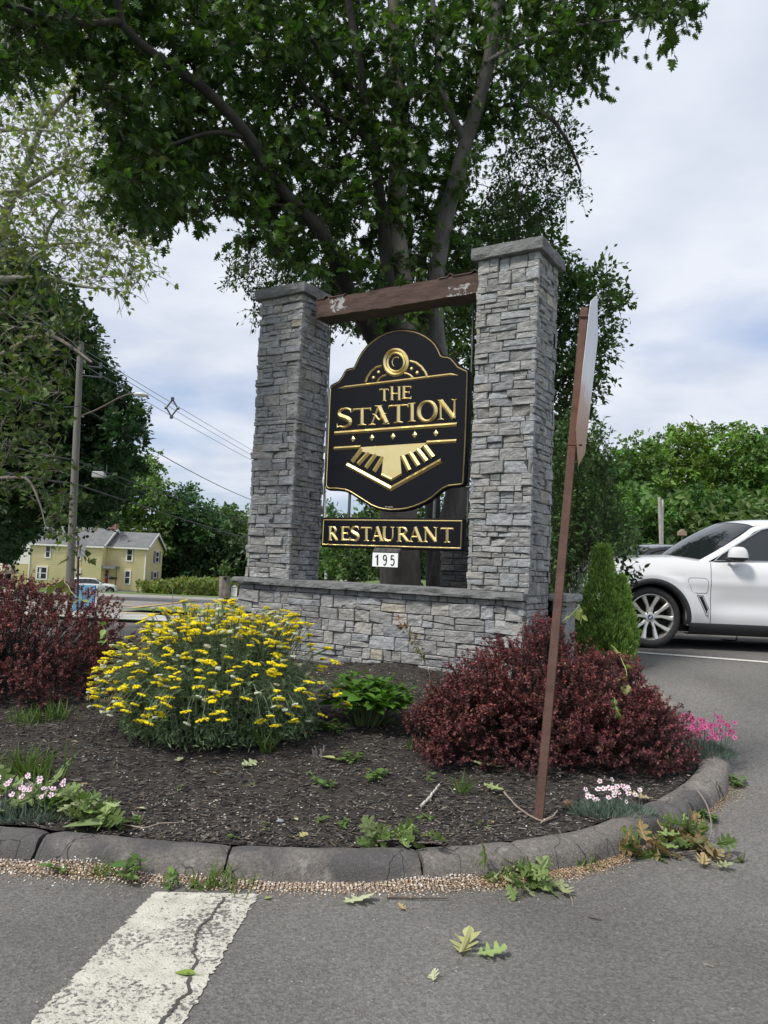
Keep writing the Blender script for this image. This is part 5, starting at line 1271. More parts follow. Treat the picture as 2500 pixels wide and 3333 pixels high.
def wheel(parent, T, x, side, full=True):
    y0 = 0.02 if side == 0 else W_ - .02; sg = 1 if side == 0 else -1
    def f(V): V = V.copy(); V[:, 1] = y0 + sg * V[:, 1]; V[:, 0] += x; V[:, 2] += .378; return T(V)
    mb = MB(); mb.lathe([(.285, .02), (.300, .004), (.335, -.004), (.362, .012), (.376, .045), (.378, .12), (.376, .21), (.36, .25), (.28, .26)], n=56, axis='y')
    for k in range(len(mb.V)): mb.V[k] = f(mb.V[k])
    ty = mb.build('wheel', M_tyre, parent, smooth=True)
    mb = MB(); mb.lathe([(.288, .018), (.278, .012), (.270, .03), (.262, .10), (.255, .22)], n=48, axis='y')
    sp = []
    for k in range(5):
        for s in (-1, 1):
            a0 = math.radians(90 + 72 * k + s * 9); a1 = math.radians(90 + 72 * k + s * 19.5)
            p0 = np.array([math.cos(a0) * .055, math.sin(a0) * .055]); pm = np.array([math.cos((a0 * .6 + a1 * .4)) * .14, math.sin((a0 * .6 + a1 * .4)) * .14]); p1 = np.array([math.cos(a1) * .272, math.sin(a1) * .272])
            d = (p1 - p0) / np.linalg.norm(p1 - p0); n = np.array([-d[1], d[0]])
            V = []
            for p, w_, y in ((p0, .025, .045), (pm, .018, .036), (p1, .029, .010)):
                for o_ in (-1, -.6, .6, 1): q = p + n * w_ * o_; V.append((q[0], y + (.012 if abs(o_) == 1 else 0), q[1]))
                for o_ in (-1, 1): q = p + n * w_ * o_; V.append((q[0], y + .045, q[1]))
            F = []
            for i in range(2):
                b = i * 6; F += [[b, b + 1, b + 7, b + 6], [b + 1, b + 2, b + 8, b + 7], [b + 2, b + 3, b + 9, b + 8], [b, b + 6, b + 10, b + 4], [b + 3, b + 5, b + 11, b + 9]]
            mb.add(np.array(V), F)
    mb.lathe([(.0, .034), (.03, .034), (.062, .040), (.075, .052), (.075, .10)], n=24, axis='y')
    for k in range(len(mb.V)): mb.V[k] = f(mb.V[k])
    mb.build('rim', M_rim, ty)
    mb = MB(); mb.lathe([(.0, .12), (.17, .12), (.26, .17), (.262, .24)], n=32, axis='y')
    for k in range(len(mb.V)): mb.V[k] = f(mb.V[k])
    mb.build('brake_disc', M_under, ty)
    if full:
        mb = MB(); mb.lathe([(0, .030), (.030, .030), (.033, .034)], n=20, axis='y')
        for k in range(5):
            a = math.radians(54 + 72 * k); o = (math.cos(a) * .058 * 1.15, .0, math.sin(a) * .058 * 1.15)
            mb.lathe([(0, .036), (.011, .036), (.013, .044)], o=o, n=10, axis='y')
        for k in range(len(mb.V)): mb.V[k] = f(mb.V[k])
        mb.build('hub_cap', M_trim, ty)
        for q, m_ in ((0, M_wpaint), (1, M_blue), (2, M_wpaint), (3, M_blue)):
            mb = MB(); an = np.linspace(q * PI / 2, (q + 1) * PI / 2, 7); V = [(0, .029, 0)] + [(math.cos(a) * .021, .029, math.sin(a) * .021) for a in an]
            V = f(np.array(V)); mb.add(V, [[0, i, i + 1] for i in range(1, 7)]); mb.build('badge', m_, ty)
def car(name, label, T, paint, loc, detail=True, roofm=None, group=None):
    t = empty(name, tuple(loc)); tag(t, label, 'car', group)
    def bt(mb, nm, m, par=None, smooth=True):
        mb.V = [T(V) for V in mb.V]; return mb.build(nm, m, par or t, smooth=smooth)
    body = MB()
    xs = np.unique(np.r_[np.linspace(-.88, 4.04, 70), np.linspace(-.425, .425, 41), 2.975 + np.linspace(-.425, .425, 25)])
    for side in (0, 1):
        def fn(u, v):
            z0, z1 = zlow_(u), ztop_(u); z = z0 + (z1 - z0) * v; y = inset_(u, z); return np.stack([u, y if side == 0 else W_ - y, z], 1)
        body.grid(fn, xs, np.linspace(0, 1, 22))
    xh = np.linspace(-.88, .80, 30)
    body.grid(lambda u, v: np.stack([u, inset_(u, ztop_(u)) + v * (W_ - 2 * inset_(u, ztop_(u))), ztop_(u) + .075 * np.clip(np.sin(PI * v), 0, 1)**.7 * sstep(-.95, -.4, u)], 1), xh, np.linspace(0, 1, 25))
    # nose and tail
    for xe in (-.88, 4.04):
        zb_, zt_ = (.32, .70) if xe < 0 else (.32, .95)
        body.grid(lambda u, v: np.stack([xe - (.05 if xe < 0 else -.03) * np.sin(PI * u) * 1.0, inset_(xe + 0 * u, zb_ + (zt_ - zb_) * v) + u * (W_ - 2 * inset_(xe + 0 * u, zb_ + (zt_ - zb_) * v)), zb_ + (zt_ - zb_) * v], 1), np.linspace(0, 1, 14), np.linspace(0, 1, 5))
    # roof and pillars
    zr = lambda u: np.interp(u, [1.36, 1.6, 2.2, 3.0, 3.6, 3.72], [1.575, 1.625, 1.655, 1.635, 1.56, 1.52])
    yr = lambda u: np.interp(u, [1.36, 1.8, 3.2, 3.72], [.27, .25, .28, .36])
    body.grid(lambda u, v: np.stack([u - .14 * np.sin(PI * v) * sstep(1.9, 1.36, u), yr(u) + v * (W_ - 2 * yr(u)), zr(u) + .075 * np.sin(PI * np.clip(v, 0, 1))**.6], 1), np.linspace(1.36, 3.72, 24), np.linspace(0, 1, 21))
    for side in (0, 1):
        S = lambda y: y if side == 0 else W_ - y
        A = np.array([(.60, .10, 1.09), (.80, .13, 1.20), (1.0, .17, 1.325), (1.2, .22, 1.45), (1.36, .26, 1.56), (1.6, .25, 1.62), (2.2, .245, 1.65), (3.0, .26, 1.63), (3.5, .31, 1.57), (3.80, .22, 1.36), (3.98, .12, 1.15)])
        A = smooth_path(A, 40); Bq = A + np.array([.045, -.012, -.038]); Cq = A + np.array([.01, .035, .012])
        V = np.concatenate([Bq, A, Cq]); V[:, 1] = S(V[:, 1]) if side == 0 else W_ - V[:, 1]; i = np.arange(39)
        body.add(V, np.concatenate([np.stack([i, i + 1, i + 41, i + 40], 1), np.stack([i + 40, i + 41, i + 81, i + 80], 1)]))
    bt(body, 'body', paint)
    mb = MB()
    mb.grid(lambda u, v: np.stack([(.72 - .26 * np.sin(PI * v)) * (1 - u) + (1.37 - .14 * np.sin(PI * v)) * u, (.12 + v * 1.74) * (1 - u) + (.28 + v * 1.42) * u, (1.095 + .07 * np.sin(PI * v)) * (1 - u) + (1.578 + .072 * np.sin(PI * v)**.6) * u + .035 * np.sin(PI * u)], 1), np.linspace(0, 1, 12), np.linspace(0, 1, 25))
    bt(mb, 'windshield', M_glass)
    mb = MB(); mb.grid(lambda u, v: np.stack([3.72 * (1 - u) + 4.0 * u, .38 + .0 * u + v * (W_ - .76), 1.56 * (1 - u) + 1.12 * u], 1), np.linspace(0, 1, 4), np.linspace(0, 1, 9)); bt(mb, 'rear_window', M_glass)
    for side in (0, 1):
        S = lambda y: y if side == 0 else W_ - y
        P = [(.80, 1.105), (.90, 1.19), (1.06, 1.295), (1.25, 1.415), (1.44, 1.53), (1.62, 1.575), (2.2, 1.60), (3.0, 1.575), (3.45, 1.50), (3.68, 1.36), (3.60, 1.20), (2.5, 1.155), (1.42, 1.125)]
        yz = lambda z: .098 + (z - 1.1) * .30
        V = [(x, S(yz(z) + .006), z) for x, z in P]
        mb = MB(); mb.add(np.array(V), [list(range(len(V)))]); bt(mb, 'side_window', M_glass, smooth=False)
        mb = MB(); Q = np.array([(x, S(yz(z) - .004), z) for x, z in P + P[:1]]); mb.tube(Q, .011, 5); bt(mb, 'window_trim', M_chrome if detail else M_trim)
        for xa, xb in ((1.90, 2.02), (2.85, 2.93)):
            mb = MB(); mb.add(np.array([(xa, S(yz(1.13) - .001), 1.14), (xb, S(yz(1.13) - .001), 1.14), (xb + .02, S(yz(1.59) - .001), 1.59), (xa + .02, S(yz(1.59) - .001), 1.59)]), [[0, 1, 2, 3]]); bt(mb, 'window_pillar', M_trim, smooth=False)
        mb = MB(); mb.add(np.array([(.79, S(yz(1.1)), 1.10), (1.03, S(yz(1.12)), 1.115), (1.07, S(yz(1.29)), 1.29), (.9, S(yz(1.19)), 1.19)]), [[0, 1, 2, 3]])
        bt(mb, 'mirror_panel', M_trim, smooth=False)
        # cladding: arches and sill
        mb = MB()
        for wx in (0, 2.975):
            an = np.linspace(math.radians(-9), math.radians(189), 50)
            rr = [(.41, .03), (.425, -.008), (.455, -.012), (.480, .0), (.484, .02)]
            V = []
            for r_, o_ in rr:
                x = wx + r_ * np.cos(an); z = .378 + r_ * np.sin(an); V.append(np.stack([x, S(inset_(x, z) + o_), z], 1))
            n = 50; i = np.arange(n - 1); V = np.concatenate(V)
            mb.add(V, np.concatenate([np.stack([k * n + i, k * n + i + 1, (k + 1) * n + i + 1, (k + 1) * n + i], 1) for k in range(4)]))
        xs2 = np.linspace(.46, 2.51, 30); V = []
        for z, o_ in ((.335, -.004), (.32, -.014), (.24, -.006), (.19, .05), (.20, .2)): V.append(np.stack([xs2, np.array([S(v) for v in inset_(xs2, z + 0 * xs2) + o_]), z + 0 * xs2], 1))
        i = np.arange(29); V = np.concatenate(V); mb.add(V, np.concatenate([np.stack([k * 30 + i, k * 30 + i + 1, (k + 1) * 30 + i + 1, (k + 1) * 30 + i], 1) for k in range(4)]))
        xs3 = np.linspace(-.88, -.44, 12); V = np.concatenate([np.stack([xs3, np.array([S(v) for v in inset_(xs3, z + 0 * xs3) + o_]), z + 0 * xs3], 1) for z, o_ in ((.36, -.004), (.24, .0), (.22, .1))])
        i = np.arange(11); mb.add(V, np.concatenate([np.stack([k * 12 + i, k * 12 + i + 1, (k + 1) * 12 + i + 1, (k + 1) * 12 + i], 1) for k in range(2)]))
        bt(mb, 'cladding', M_trim)
    mb = MB(); mb.box(-.80, 3.95, .12, W_ - .12, .22, .34); mb.box(.50, 2.45, .12, W_ - .12, .3, .75); mb.box(3.45, 3.9, .15, W_ - .15, .3, .75)
    for wx in (0, 2.975):       # wheel housings
        for ya, yb in ((.03, .45), (W_ - .45, W_ - .03)):
            an = np.linspace(-.2, PI + .2, 20); V = np.concatenate([np.stack([wx + .43 * np.cos(an), np.full(20, y), .378 + .43 * np.sin(an)], 1) for y in (ya, yb)]); i = np.arange(19); mb.add(V, np.stack([i, i + 1, i + 21, i + 20], 1))
        yb_ = .45; an = np.linspace(0, 2 * PI, 24)[:-1]
        for yb_ in (.45, W_ - .45): mb.add(np.stack([wx + .44 * np.cos(an), np.full(23, yb_), .40 + .44 * np.sin(an)], 1), [list(range(23))])
    bt(mb, 'underbody', M_under, smooth=False)
    # mirrors
    for side in (0, 1):
        S = lambda y: y if side == 0 else W_ - y
        for nm, m_, z0, z1 in (('mirror_housing', paint, 0, 1), ('mirror_base', M_trim, -1, 0)):
            th = np.linspace(0, PI / 2, 7); ph = np.linspace(0, 2 * PI, 17)[:-1]; V = []
            for a in th:
                for b in ph:
                    sx = np.sign(math.cos(b)) * abs(math.cos(b))**.7; V.append((1.02 + .125 * sx * math.cos(a)**.6, S(-.07 + .075 * math.sin(b) * math.cos(a)**.5), 1.155 + (.135 if z0 == 0 else -.045) * math.sin(a)))
            mb = MB(); i, j = np.meshgrid(np.arange(6), np.arange(16), indexing='ij'); F = np.stack([(i * 16 + j).ravel(), (i * 16 + (j + 1) % 16).ravel(), ((i + 1) * 16 + (j + 1) % 16).ravel(), ((i + 1) * 16 + j).ravel()], 1); mb.add(np.array(V), F)
            if z0: mb.tube([(.92, S(.03), 1.135), (.98, S(-.05), 1.125)], .026, 8)
            bt(mb, nm, m_)
    for side in ((0,) if detail else (0, 1)):
        wheel(t, T, 0, side, detail); wheel(t, T, 2.975, side, detail)
    if detail: wheel(t, T, 0, 1, False); wheel(t, T, 2.975, 1, False)
    if not detail:
        mb = MB(); mb.bbox(3.9, 4.06, .12, .34, .85, 1.1, .02); bt(mb, 'tail_lamp', M_red, smooth=False); mb = MB(); mb.bbox(3.9, 4.06, W_ - .34, W_ - .12, .85, 1.1, .02); bt(mb, 'tail_lamp', M_red, smooth=False)
    if detail:
        def line(pts, r=.004, m_=M_trim, nm='panel_gap', n=24, closed=False):
            P = np.array(pts, float)
            if n: P = smooth_path(P, n)
            V = np.stack([P[:, 0], inset_(P[:, 0], P[:, 1]) - .0005, P[:, 1]], 1); mb = MB(); mb.tube(V, r, 4); return bt(mb, nm, m_)
        line([(.735, 1.075), (.722, .95), (.720, .6), (.726, .335)], .0035)
        line([(1.98, 1.13), (1.96, .8), (1.97, .34)], .0035)
        P = rrect(.435, .685, .70, .885, .045, 5); P[:, 0] += (P[:, 1] < .79) * (.685 - P[:, 0]) * .18; P = np.concatenate([P, P[:1]]); line(P, .0028, n=0, nm='charging_flap')
        z7 = lambda x, y: ((1950 + x / 3.016 - 2126) / 263, (2104 - 1650 - y / 3.016 + .044 * (1950 + x / 3.016 - 2126)) / 263)
        vp = [z7(*p) for p in ((968, 853), (1030, 860), (1084, 985), (1078, 1062), (1062, 1050))]; vp.append(vp[0])
        line(vp, .009, M_chrome, 'side_vent', n=0)
        vi = np.array([z7(*p) for p in ((985, 866), (1022, 870), (1074, 990), (1068, 1040))]); mb = MB(); mb.add(np.stack([vi[:, 0], inset_(vi[:, 0], vi[:, 1]) - .003, vi[:, 1]], 1), [[0, 1, 2, 3]]); bt(mb, 'vent_mesh', M_under, smooth=False)
        rp_ = np.array([z7(*p) for p in ((252, 790), (322, 728), (330, 738), (262, 800))]); mb = MB(); mb.add(np.stack([rp_[:, 0], inset_(rp_[:, 0], rp_[:, 1]) - .006, rp_[:, 1]], 1), [[0, 1, 2, 3]]); bt(mb, 'side_marker', M_red, smooth=False)
        hp = np.array([(-.78, .80), (-.50, .86), (-.36, .83), (-.45, .74), (-.74, .70)]); mb = MB(); V = np.stack([hp[:, 0], inset_(hp[:, 0], hp[:, 1]) - .006, hp[:, 1]], 1); mb.add(V, [list(range(5))]); bt(mb, 'headlight', M_lamp, smooth=False)
        line([(-.78, .805), (-.50, .865), (-.36, .835)], .008, M_trim, 'headlight_frame', n=0)
        line([(.72, .295), (1.6, .295), (2.5, .295)], .012, M_chrome, 'sill_strip')
        line([(2.12, .98), (2.32, .985)], .012, M_chrome, 'door_handle', n=0); line([(1.72, .965), (1.90, .97)], .012, M_chrome, 'door_handle', n=0)
        # roof rail
        mb = MB(); mb.tube(smooth_path(np.array([(1.55, .25, 1.62), (1.7, .25, 1.665), (2.4, .25, 1.69), (3.2, .27, 1.66), (3.4, .29, 1.60)]), 16), .014, 6); bt(mb, 'roof_rail', M_chrome)
        # inside seen through nothing: opaque glass
    return t
CX, CY = 3.345, 9.6
cz = EYE - .0864 * 9.75 - .01
def T1(V): V = np.array(V, float); V[:, 0] = np.where(V[:, 0] < -.45, -.45 + (V[:, 0] + .45) * .72, V[:, 0]); return V + np.array([CX, CY, cz])
car('parked_suv', 'white SUV parked nose-in beside the arborvitae', T1, M_wpaint, (CX + 1.5, CY + 1, cz))
p = at(2150, 1768, 13.8)
def T2(V): V = np.asarray(V) * np.array([1, 1, .87]); return V + np.array([p[0] - 1.75, 12.9, p[2] - 1.50])
car('parked_car', 'dark car with a pale roof line parked behind the white SUV', T2, M_dpaint, (p[0] + 1.5, 14.3, cz), detail=False)
# white hatchback by the yellow house
q0 = at(298, 1934, 76.0)
def T3(V):
    V = np.asarray(V) - np.array([1.6, .95, 0]); a = math.radians(212); c, s = math.cos(a), math.sin(a)
    V = V * .93; return np.stack([V[:, 0] * c - V[:, 1] * s, V[:, 0] * s + V[:, 1] * c, V[:, 2]], 1) + q0
car('small_suv', 'small white SUV parked in front of the yellow house door', T3, M_wpaint, tuple(q0), detail=False)

# ================================================================== yellow house
HY = 85.0
def Z5(x, y, Y=HY): return at(x / 2.074, 1650 + y / 2.074, Y)
M_yel2 = mat('yellow_clapboard', (.90, .76, .46), .8, var=.05, vs=1.0)
N_, L_ = nodes(M_yel2); b_ = N_['Principled BSDF']; tcn = N_.new('ShaderNodeTexCoord'); wv = N_.new('ShaderNodeTexWave'); wv.bands_direction = 'Z'; wv.wave_profile = 'SAW'; wv.inputs['Scale'].default_value = 1.55
L_.new(tcn.outputs['Object'], wv.inputs['Vector']); bm = N_.new('ShaderNodeBump'); bm.inputs['Strength'].default_value = 1; bm.inputs['Distance'].default_value = .08; L_.new(wv.outputs['Fac'], bm.inputs['Height']); L_.new(bm.outputs[0], b_.inputs['Normal'])
M_trimw = mat('white_house_trim', (.62, .62, .60), .6, var=.08); M_roof = mat('grey_shingles', (.11, .115, .12), .95, var=.3, vs=1.2, bump=.4, bs=8, col2=(.17, .17, .17))
M_hglass = mat('house_glass', (.02, .024, .028), .12, var=.3); M_found = mat('foundation', (.20, .20, .19), .9); M_brick = mat('chimney_brick', (.26, .13, .10), .9, var=.25, vs=4)
M_reddoor = mat('red_door', (.38, .03, .04), .6, var=.3, vs=2); M_shut = mat('grey_shutter', (.16, .17, .18), .7); M_curt = mat('curtain', (.5, .52, .5), .9, var=.2, vs=6)
c0 = Z5(975, 585); xr = c0[0]; zg = c0[2]; xl = Z5(182, 560, HY - 1.5)[0]; xj = Z5(684, 400, HY - 1.5)[0]
ze = Z5(1000, 272)[2]; ze2 = Z5(420, 248, HY - 1.5)[2]; zrg = Z5(1060, 188, HY + 3)[2]; zrg2 = Z5(500, 145, HY + 2.2)[2]
h = empty('yellow_house', (xl * .5 + xr * .5, HY + 3, zg)); tag(h, 'two storey pale yellow clapboard house with a grey roof and red door', 'house')
mb = MB()
def blk(mb, x0, x1, y0, y1, z0, ze_, zr_, gable=(True, True)):
    ym = (y0 + y1) / 2
    V = [(x0, y0, z0), (x1, y0, z0), (x1, y1, z0), (x0, y1, z0), (x0, y0, ze_), (x1, y0, ze_), (x1, y1, ze_), (x0, y1, ze_), (x0, ym, zr_), (x1, ym, zr_)]
    mb.add(np.array(V), [[0, 1, 5, 4], [1, 2, 6, 9, 5], [2, 3, 7, 6], [3, 0, 4, 8, 7]])
blk(mb, xl, xj, HY - 1.5, HY + 5.5, zg, ze2, zrg2); wl_ = mb.build('wall', M_yel2, h)
mb = MB(); blk(mb, xj + .01, xr, HY, HY + 6, zg, ze, zrg); wr2 = mb.build('wall', M_yel2, h)
def roof(x0, x1, y0, y1, ze_, zr_, oh=.35, th=.14):
    ym = (y0 + y1) / 2; sl = (zr_ - ze_) / (ym - y0); mb = MB()
    for sg in (-1, 1):
        ye = y0 - oh if sg < 0 else y1 + oh; zz = ze_ - sl * oh
        V = [(x0 - .25, ye, zz + .02), (x1 + .3, ye, zz + .02), (x1 + .3, ym, zr_ + .04), (x0 - .25, ym, zr_ + .04)]; V2 = [(a, b, c + th) for a, b, c in V]
        mb.add(np.array(V + V2), [[0, 1, 2, 3], [4, 5, 6, 7], [0, 1, 5, 4], [1, 2, 6, 5], [3, 0, 4, 7]])
    r = mb.build('roof', M_roof, h); mb = MB()
    zz = ze_ - sl * oh
    mb.box(x0 - .25, x1 + .3, y0 - oh - .12, y0 - oh - .01, zz - .10, zz + .08); f = mb.build('gutter', M_trimw, r)
    mb = MB()
    for sg in (-1, 1):
        ye = y0 - oh if sg < 0 else y1 + oh
        V = [(x1 + .31, ye, zz - .10), (x1 + .31, ym, zr_ - .08), (x1 + .31, ym, zr_ + .20), (x1 + .31, ye, zz + .18)]; V2 = [(a + .05, b, c) for a, b, c in V]; mb.add(np.array(V + V2), [[0, 1, 2, 3], [4, 5, 6, 7], [0, 1, 5, 4], [2, 3, 7, 6]])
    mb.build('rake_board', M_trimw, r); return r
r1 = roof(xl, xj, HY - 1.5, HY + 5.5, ze2, zrg2); r2_ = roof(xj + .1, xr, HY, HY + 6, ze, zrg)
def bxp(nm, m, par, x0, x1, y0, y1, z0, z1): mb = MB(); mb.box(x0, x1, y0, y1, z0, z1); return mb.build(nm, m, par)
ch = Z5(765, 130, HY + 2); bxp('chimney', M_brick, r1, ch[0] - .42, ch[0] + .42, HY + 1.6, HY + 2.5, zrg2 - .6, Z5(765, 106, HY + 2)[2])
bxp('foundation', M_found, h, xl - .02, xr + .03, HY - 1.54, HY - 1.4, zg - .5, zg + .25); bxp('foundation', M_found, h, xj, xr + .03, HY - .03, HY + 6, zg - .5, zg + .25)
def win(x0, y0, x1, y1, Y, sh=False, glass=M_hglass, door=False):
    a = Z5(x0, y1, Y); b = Z5(x1, y0, Y); X0, X1, Z0, Z1 = a[0], b[0], a[2], b[2]; fw = .13
    fr_ = MB()
    fr_.box(X0, X1, Y - .10, Y - .01, Z0, Z0 + fw); fr_.box(X0, X1, Y - .10, Y - .01, Z1 - fw, Z1); fr_.box(X0, X0 + fw, Y - .10, Y - .012, Z0 + fw, Z1 - fw); fr_.box(X1 - fw, X1, Y - .10, Y - .012, Z0 + fw, Z1 - fw)
    if not door: fr_.box(X0 + fw, X1 - fw, Y - .08, Y - .014, (Z0 + Z1) / 2 - .04, (Z0 + Z1) / 2 + .04)
    f = fr_.build('door' if door else 'window', M_trimw, h)
    bxp('door_leaf' if door else 'pane', glass, f, X0 + fw * .9, X1 - fw * .9, Y - .05, Y - .005, Z0 + fw * .9, Z1 - fw * .9)
    return f
YL = HY - 1.5
win(302, 260, 350, 345, YL); wbig = win(243, 402, 326, 490, YL); win(528, 300, 555, 358, YL); win(512, 418, 548, 500, YL)
a = Z5(262, 478, YL); b = Z5(308, 415, YL); bxp('curtain', M_curt, wbig, a[0], a[0] + (b[0] - a[0]) * .35, YL - .06, YL - .052, a[2], b[2])
win(850, 282, 903, 368, HY); win(836, 428, 887, 524, HY)
d_ = win(690, 420, 745, 528, HY, door=True, glass=M_reddoor)
mb = MB()
for k in range(14):
    p_ = Z5(700 + 30 * rng.random(), 445 + 35 * rng.random(), HY - .08); mb.box(p_[0] - .09, p_[0] + .09, HY - .12, HY - .06, p_[2] - .08, p_[2] + .08)
mb.build('door_flowers', M_trimw, d_)
a = Z5(663, 528, HY - .2); b = Z5(688, 418, HY - .2); bxp('storm_door', M_hglass, h, a[0], b[0], HY - .7, HY - .62, a[2], b[2])
a = Z5(662, 413, HY - 1); b = Z5(786, 403, HY - 1); bxp('door_canopy', M_shut, h, a[0], b[0], HY - 1.4, HY - .01, a[2], b[2])
a = Z5(776, 545, HY - 1.3); bxp('canopy_post', M_trim, h, a[0], a[0] + .08, HY - 1.35, HY - 1.27, a[2], Z5(776, 413, HY - 1.3)[2])
a = Z5(742, 488, HY); b = Z5(790, 475, HY); bxp('mailbox', M_trim, h, a[0], b[0], HY - .3, HY - .01, a[2], b[2])
a = Z5(722, 580, HY - .7); b = Z5(800, 560, HY - .7); bxp('step', M_brick, h, a[0], b[0], HY - 1.4, HY - .02, zg - .2, b[2])
# side windows of the gable end (facing right)
def swin(x0, y0, x1, y1):
    fx = lambda px: HY + 6 * (px - 975) / (1085 - 975)
    Ya, Yb = fx(x0), fx(x1); z0, z1 = Z5(x0, y1, Ya)[2], Z5(x0, y0, Ya)[2]
    mb = MB(); X = xr
    mb.box(X + .01, X + .09, Ya, Yb, z0, z0 + .13); mb.box(X + .01, X + .09, Ya, Yb, z1 - .13, z1); mb.box(X + .011, X + .09, Ya, Ya + .15, z0 + .13, z1 - .13); mb.box(X + .011, X + .09, Yb - .15, Yb, z0 + .13, z1 - .13); mb.box(X + .012, X + .07, Ya + .15, Yb - .15, (z0 + z1) / 2 - .05, (z0 + z1) / 2 + .05)
    f = mb.build('window', M_trimw, h); bxp('pane', M_hglass, f, X + .005, X + .05, Ya + .1, Yb - .1, z0 + .1, z1 - .1)
    for y_ in (Ya - .62, Yb + .04): bxp('shutter', M_shut, f, X + .01, X + .07, y_, y_ + .58, z0, z1)
swin(1032, 298, 1056, 377); swin(1024, 435, 1048, 524)
for px_, Y_, xx in ((1000, HY, xr), (193, YL, xl)):
    a = Z5(px_, 560, Y_); bxp('downspout', M_trimw, h, xx - .16 if xx == xr else xx + .02, xx - .04 if xx == xr else xx + .14, Y_ - .12, Y_ - .02, zg, ze if xx == xr else ze2)
# satellite dish
a = Z5(838, 215, HY + .6); mb = MB(); mb.lathe([(0, .12), (.3, .08), (.5, 0), (.52, .01)], o=tuple(a), n=18, axis='y'); mb.tube([a + [0, .1, 0], a + [-.1, .5, -.75]], .05, 6); mb.build('satellite_dish', M_shut, r2_)
# side porch with a lower roofless wall at the left end
a = Z5(84, 540, HY + 1); b = Z5(100, 250, HY + 1)
px0 = a[0]
mb = MB(); mb.box(px0, xl, HY + .5, HY + 4, zg, Z5(90, 382, HY + .5)[2]); mb.build('porch_wall', M_yel2, h)
mb = MB(); mb.box(px0 + .15, xl, HY + .55, HY + 4, Z5(90, 382, HY + .5)[2] + .02, Z5(90, 252, HY + .5)[2]); mb.build('porch_screen', M_trimw, h)

# ================================================================== lot furniture far left
M_maroon = mat('maroon_plastic', (.14, .02, .025), .5); M_gbin = mat('grey_plastic', (.10, .11, .11), .5)
for nm, m_, x0, x1, lab in (('wheelie_bin', M_maroon, 26, 49, 'maroon bin beside the left end of the yellow house'), ('wheelie_bin', M_gbin, 10, 25, 'grey bin left of the maroon bin')):
    a = at(x0, 1918, 76); b = at(x1, 1890, 76); t = empty(nm, ((a[0] + b[0]) / 2, 76, a[2])); tag(t, lab, 'bin')
    mb = MB(); V = []
    mb.bbox(a[0], b[0], 75.6, 76.3, a[2], b[2] - .08, .05, f=lambda V: np.stack([(V[:, 0] - (a[0] + b[0]) / 2) * (1 - .12 * (b[2] - V[:, 2])) + (a[0] + b[0]) / 2, V[:, 1], V[:, 2]], 1)); mb.build('bin_body', m_, t)
    mb = MB(); mb.bbox(a[0] - .03, b[0] + .03, 75.55, 76.35, b[2] - .08, b[2] + .0, .03); mb.build('lid', m_ if m_ is M_gbin else M_gbin, t)
a = at(-30, 1900, 80); b = at(38, 1858, 80); t = empty('canopy_tent', ((a[0] + b[0]) / 2, 80, a[2])); tag(t, 'tan topped canopy tent with navy sides at the far left', 'tent')
tp = at(0, 1818, 80); mb = MB(); e_ = b[2]; V = np.array([(a[0] - 1.5, 78.5, e_), (b[0], 78.5, e_), (b[0], 81.5, e_), (a[0] - 1.5, 81.5, e_), (tp[0] - .6, 80, tp[2]), (tp[0] + .1, 80, tp[2])]); mb.add(V, [[0, 1, 5, 4], [1, 2, 5], [2, 3, 4, 5], [3, 0, 4]]); V2 = V[:4].copy(); V3 = V2 - np.array([0, 0, .3]); mb.add(np.concatenate([V2, V3]), [[0, 1, 5, 4], [1, 2, 6, 5]]); mb.build('tent_roof', mat('tan_canvas', (.38, .34, .28), .8), t)
mb = MB(); mb.box(a[0], b[0] - .1, 79.5, 79.6, at(0, 1893, 79.5)[2], e_ - .3); mb.build('tent_side', mat('navy_canvas', (.012, .016, .045), .8), t)
for x_ in (a[0], b[0] - .05): mb = MB(); mb.box(x_, x_ + .06, 78.5, 78.56, a[2] - .6, e_); mb.build('tent_leg', M_trimw, t)
# white yard sign behind the bush
a = at(187, 1912, 60); b = at(213, 1891, 60); t = empty('yard_sign', ((a[0] + b[0]) / 2, 60, a[2])); tag(t, 'small white yard sign just left of the utility pole', 'sign')
bxp('sign_panel', M_trimw, t, a[0], b[0], 60, 60.05, a[2], b[2])
for x_ in (a[0] + .05, b[0] - .1): bxp('sign_leg', M_trim, t, x_, x_ + .04, 60.01, 60.04, a[2] - .7, a[2])

# ================================================================== utility pole, street light and lines
M_pole = mat('weathered_pole', (.13, .125, .11), .9, var=.3, vs=5, bump=.6, bs=20, stretch=(1, 1, .12))
PY = 30.0
pb, pt = at(225, 1960, PY), at(263, 1113, PY)
t = empty('utility_pole', tuple(pb)); tag(t, 'tall weathered wooden utility pole left of the yellow house', 'utility pole')
mb = MB(); mb.tube(smooth_path(np.array([pb - [0, 0, .4], (pb + pt) / 2, pt]), 12), np.linspace(.165, .115, 12), 14); mb.build('pole', M_pole, t, smooth=True)
mb = MB()
for x, y in ((262, 1190), (262, 1222)):
    a = at(x, y, PY); mb.tube([a + [.1, 0, 0], a + [.75, .3, .02]], .03, 5); mb.tube([a + [.7, .25, -.02], a + [.7, .25, .22]], .05, 6)
mb.build('insulator_bracket', M_steel, t)
mb = MB(); A = Fp((268, 1352, PY), (307, 1337, PY), (345, 1318, PY), (380, 1299, PY), (416, 1284, PY), (440, 1282, PY)); mb.tube(smooth_path(np.array(A), 16), .03, 6); la = mb.build('lamp_arm', mat('rusty_arm', (.10, .07, .06), .7), t)
a, b = at(436, 1283, PY), at(482, 1288, PY); u = np.linspace(0, 1, 9); mb = MB()
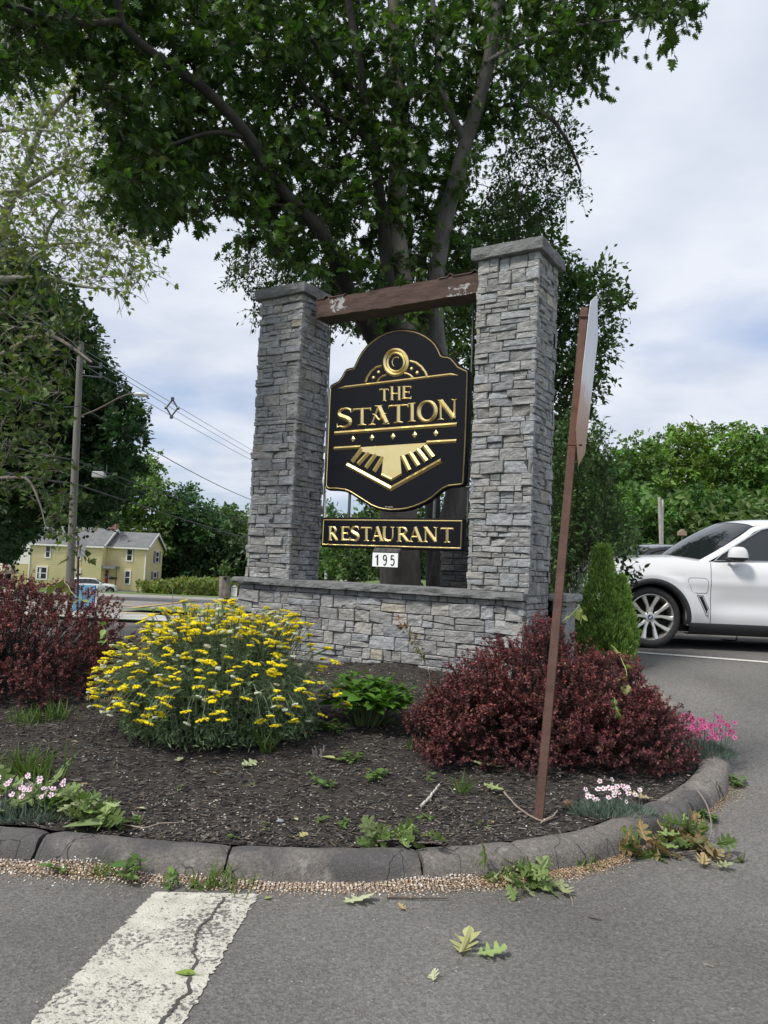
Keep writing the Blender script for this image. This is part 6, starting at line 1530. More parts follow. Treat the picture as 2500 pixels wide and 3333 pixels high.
mb.tube(np.array([a + (b - a) * k for k in u]), .17 * np.sin(PI * np.clip(u * .93 + .05, 0, 1))**.5 * np.array([1] * 9), 10); mb.V[0][:, 2] = a[2] + (mb.V[0][:, 2] - a[2]) * .55; mb.build('lamp_head', mat('lamp_grey', (.5, .5, .5), .5), la)
M_wire = mat('black_cable', (.02, .02, .022), .6); M_wireg = mat('grey_cable', (.16, .17, .18), .5, metal=.3)
def wire(label, pts, r, sag=.3, m=None, cat='power line'):
    P = [at(*q) for q in pts]; Q = []
    for a, b in zip(P[:-1], P[1:]):
        s = np.linspace(0, 1, 26); c = a + (b - a) * s[:, None]; c[:, 2] -= sag * np.linalg.norm(b - a) / 40 * 4 * s * (1 - s); Q.append(c if not Q else c[1:])
    mb = MB(); mb.tube(np.concatenate(Q), r, 5); tag(mb.build('overhead_cable', m or M_wire, origin=P[1] if len(P) > 2 else P[0]), label, cat, 'overhead cables from the utility pole')
FPy = 95
wire('highest of the thin grey spacer cables above the street lamp', [(-150, 820, 16), (268, 1135, PY), (1066, 1596, FPy)], .014, .15, M_wireg)
wire('second grey spacer cable just under the highest one', [(-150, 850, 16), (270, 1150, PY), (1062, 1602, FPy)], .014, .25, M_wireg)
wire('third grey spacer cable, lowest of the bundle of three', [(-150, 890, 16), (266, 1185, PY), (1060, 1614, FPy)], .014, .2, M_wireg)
wire('single dark cable leaving the pole at lamp-arm height', [(-120, 1200, 16), (262, 1320, PY), (1058, 1668, FPy)], .022, .9)
wire('thick black cable below the lamp arm carrying a grey box', [(-150, 1400, 18), (237, 1496, PY), (1058, 1768, FPy)], .032, .25)
wire('thin black cable hugging the underside of the thick one', [(-150, 1430, 18), (236, 1510, PY), (1058, 1778, FPy)], .016, .4)
wire('lowest thick black cable crossing the pole', [(-150, 1495, 18), (235, 1572, PY), (1058, 1800, FPy)], .036, .3)
a = at(323, 1545, PY + 3); t = empty('cable_box', tuple(a)); tag(t, 'small grey box hanging on the thick cable', 'box')
mb = MB(); mb.bbox(a[0] - .27, a[0] + .27, a[1] - .15, a[1] + .15, a[2] - .13, a[2] + .13, .03); mb.build('case', mat('box_grey', (.35, .36, .37), .5), t); mb = MB(); mb.tube([a + [.3, 0, 0], a + [.3, 0, .42]], .02, 5); mb.build('hanger', M_steel, t)
a = at(560, 1328, 45); t = empty('cable_spacer', tuple(a)); tag(t, 'diamond shaped cable spacer on the grey cables', 'cable spacer')
mb = MB(); R_ = .42
for k in range(4):
    c1 = a + np.array([math.cos(k * PI / 2) * R_, 0, math.sin(k * PI / 2) * R_ * 1.5]); c2 = a + np.array([math.cos((k + 1) * PI / 2) * R_, 0, math.sin((k + 1) * PI / 2) * R_ * 1.5]); mb.tube([c1 * .8 + a * .2, c2 * .8 + a * .2], .05, 5); mb.tube([c1 * .7 + a * .3, c1], .10, 6)
mb.build('spacer', M_steel, t)
# distant pole with a diamond sign, seen between the pillars
a, b = at(1061, 1885, FPy), at(1056, 1560, FPy); t = empty('distant_pole', tuple(a)); tag(t, 'distant pole with a small grey diamond sign seen between the pillars', 'utility pole')
mb = MB(); mb.tube([a, b], .17, 8); mb.build('pole', mat('pale_pole', (.42, .42, .40), .9), t); s_ = at(1062, 1829, FPy - .3); mb = MB(); mb.prism([(-.28, 0), (0, -.28), (.28, 0), (0, .28)], 0, .03, lambda u, z, d: np.stack([s_[0] + 1.6 * u, s_[1] - d, s_[2] + 1.6 * z], -1)); mb.build('diamond_sign', mat('grey_sign_back', (.33, .34, .35), .6), t)

# sign post seen from the back, left
t0 = at(257, 1935, 18); t1 = at(254, 1745, 18); t = empty('sign_post', tuple(t0)); tag(t, 'thin brown post with the grey back of a traffic sign, before the utility pole', 'sign')
mb = MB(); mb.tube([t0 - [0, 0, .5], t0 * .3 + t1 * .7, t1], .026, 6); mb.build('post', mat('brown_post', (.045, .03, .028), .7), t)
a, b = at(252, 1812, 17.95), at(283, 1754, 17.95); mb = MB(); mb.prism([(a[0], a[2]), (b[0] - .02, a[2] + .02), (b[0], b[2]), (a[0] + .03, b[2] - .0)], 0, .012, lambda u, z, d: np.stack([u, 17.96 - d, z], -1)); mb.build('sign_plate', mat('aluminium_back', (.33, .34, .36), .5, metal=.2), t)

# blue business sign
BYs = 20.0
def ZA(x, y): return at(x / 4.1475, 1800 + y / 4.1475, BYs)
a, b = ZA(985, 700), ZA(1283, 438); t = empty('blue_sign', (float(a[0] + b[0]) / 2, BYs, float(a[2]))); tag(t, 'light blue roadside sign with dark lettering behind the left barberry', 'sign')
bxp('sign_board', mat('sky_blue_board', (.14, .36, .56), .5, var=.08), t, a[0], b[0], BYs, BYs + .08, a[2] - .35, b[2])
bxp('purple_edge', mat('purple_edge', (.05, .03, .22), .5), t, b[0], b[0] + .035, BYs - .005, BYs + .08, a[2] - .35, b[2] - .01); bxp('white_frame', M_trimw, t, b[0] + .035, b[0] + .07, BYs - .01, BYs + .10, a[2] - .35, b[2])
FB = lambda u, z, d: np.stack([u, BYs - .003 - np.asarray(d), z], -1)
mb = MB(); sc_ = np.linalg.norm(ZA(10, 0) - ZA(0, 0)) / 10
GL = {'A': [[(0, 0), (.5, 1), (1, 0)], [(.25, .4), (.75, .4)]], 'R': [[(0, 0), (0, 1), (.8, .95), (.8, .6), (0, .5)], [(.3, .5), (1, 0)]], 'K': [[(0, 0), (0, 1)], [(.9, 1), (.05, .5), (1, 0)]], 'L': [[(0, 1), (0, 0), (.9, 0)]], 'C': [[(1, .85), (.6, 1), (.15, .8), (0, .45), (.2, .1), (.6, 0), (1, .15)]],
      '4': [[(.7, 0), (.7, 1), (0, .35), (1, .35)]], '3': [[(.1, .9), (.7, .95), (.75, .6), (.4, .52), (.85, .4), (.75, .05), (.05, .05)]], '1': [[(.3, .8), (.55, 1), (.55, 0)]], '-': [[(.1, .5), (.8, .5)]], '8': [[(.5, .52), (.15, .75), (.5, 1), (.85, .75), (.5, .52), (.1, .25), (.5, 0), (.9, .25), (.5, .52)]], '7': [[(0, 1), (.9, 1), (.3, 0)]], '2': [[(.05, .8), (.5, 1), (.85, .7), (0, 0), (.9, 0)]], '0': [[(.5, 0), (.1, .5), (.5, 1), (.9, .5), (.5, 0)]]}
def text(mb, s, x, y, w_, h_, adv, sw):
    for c in s:
        for st in GL.get(c, []): ridge(mb, [ZA(x + p[0] * w_, y - p[1] * h_)[[0, 2]] for p in st], sw * sc_, fr=FB, flat=.002)
        x += adv
text(mb, 'ARK', 1010, 496, 30, 38, 42, 7); text(mb, 'LLC', 1158, 500, 28, 40, 38, 7); text(mb, '431-8787', 1030, 553, 15, 20, 21, 4)
mb.build('dark_lettering', mat('navy_ink', (.02, .03, .06), .5), t)
mb = MB(); 
for k in range(13): ridge(mb, [ZA(1090 + k * 8.5, 514)[[0, 2]], ZA(1095 + k * 8.5, 521)[[0, 2]]], 4 * sc_, fr=FB, flat=.002)
mb.build('small_lettering', mat('red_ink', (.35, .05, .05), .5), t)
mb = MB(); c0 = ZA(1235, 532)[[0, 2]]; an = np.arange(10) * PI / 5
mb.prism([(c0[0] + (22 if k % 2 == 0 else 12) * sc_ * math.sin(a_), c0[1] + (22 if k % 2 == 0 else 12) * sc_ * math.cos(a_)) for k, a_ in enumerate(an)], 0, .004, FB); mb.build('orange_emblem', mat('orange_ink', (.45, .12, .05), .5), t)

# stump, little sign and cart by the far lot
def ZB(x, y, Y=31): return at(600 + x / 6.636, 1750 + y / 6.636, Y)
a, b = ZB(868, 1300), ZB(868, 830); t = empty('dead_trunk', tuple(a)); tag(t, 'tall grey dead tree trunk stump with leaves sprouting behind its top', 'tree stump')
mb = MB(); n_ = 12; P = np.linspace(0, 1, n_)[:, None] * (b - a) + a; mb.tube(P, .22 + .02 * fbm(np.stack([np.arange(n_) * .7, np.zeros(n_), np.zeros(n_)], 1), 2), 14); V = mb.V[0]; V += .02 * np.stack([fbm(V * [9, 9, 1], 2), fbm(V * [9, 9, 1] + 5, 2), 0 * V[:, 0]], 1); mb.build('trunk', mat('dead_wood', (.17, .15, .13), .9, var=.5, vs=8, stretch=(1, 1, .2), bump=.6), t, smooth=True)
mb = MB(); c = ZB(880, 880, 30.75); mb.lathe([(0, 0), (.06, .0), (.07, .02)], o=tuple(c), n=10, axis='y'); mb.build('knot_hole', M_under, t)
mb = MB(); Cc = np.array([ZB(x, y, 31) for x, y in ((880, 620), (800, 680), (950, 660), (860, 560), (900, 740), (1000, 650), (740, 650), (850, 700))]); crown(mb, Cc, .25, 26, LEAF_TINY, .11, (1, 1, 1)); mb.build('crown', leafmat('sprout_leaf', (.10, .17, .05), .3), t)
a, b = ZB(1080, 1500), ZB(1080, 1280); t = empty('arched_notice', tuple(a)); tag(t, 'small arched white notice board on a black stand by the stump', 'sign')
bxp('stand', M_trim, t, ZB(990, 1500)[0], ZB(1075, 1500)[0], 31, 31.25, a[2], ZB(0, 1275)[2])
def arch(x0, x1, y0, y1, n=10):
    p0, p1 = ZB(x0, y1), ZB(x1, y0); r = (p1[0] - p0[0]) / 2; cx = (p0[0] + p1[0]) / 2; return [(p0[0], p0[2]), (p1[0], p0[2])] + [(cx + r * math.cos(a_), p1[2] - r * .8 + r * .8 * math.sin(a_)) for a_ in np.linspace(0, PI, n)]
F31 = lambda u, z, d: np.stack([u, 31 - np.asarray(d), z], -1)
mb = MB(); mb.prism(arch(995, 1168, 1022, 1275), -.05, 0, F31); mb.build('frame', M_trim, t); mb = MB(); mb.prism(arch(1003, 1150, 1034, 1266), 0, .02, F31); mb.build('notice_face', M_trimw, t)
mb = MB()
for y, x0, x1, w_ in ((1062, 1030, 1125, 10), (1082, 1015, 1140, 14), (1120, 1020, 1110, 4), (1140, 1020, 1120, 4), (1165, 1020, 1100, 4), (1190, 1020, 1115, 4), (1215, 1020, 1095, 4)): ridge(mb, [ZB(x0, y)[[0, 2]], ZB(x1, y)[[0, 2]]], w_ * .0017, fr=lambda u, z, d: np.stack([u, 31 - .021 - np.asarray(d), z], -1), flat=.002)
mb.build('notice_lines', M_trim, t)
a = ZB(880, 1480); t = empty('garden_cart', tuple(a)); tag(t, 'small red and black garden cart between the stump and the notice', 'cart')
mb = MB(); p0, p1 = ZB(820, 1440), ZB(960, 1390); mb.bbox(p0[0], p1[0], 31, 31.4, p0[2], p1[2], .02); mb.build('tray', mat('faded_red', (.36, .10, .10), .6), t)
mb = MB(); p0, p1 = ZB(830, 1385), ZB(950, 1280); mb.bbox(p0[0], p1[0], 31.05, 31.35, p0[2], p1[2], .04); mb.build('hopper', M_trim, t)
for x_ in (845, 935): mb = MB(); c = ZB(x_, 1465); mb.lathe([(0, -.03), (.09, -.03), (.10, 0), (.09, .03), (0, .03)], o=tuple(c), n=14, axis='y'); mb.build('wheel', M_tyre, t)
mb = MB(); mb.tube([ZB(960, 1430), ZB(1005, 1330)], .015, 5); mb.build('handle', M_trim, t)
# field behind the house: tall weeds, shrubs and hedges
M_meadow = leafmat('meadow_leaf', (.16, .20, .05), .3)
mb = MB(); n = 26000; x = rng.uniform(-34, -9, n); y = rng.uniform(78, 100, n); k = (x > xr + 1.2); x, y = x[k], y[k]; n = len(x)
hgt = 1.0 + .8 * (fbm(np.stack([x * .35, y * .35, x * 0], 1), 2) * .5 + .5); X, Y, Z = frames(rnd_dirs(n, 1.6, .5), 0, 1)
mb.inst(*LEAF_CLUMP, np.stack([x, y, G(x, y) + rng.random(n) * hgt], 1), X, Y, Z, rng.uniform(.2, .5, n), tints(n, (1, 1, 1), .3, .12) * (1 + .35 * fbm(np.stack([x * .5, y * .5, x * 0 + 5], 1), 2))[:, None])
o = mb.build('meadow_weeds', M_meadow); o['kind'] = 'stuff'; o['category'] = 'weeds'; o['label'] = 'tall yellow-green weeds in the field right of the yellow house'
def hedge_mass(name, x0, x1, y0, y1, hh, n, col, mn, label, s=.3):
    mb = MB(); x = rng.uniform(x0, x1, n); y = rng.uniform(y0, y1, n); f = fbm(np.stack([x * .6, y * .6, x * 0], 1), 3); z = rng.random(n)**.7 * hh * (1 + .35 * f); X, Y, Z = frames(rnd_dirs(n), .2, .7)
    mb.inst(*LEAF_CLUMP, np.stack([x, y, G(x, y) + z], 1), X, Y, Z, rng.uniform(s * .6, s * 1.3, n), tints(n, (1, 1, 1), .35, .07) * (.8 + .35 * f)[:, None]); o = mb.build(name, leafmat(mn, col, .3)); o['kind'] = 'stuff'; o['category'] = 'undergrowth'; o['label'] = label
hedge_mass('woodland_edge', 8, 42, 34, 50, 4.2, 16000, (.11, .175, .05), 'under_a', 'leafy undergrowth filling the foot of the right treeline', .42)
hedge_mass('field_edge', -44, 2, 102, 112, 6.5, 17000, (.05, .09, .03), 'under_b', 'dark undergrowth at the foot of the trees beyond the field', .75)
hedge_mass('roadside_brush', -2.5, 9, 60, 74, 4.5, 5000, (.055, .11, .03), 'under_c', 'green brush beyond the far road between the pillars', .5)
hedge_mass('dark_undergrowth', -75, -38, 90, 104, 9, 12000, (.02, .045, .014), 'under_d', 'dark undergrowth behind the left end of the house', .8)  # undergrowth in a dark green leaf colour
sheet('house_lawn', np.arange(-44, -8, 1.0), np.arange(66.1, 88, 1.0), .01, M_grass, label='lawn in front of the yellow house')
sheet('verge_patch', np.arange(-6.9, -4.2, .3), np.arange(20.5, 26, .4), .06, M_grass, label='small grass patch beside the far lot')

# ================================================================== right-hand side: wooden pole and bird house
a, b = at(2152, 1800, 27), at(2146, 1618, 27); t = empty('wooden_pole', tuple(gb(2152, 27))); tag(t, 'slim pale wooden pole rising behind the dark car', 'pole')
mb = MB(); mb.tube([gb(2156, 27), a, b], .055, 8); mb.build('pole', mat('pale_wood', (.33, .31, .27), .9, var=.2), t)
mb = MB(); a2 = at(2157, 1627, 27.2); mb.tube([gb(2164, 27.2), a2], .035, 6); mb.build('conduit', mat('pale_conduit', (.5, .5, .48), .6), t)
a = at(2220, 1743, 27); t = empty('bird_house', tuple(gb(2220, 27))); tag(t, 'tiny wooden bird house on a stick right of the slim pole', 'bird house')
mb = MB(); mb.tube([gb(2220, 27), a], .02, 6); mb.build('stick', mat('stick_wood', (.3, .24, .16), .9), t); mb = MB(); mb.prism([(-.13, 0), (.13, 0), (.13, .12), (0, .22), (-.13, .12)], 0, .2, lambda u, z, d: np.stack([a[0] + u, a[1] + .1 - d, a[2] + z], -1)); mb.build('house_box', mat('box_wood', (.25, .19, .13), .9), t)

# ================================================================== steel post and the sign seen edge-on
pbp = on(1755, 2672, Bz); PYs = pbp[1]; ptp = at(1905, 1003, PYs + .5); PYp = PYs + .42
t = empty('steel_post', tuple(pbp)); tag(t, 'leaning rust-brown steel channel post in front of the right barberry', 'sign post')
ax = (ptp - pbp) / np.linalg.norm(ptp - pbp); sx = np.array([1, 0, 0]) - ax * ax[0]; sx /= np.linalg.norm(sx); sy_ = np.cross(ax, sx)
prf = [(-.029, -.012), (-.029, .016), (-.024, .016), (-.022, -.006), (.010, -.006), (.012, .016), (.020, .016), (.026, .014), (.026, .008), (.019, .008), (.016, -.012)]
prf = [(x * .93, -y) for x, y in prf]
M_rustp = mat('rusty_steel', (.085, .046, .036), .75, metal=.2, var=.3, vs=9, bump=.35, bs=90, col2=(.15, .082, .062))
mb = MB(); V = []; m_ = 60
for k in range(m_):
    s = k / (m_ - 1); c = pbp - ax * .25 * (1 - s) + (ptp - pbp) * s
    for x, y in prf: V.append(c + sx * x + sy_ * -y)
V = np.array(V); n = len(prf); i, j = np.meshgrid(np.arange(m_ - 1), np.arange(n), indexing='ij'); mb.add(V, np.stack([(i * n + j).ravel(), (i * n + (j + 1) % n).ravel(), ((i + 1) * n + (j + 1) % n).ravel(), ((i + 1) * n + j).ravel()], 1)); mb.add(V[-n:], [list(range(n))]); mb.build('channel', M_rustp, t)
# plate: turned so that it is seen almost edge-on
pc0 = at(1909, 1235, PYp); Pd = lambda px, py: at(px, py, PYp)
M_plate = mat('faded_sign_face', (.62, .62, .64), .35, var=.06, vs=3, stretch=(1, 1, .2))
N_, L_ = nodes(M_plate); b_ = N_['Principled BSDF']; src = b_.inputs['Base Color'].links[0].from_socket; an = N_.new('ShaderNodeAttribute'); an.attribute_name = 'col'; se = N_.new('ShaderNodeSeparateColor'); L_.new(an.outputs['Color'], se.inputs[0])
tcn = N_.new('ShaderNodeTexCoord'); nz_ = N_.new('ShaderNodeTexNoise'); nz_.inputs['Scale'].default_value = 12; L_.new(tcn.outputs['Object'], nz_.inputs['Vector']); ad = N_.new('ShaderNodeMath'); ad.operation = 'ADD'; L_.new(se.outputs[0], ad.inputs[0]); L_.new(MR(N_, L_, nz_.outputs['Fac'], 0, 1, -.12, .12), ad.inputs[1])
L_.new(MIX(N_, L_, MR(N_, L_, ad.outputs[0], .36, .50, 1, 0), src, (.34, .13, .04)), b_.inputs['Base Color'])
los = np.array([pc0[0], PYp, 0.0]); los /= np.linalg.norm(los); prp = np.array([los[1], -los[0], 0]); ud = los + prp * .078; ud /= np.linalg.norm(ud)
cen = pc0 + prp * .0
ztp, zbt = Pd(1930, 962)[2], Pd(1882, 1521)[2]; zm_ = (ztp + zbt) / 2; hh = (ztp - zbt) / 2
mb = MB(); R_ = hh; out_p = [(0, -1), (.10, -.95), (.60, -.76), (.66, -.70), (.66, .66), (.62, .72), (.10, .96), (0, 1), (-.10, .96), (-.62, .72), (-.66, .66), (-.66, -.70), (-.60, -.76), (-.10, -.95)]
cx_of = lambda z: Pd(1905 + (z - zm_) / hh * 24, 1240)[0] - Pd(1905, 1240)[0]
V = []
for th in (0, .003):
    for u, v in out_p:
        p_ = np.array([pc0[0], PYp, 0]) + ud * u * hh + prp * (.006 + th); p_[0] += cx_of(zm_ + v * hh); p_[2] = zm_ + v * hh; V.append(p_)
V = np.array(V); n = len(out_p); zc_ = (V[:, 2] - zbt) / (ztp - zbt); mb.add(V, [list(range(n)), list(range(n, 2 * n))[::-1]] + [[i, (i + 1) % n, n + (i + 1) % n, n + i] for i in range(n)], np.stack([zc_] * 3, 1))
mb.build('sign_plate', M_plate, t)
for y_ in (1448, 1030):
    a = at(1868 if y_ > 1200 else 1905, y_, PYs + (.36 if y_ > 1200 else .49) - .02); mb = MB(); mb.tube([a + [-.05, 0, 0], a + [.05, 0, 0]], .006, 6); mb.build('bolt', M_rustp, t)
# ================================================================== flowers, weeds, leaves and litter
TF_P = [[0, 1, 2, 3]]
def pinks(label, c, rx, ry, n, petal, eye, hgt=.14, ps=1.1, nb=1500, name='dianthus_clump', zf=Bz, blade=(.13, .18, .14)):
    c = np.array([c[0], c[1], float(zf(c[0], c[1]))]); t = empty(name, tuple(c)); tag(t, label, 'flowering plant')
    a = rng.uniform(0, 2 * PI, nb); r = np.sqrt(rng.random(nb)); P = np.stack([c[0] + rx * r * np.cos(a), c[1] + ry * r * np.sin(a), 0 * a], 1); P[:, 2] = zf(P[:, 0], P[:, 1]) + .004
    d = np.stack([np.cos(a) * r * .8, np.sin(a) * r * .8, np.full(nb, 1.0)], 1) + rng.normal(0, .35, (nb, 3)); d /= np.linalg.norm(d, axis=1)[:, None]; X, Y, Z = frames(d, 0, 1)
    mb = MB(); mb.inst(np.array([(0, -.04, 0), (0, .04, 0), (.6, .03, .03), (1, 0, .1), (.6, -.03, .03)]), [[0, 4, 3, 2, 1]], P, X, Y, Z, rng.uniform(.035, .085, nb) * (1.1 - .4 * r), tints(nb, (1, 1, 1), .3, .05)); mb.build('leaves', leafmat('pink_blade_%s' % label[:5], blade, .15), t)
    st = MB(); k_ = label[:5]; mp_ = mat('petal_%s' % k_, petal, .6, var=.08, attr=True, transl=.25); me_ = mat('eye_%s' % k_, eye, .6)
    for i in range(n):
        a = rng.uniform(0, 2 * PI); r = math.sqrt(rng.random()); b = c + np.array([rx * .8 * r * math.cos(a), ry * .8 * r * math.sin(a), 0]); b[2] = float(zf(b[0], b[1]))
        tp = b + np.array([rng.normal(0, .02), rng.normal(-.01, .02), hgt * rng.uniform(.6, 1.15)]); st.tube([b, (b + tp) / 2, tp], .0014, 3, cap=False)
        nrm = np.array([rng.normal(0, .45), -.75 + rng.normal(0, .3), .75]); nrm /= np.linalg.norm(nrm); X = np.cross(nrm, [0, 0, 1]); X /= np.linalg.norm(X); Y = np.cross(nrm, X); R = ps * rng.uniform(.0115, .0165)
        fl = MB(); ey = MB()
        for k in range(5):
            a0 = k * 2 * PI / 5 + rng.uniform(0, .3); pts = [(0, 0), (.75, -.38), (1, -.2), (.92, 0), (1, .2), (.75, .38)]
            V = [tp + R * ((x * math.cos(a0) - y * math.sin(a0)) * X + (x * math.sin(a0) + y * math.cos(a0)) * Y) + nrm * .25 * R * x for x, y in pts]; fl.add(np.array(V), [[0, 1, 2, 3], [0, 3, 4, 5]], tints(1, (1, 1, 1), .12, .03)[0])
        V = [tp + nrm * .0035 + R * .34 * (math.cos(b_) * X + math.sin(b_) * Y) for b_ in np.arange(8) * PI / 4]; ey.add(np.array(V), [list(range(8))]); fo = fl.build('flower', mp_, t); ey.build('flower_eye', me_, fo)
    st.build('stems', leafmat('pink_stem', (.14, .18, .13), 0), t)
def onB(px, py): return on(px, py, Bz)
q = onB(1985, 2650); pinks('white-pink dianthus with dark eyes beside the foot of the steel post', (q[0] + .02, q[1] + .02), .24, .12, 34, (.84, .74, .78), (.30, .02, .09))
q = onB(2290, 2450); pinks('bright magenta-pink dianthus spilling over the right end of the kerb', (q[0] - .02, q[1] + .0), .26, .16, 98, (.74, .17, .38), (.25, .01, .06), hgt=.21, ps=1.35)
q = onB(60, 2660); pinks('pale pink dianthus in the grass at the left edge of the bed', (q[0] - .02, q[1] + .02), .30, .14, 44, (.80, .66, .74), (.35, .10, .2), hgt=.17)
q = onB(755, 2110); pinks('few magenta flowers between the yarrow and the left pillar', (q[0], q[1]), .16, .1, 16, (.55, .05, .28), (.3, .01, .1), hgt=.22, nb=500)

TW_ = 0
def tuft(label, px, py, n=60, h=.10, spread=.05, col=(.10, .16, .04), name='grass_tuft', zf=None, wid=.03, lean=.55, cat='grass tuft', group=None):
    zf = zf or Bz; c = on(px, py, zf); P = c + rng.normal(0, 1, (n, 3)) * np.array([spread, spread * .6, 0]); P[:, 2] = zf(P[:, 0], P[:, 1])
    d = rng.normal(0, lean, (n, 3)); d[:, 2] = 1; d /= np.linalg.norm(d, axis=1)[:, None]; X, Y, Z = frames(d, 0, 1); mb = MB()
    mb.inst(np.array([(0, -wid, 0), (0, wid, 0), (.5, wid * .9, .05), (.8, wid * .5, .14), (1, 0, .25), (.8, -wid * .5, .14), (.5, -wid * .9, .05)]), [[0, 1, 2, 6], [6, 2, 3, 5], [3, 4, 5]], P, X, Y, Z, h * rng.uniform(.4, 1.2, n), tints(n, (1, 1, 1), .3, .08))
    o = mb.build(name, leafmat('tuft_%.2f_%.2f' % (col[0], col[1]), col, .3), origin=c); tag(o, label, cat, group)
def weed(label, px, py, n=10, size=.05, h=.06, col=(.11, .19, .05), zf=None, name='weed_sprig', tmpl=LEAF_OVAL, spread=.03, group=None):
    zf = zf or Bz; c = on(px, py, zf); t = empty(name, tuple(c)); tag(t, label, 'weed', group); st = MB(); P = []; Dd = []
    for i in range(max(2, n // 4)):
        b = c + np.array([rng.normal(0, spread), rng.normal(0, spread * .7), 0]); b[2] = float(zf(b[0], b[1])); tp = b + np.array([rng.normal(0, .03), rng.normal(0, .03), h * rng.uniform(.5, 1.2)]); st.tube([b, (b + tp) / 2 + rng.normal(0, .004, 3), tp], .0014, 3, cap=False)
        for k in range(6): P.append(b + (tp - b) * rng.uniform(.3, 1)); a = rng.uniform(0, 2 * PI); Dd.append((math.cos(a), math.sin(a), rng.uniform(0, .7)))
    X, Y, Z = frames(np.array(Dd, float) / 1.2, .1, .3); mb = MB(); mb.inst(*tmpl, np.array(P), X, Y, Z, size * rng.uniform(.6, 1.2, len(P)), tints(len(P), (1, 1, 1), .25, .06))
    st.build('stems', leafmat('weed_stem', (.12, .17, .06), 0), t); mb.build('leaves', leafmat('weed_%.2f' % col[0], col, .3), t)
rim = lambda x, y: np.where(in_bed(np.atleast_1d(np.asarray(x, float)).ravel(), np.atleast_1d(np.asarray(y, float)).ravel(), -.05).reshape(np.shape(x)), Bz(x, y), G(x, y)) if np.ndim(x) else float(Bz(x, y))
for a in [('grass tuft below the left barberry, nearest the frame edge', 80, 2350, 90, .11, .07), ('fine grass tuft just right of the one under the left barberry', 175, 2340, 110, .14, .06), ('tall seedling grass at the yarrow foot, right side', 865, 2450, 26, .24, .015), ('thin grass standing behind the left dianthus', 90, 2530, 130, .20, .10), ('small grass blades below the right barberry', 1330, 2440, 22, .10, .02), ('grass blades under the left side of the right barberry', 1500, 2580, 30, .12, .03), ('grass growing beside the magenta dianthus', 2150, 2480, 60, .08, .07)]: tuft(*a)
for a in [('leafy weed patch between yarrow and hydrangea', 1080, 2385, 60, .055, .07), ('pale leafy weed below the hydrangea', 1250, 2365, 24, .05, .06), ('green weed in the middle of the mulch', 1140, 2480, 30, .05, .05), ('small weed cluster right of the middle weed', 1225, 2540, 26, .05, .05), ('little yellow-green weed trailing down the mulch', 1060, 2560, 22, .04, .05), ('tiny sprout left of the kerb leaf heap', 1030, 2680, 10, .035, .03), ('tiny sprout above the middle joint of the kerb', 1120, 2690, 12, .035, .03), ('sprout near the pebble in the mulch', 1400, 2680, 10, .04, .03), ('small seedling left of the steel post', 1390, 2545, 10, .04, .04), ('pale sprout by the twigs near the left leaf heap', 460, 2680, 10, .04, .05)]: weed(*a)
for lab, x, y in (('below the pale lobed leaf', 800, 2560), ('left of the pebble', 850, 2690), ('below the short pale stick', 1390, 2660), ('above the kerb between stick and post', 1560, 2690), ('below the white-green scrap leaf', 560, 2570), ('above the left kerb joint', 730, 2720)): weed('tiny green sprout ' + lab, x, y, 6, .022, .02)
for a in [('grass clump at the foot of the kerb by the left joint', 330, 2850, 40, .08, .04), ('broad-bladed grass against the kerb left of centre', 715, 2890, 70, .10, .07), ('bright grass at the kerb foot right of the leaf heap', 1900, 2820, 70, .06, .05), ('yellowish grass at the right bend of the kerb', 2260, 2690, 60, .06, .05)]: tuft(*a, zf=G, wid=.05, col=(.13, .19, .05))
for a in [('upright green weed with narrow leaves against the kerb', 430, 2870, 16, .065, .09), ('rosette weed at the kerb foot left', 220, 2845, 18, .045, .04), ('leafy weed at the kerb foot between the two left joints', 560, 2885, 22, .045, .05), ('small round-leaved weed at the kerb foot', 600, 2895, 14, .03, .03), ('leafy weed on the right bend of the kerb', 2300, 2670, 30, .05, .06), ('leafy weed at the far right end of the kerb', 2380, 2560, 30, .055, .06)]: weed(*a, zf=G)

# ---- seed litter heaped at the foot of the kerb
def litter(n, i0, i1, w_, cols, size, hh=.035):
    k = rng.integers(i0, i1, n); o_ = -np.abs(rng.normal(0, 1, n)) * w_[0] * (.75 + .35 * fbm(np.stack([k * .03, k * 0., k * 0.], 1), 3)) + w_[1]
    x = KP[k, 0] + KN[k, 0] * o_; y = KP[k, 1] + KN[k, 1] * o_; heap = hh * np.exp(-(o_ / (w_[0] * .9))**2) * rng.random(n) * (.7 + .6 * fbm(np.stack([k * .05, k * 0. + 3, k * 0.], 1), 2))
    X, Y, Z = frames(rnd_dirs(n, .0, .45), 0, .5); return x, y, G(x, y) + .003 + np.maximum(heap, 0), X, Y, Z, rng.uniform(*size, n), np.array(cols)[rng.integers(0, len(cols), n)] * rng.uniform(.7, 1.3, n)[:, None]
i_a = 150; i_b = near_idx(1560, 2871); i_c = near_idx(2020, 2790); i_d = near_idx(2380, 2540)
mb = MB()
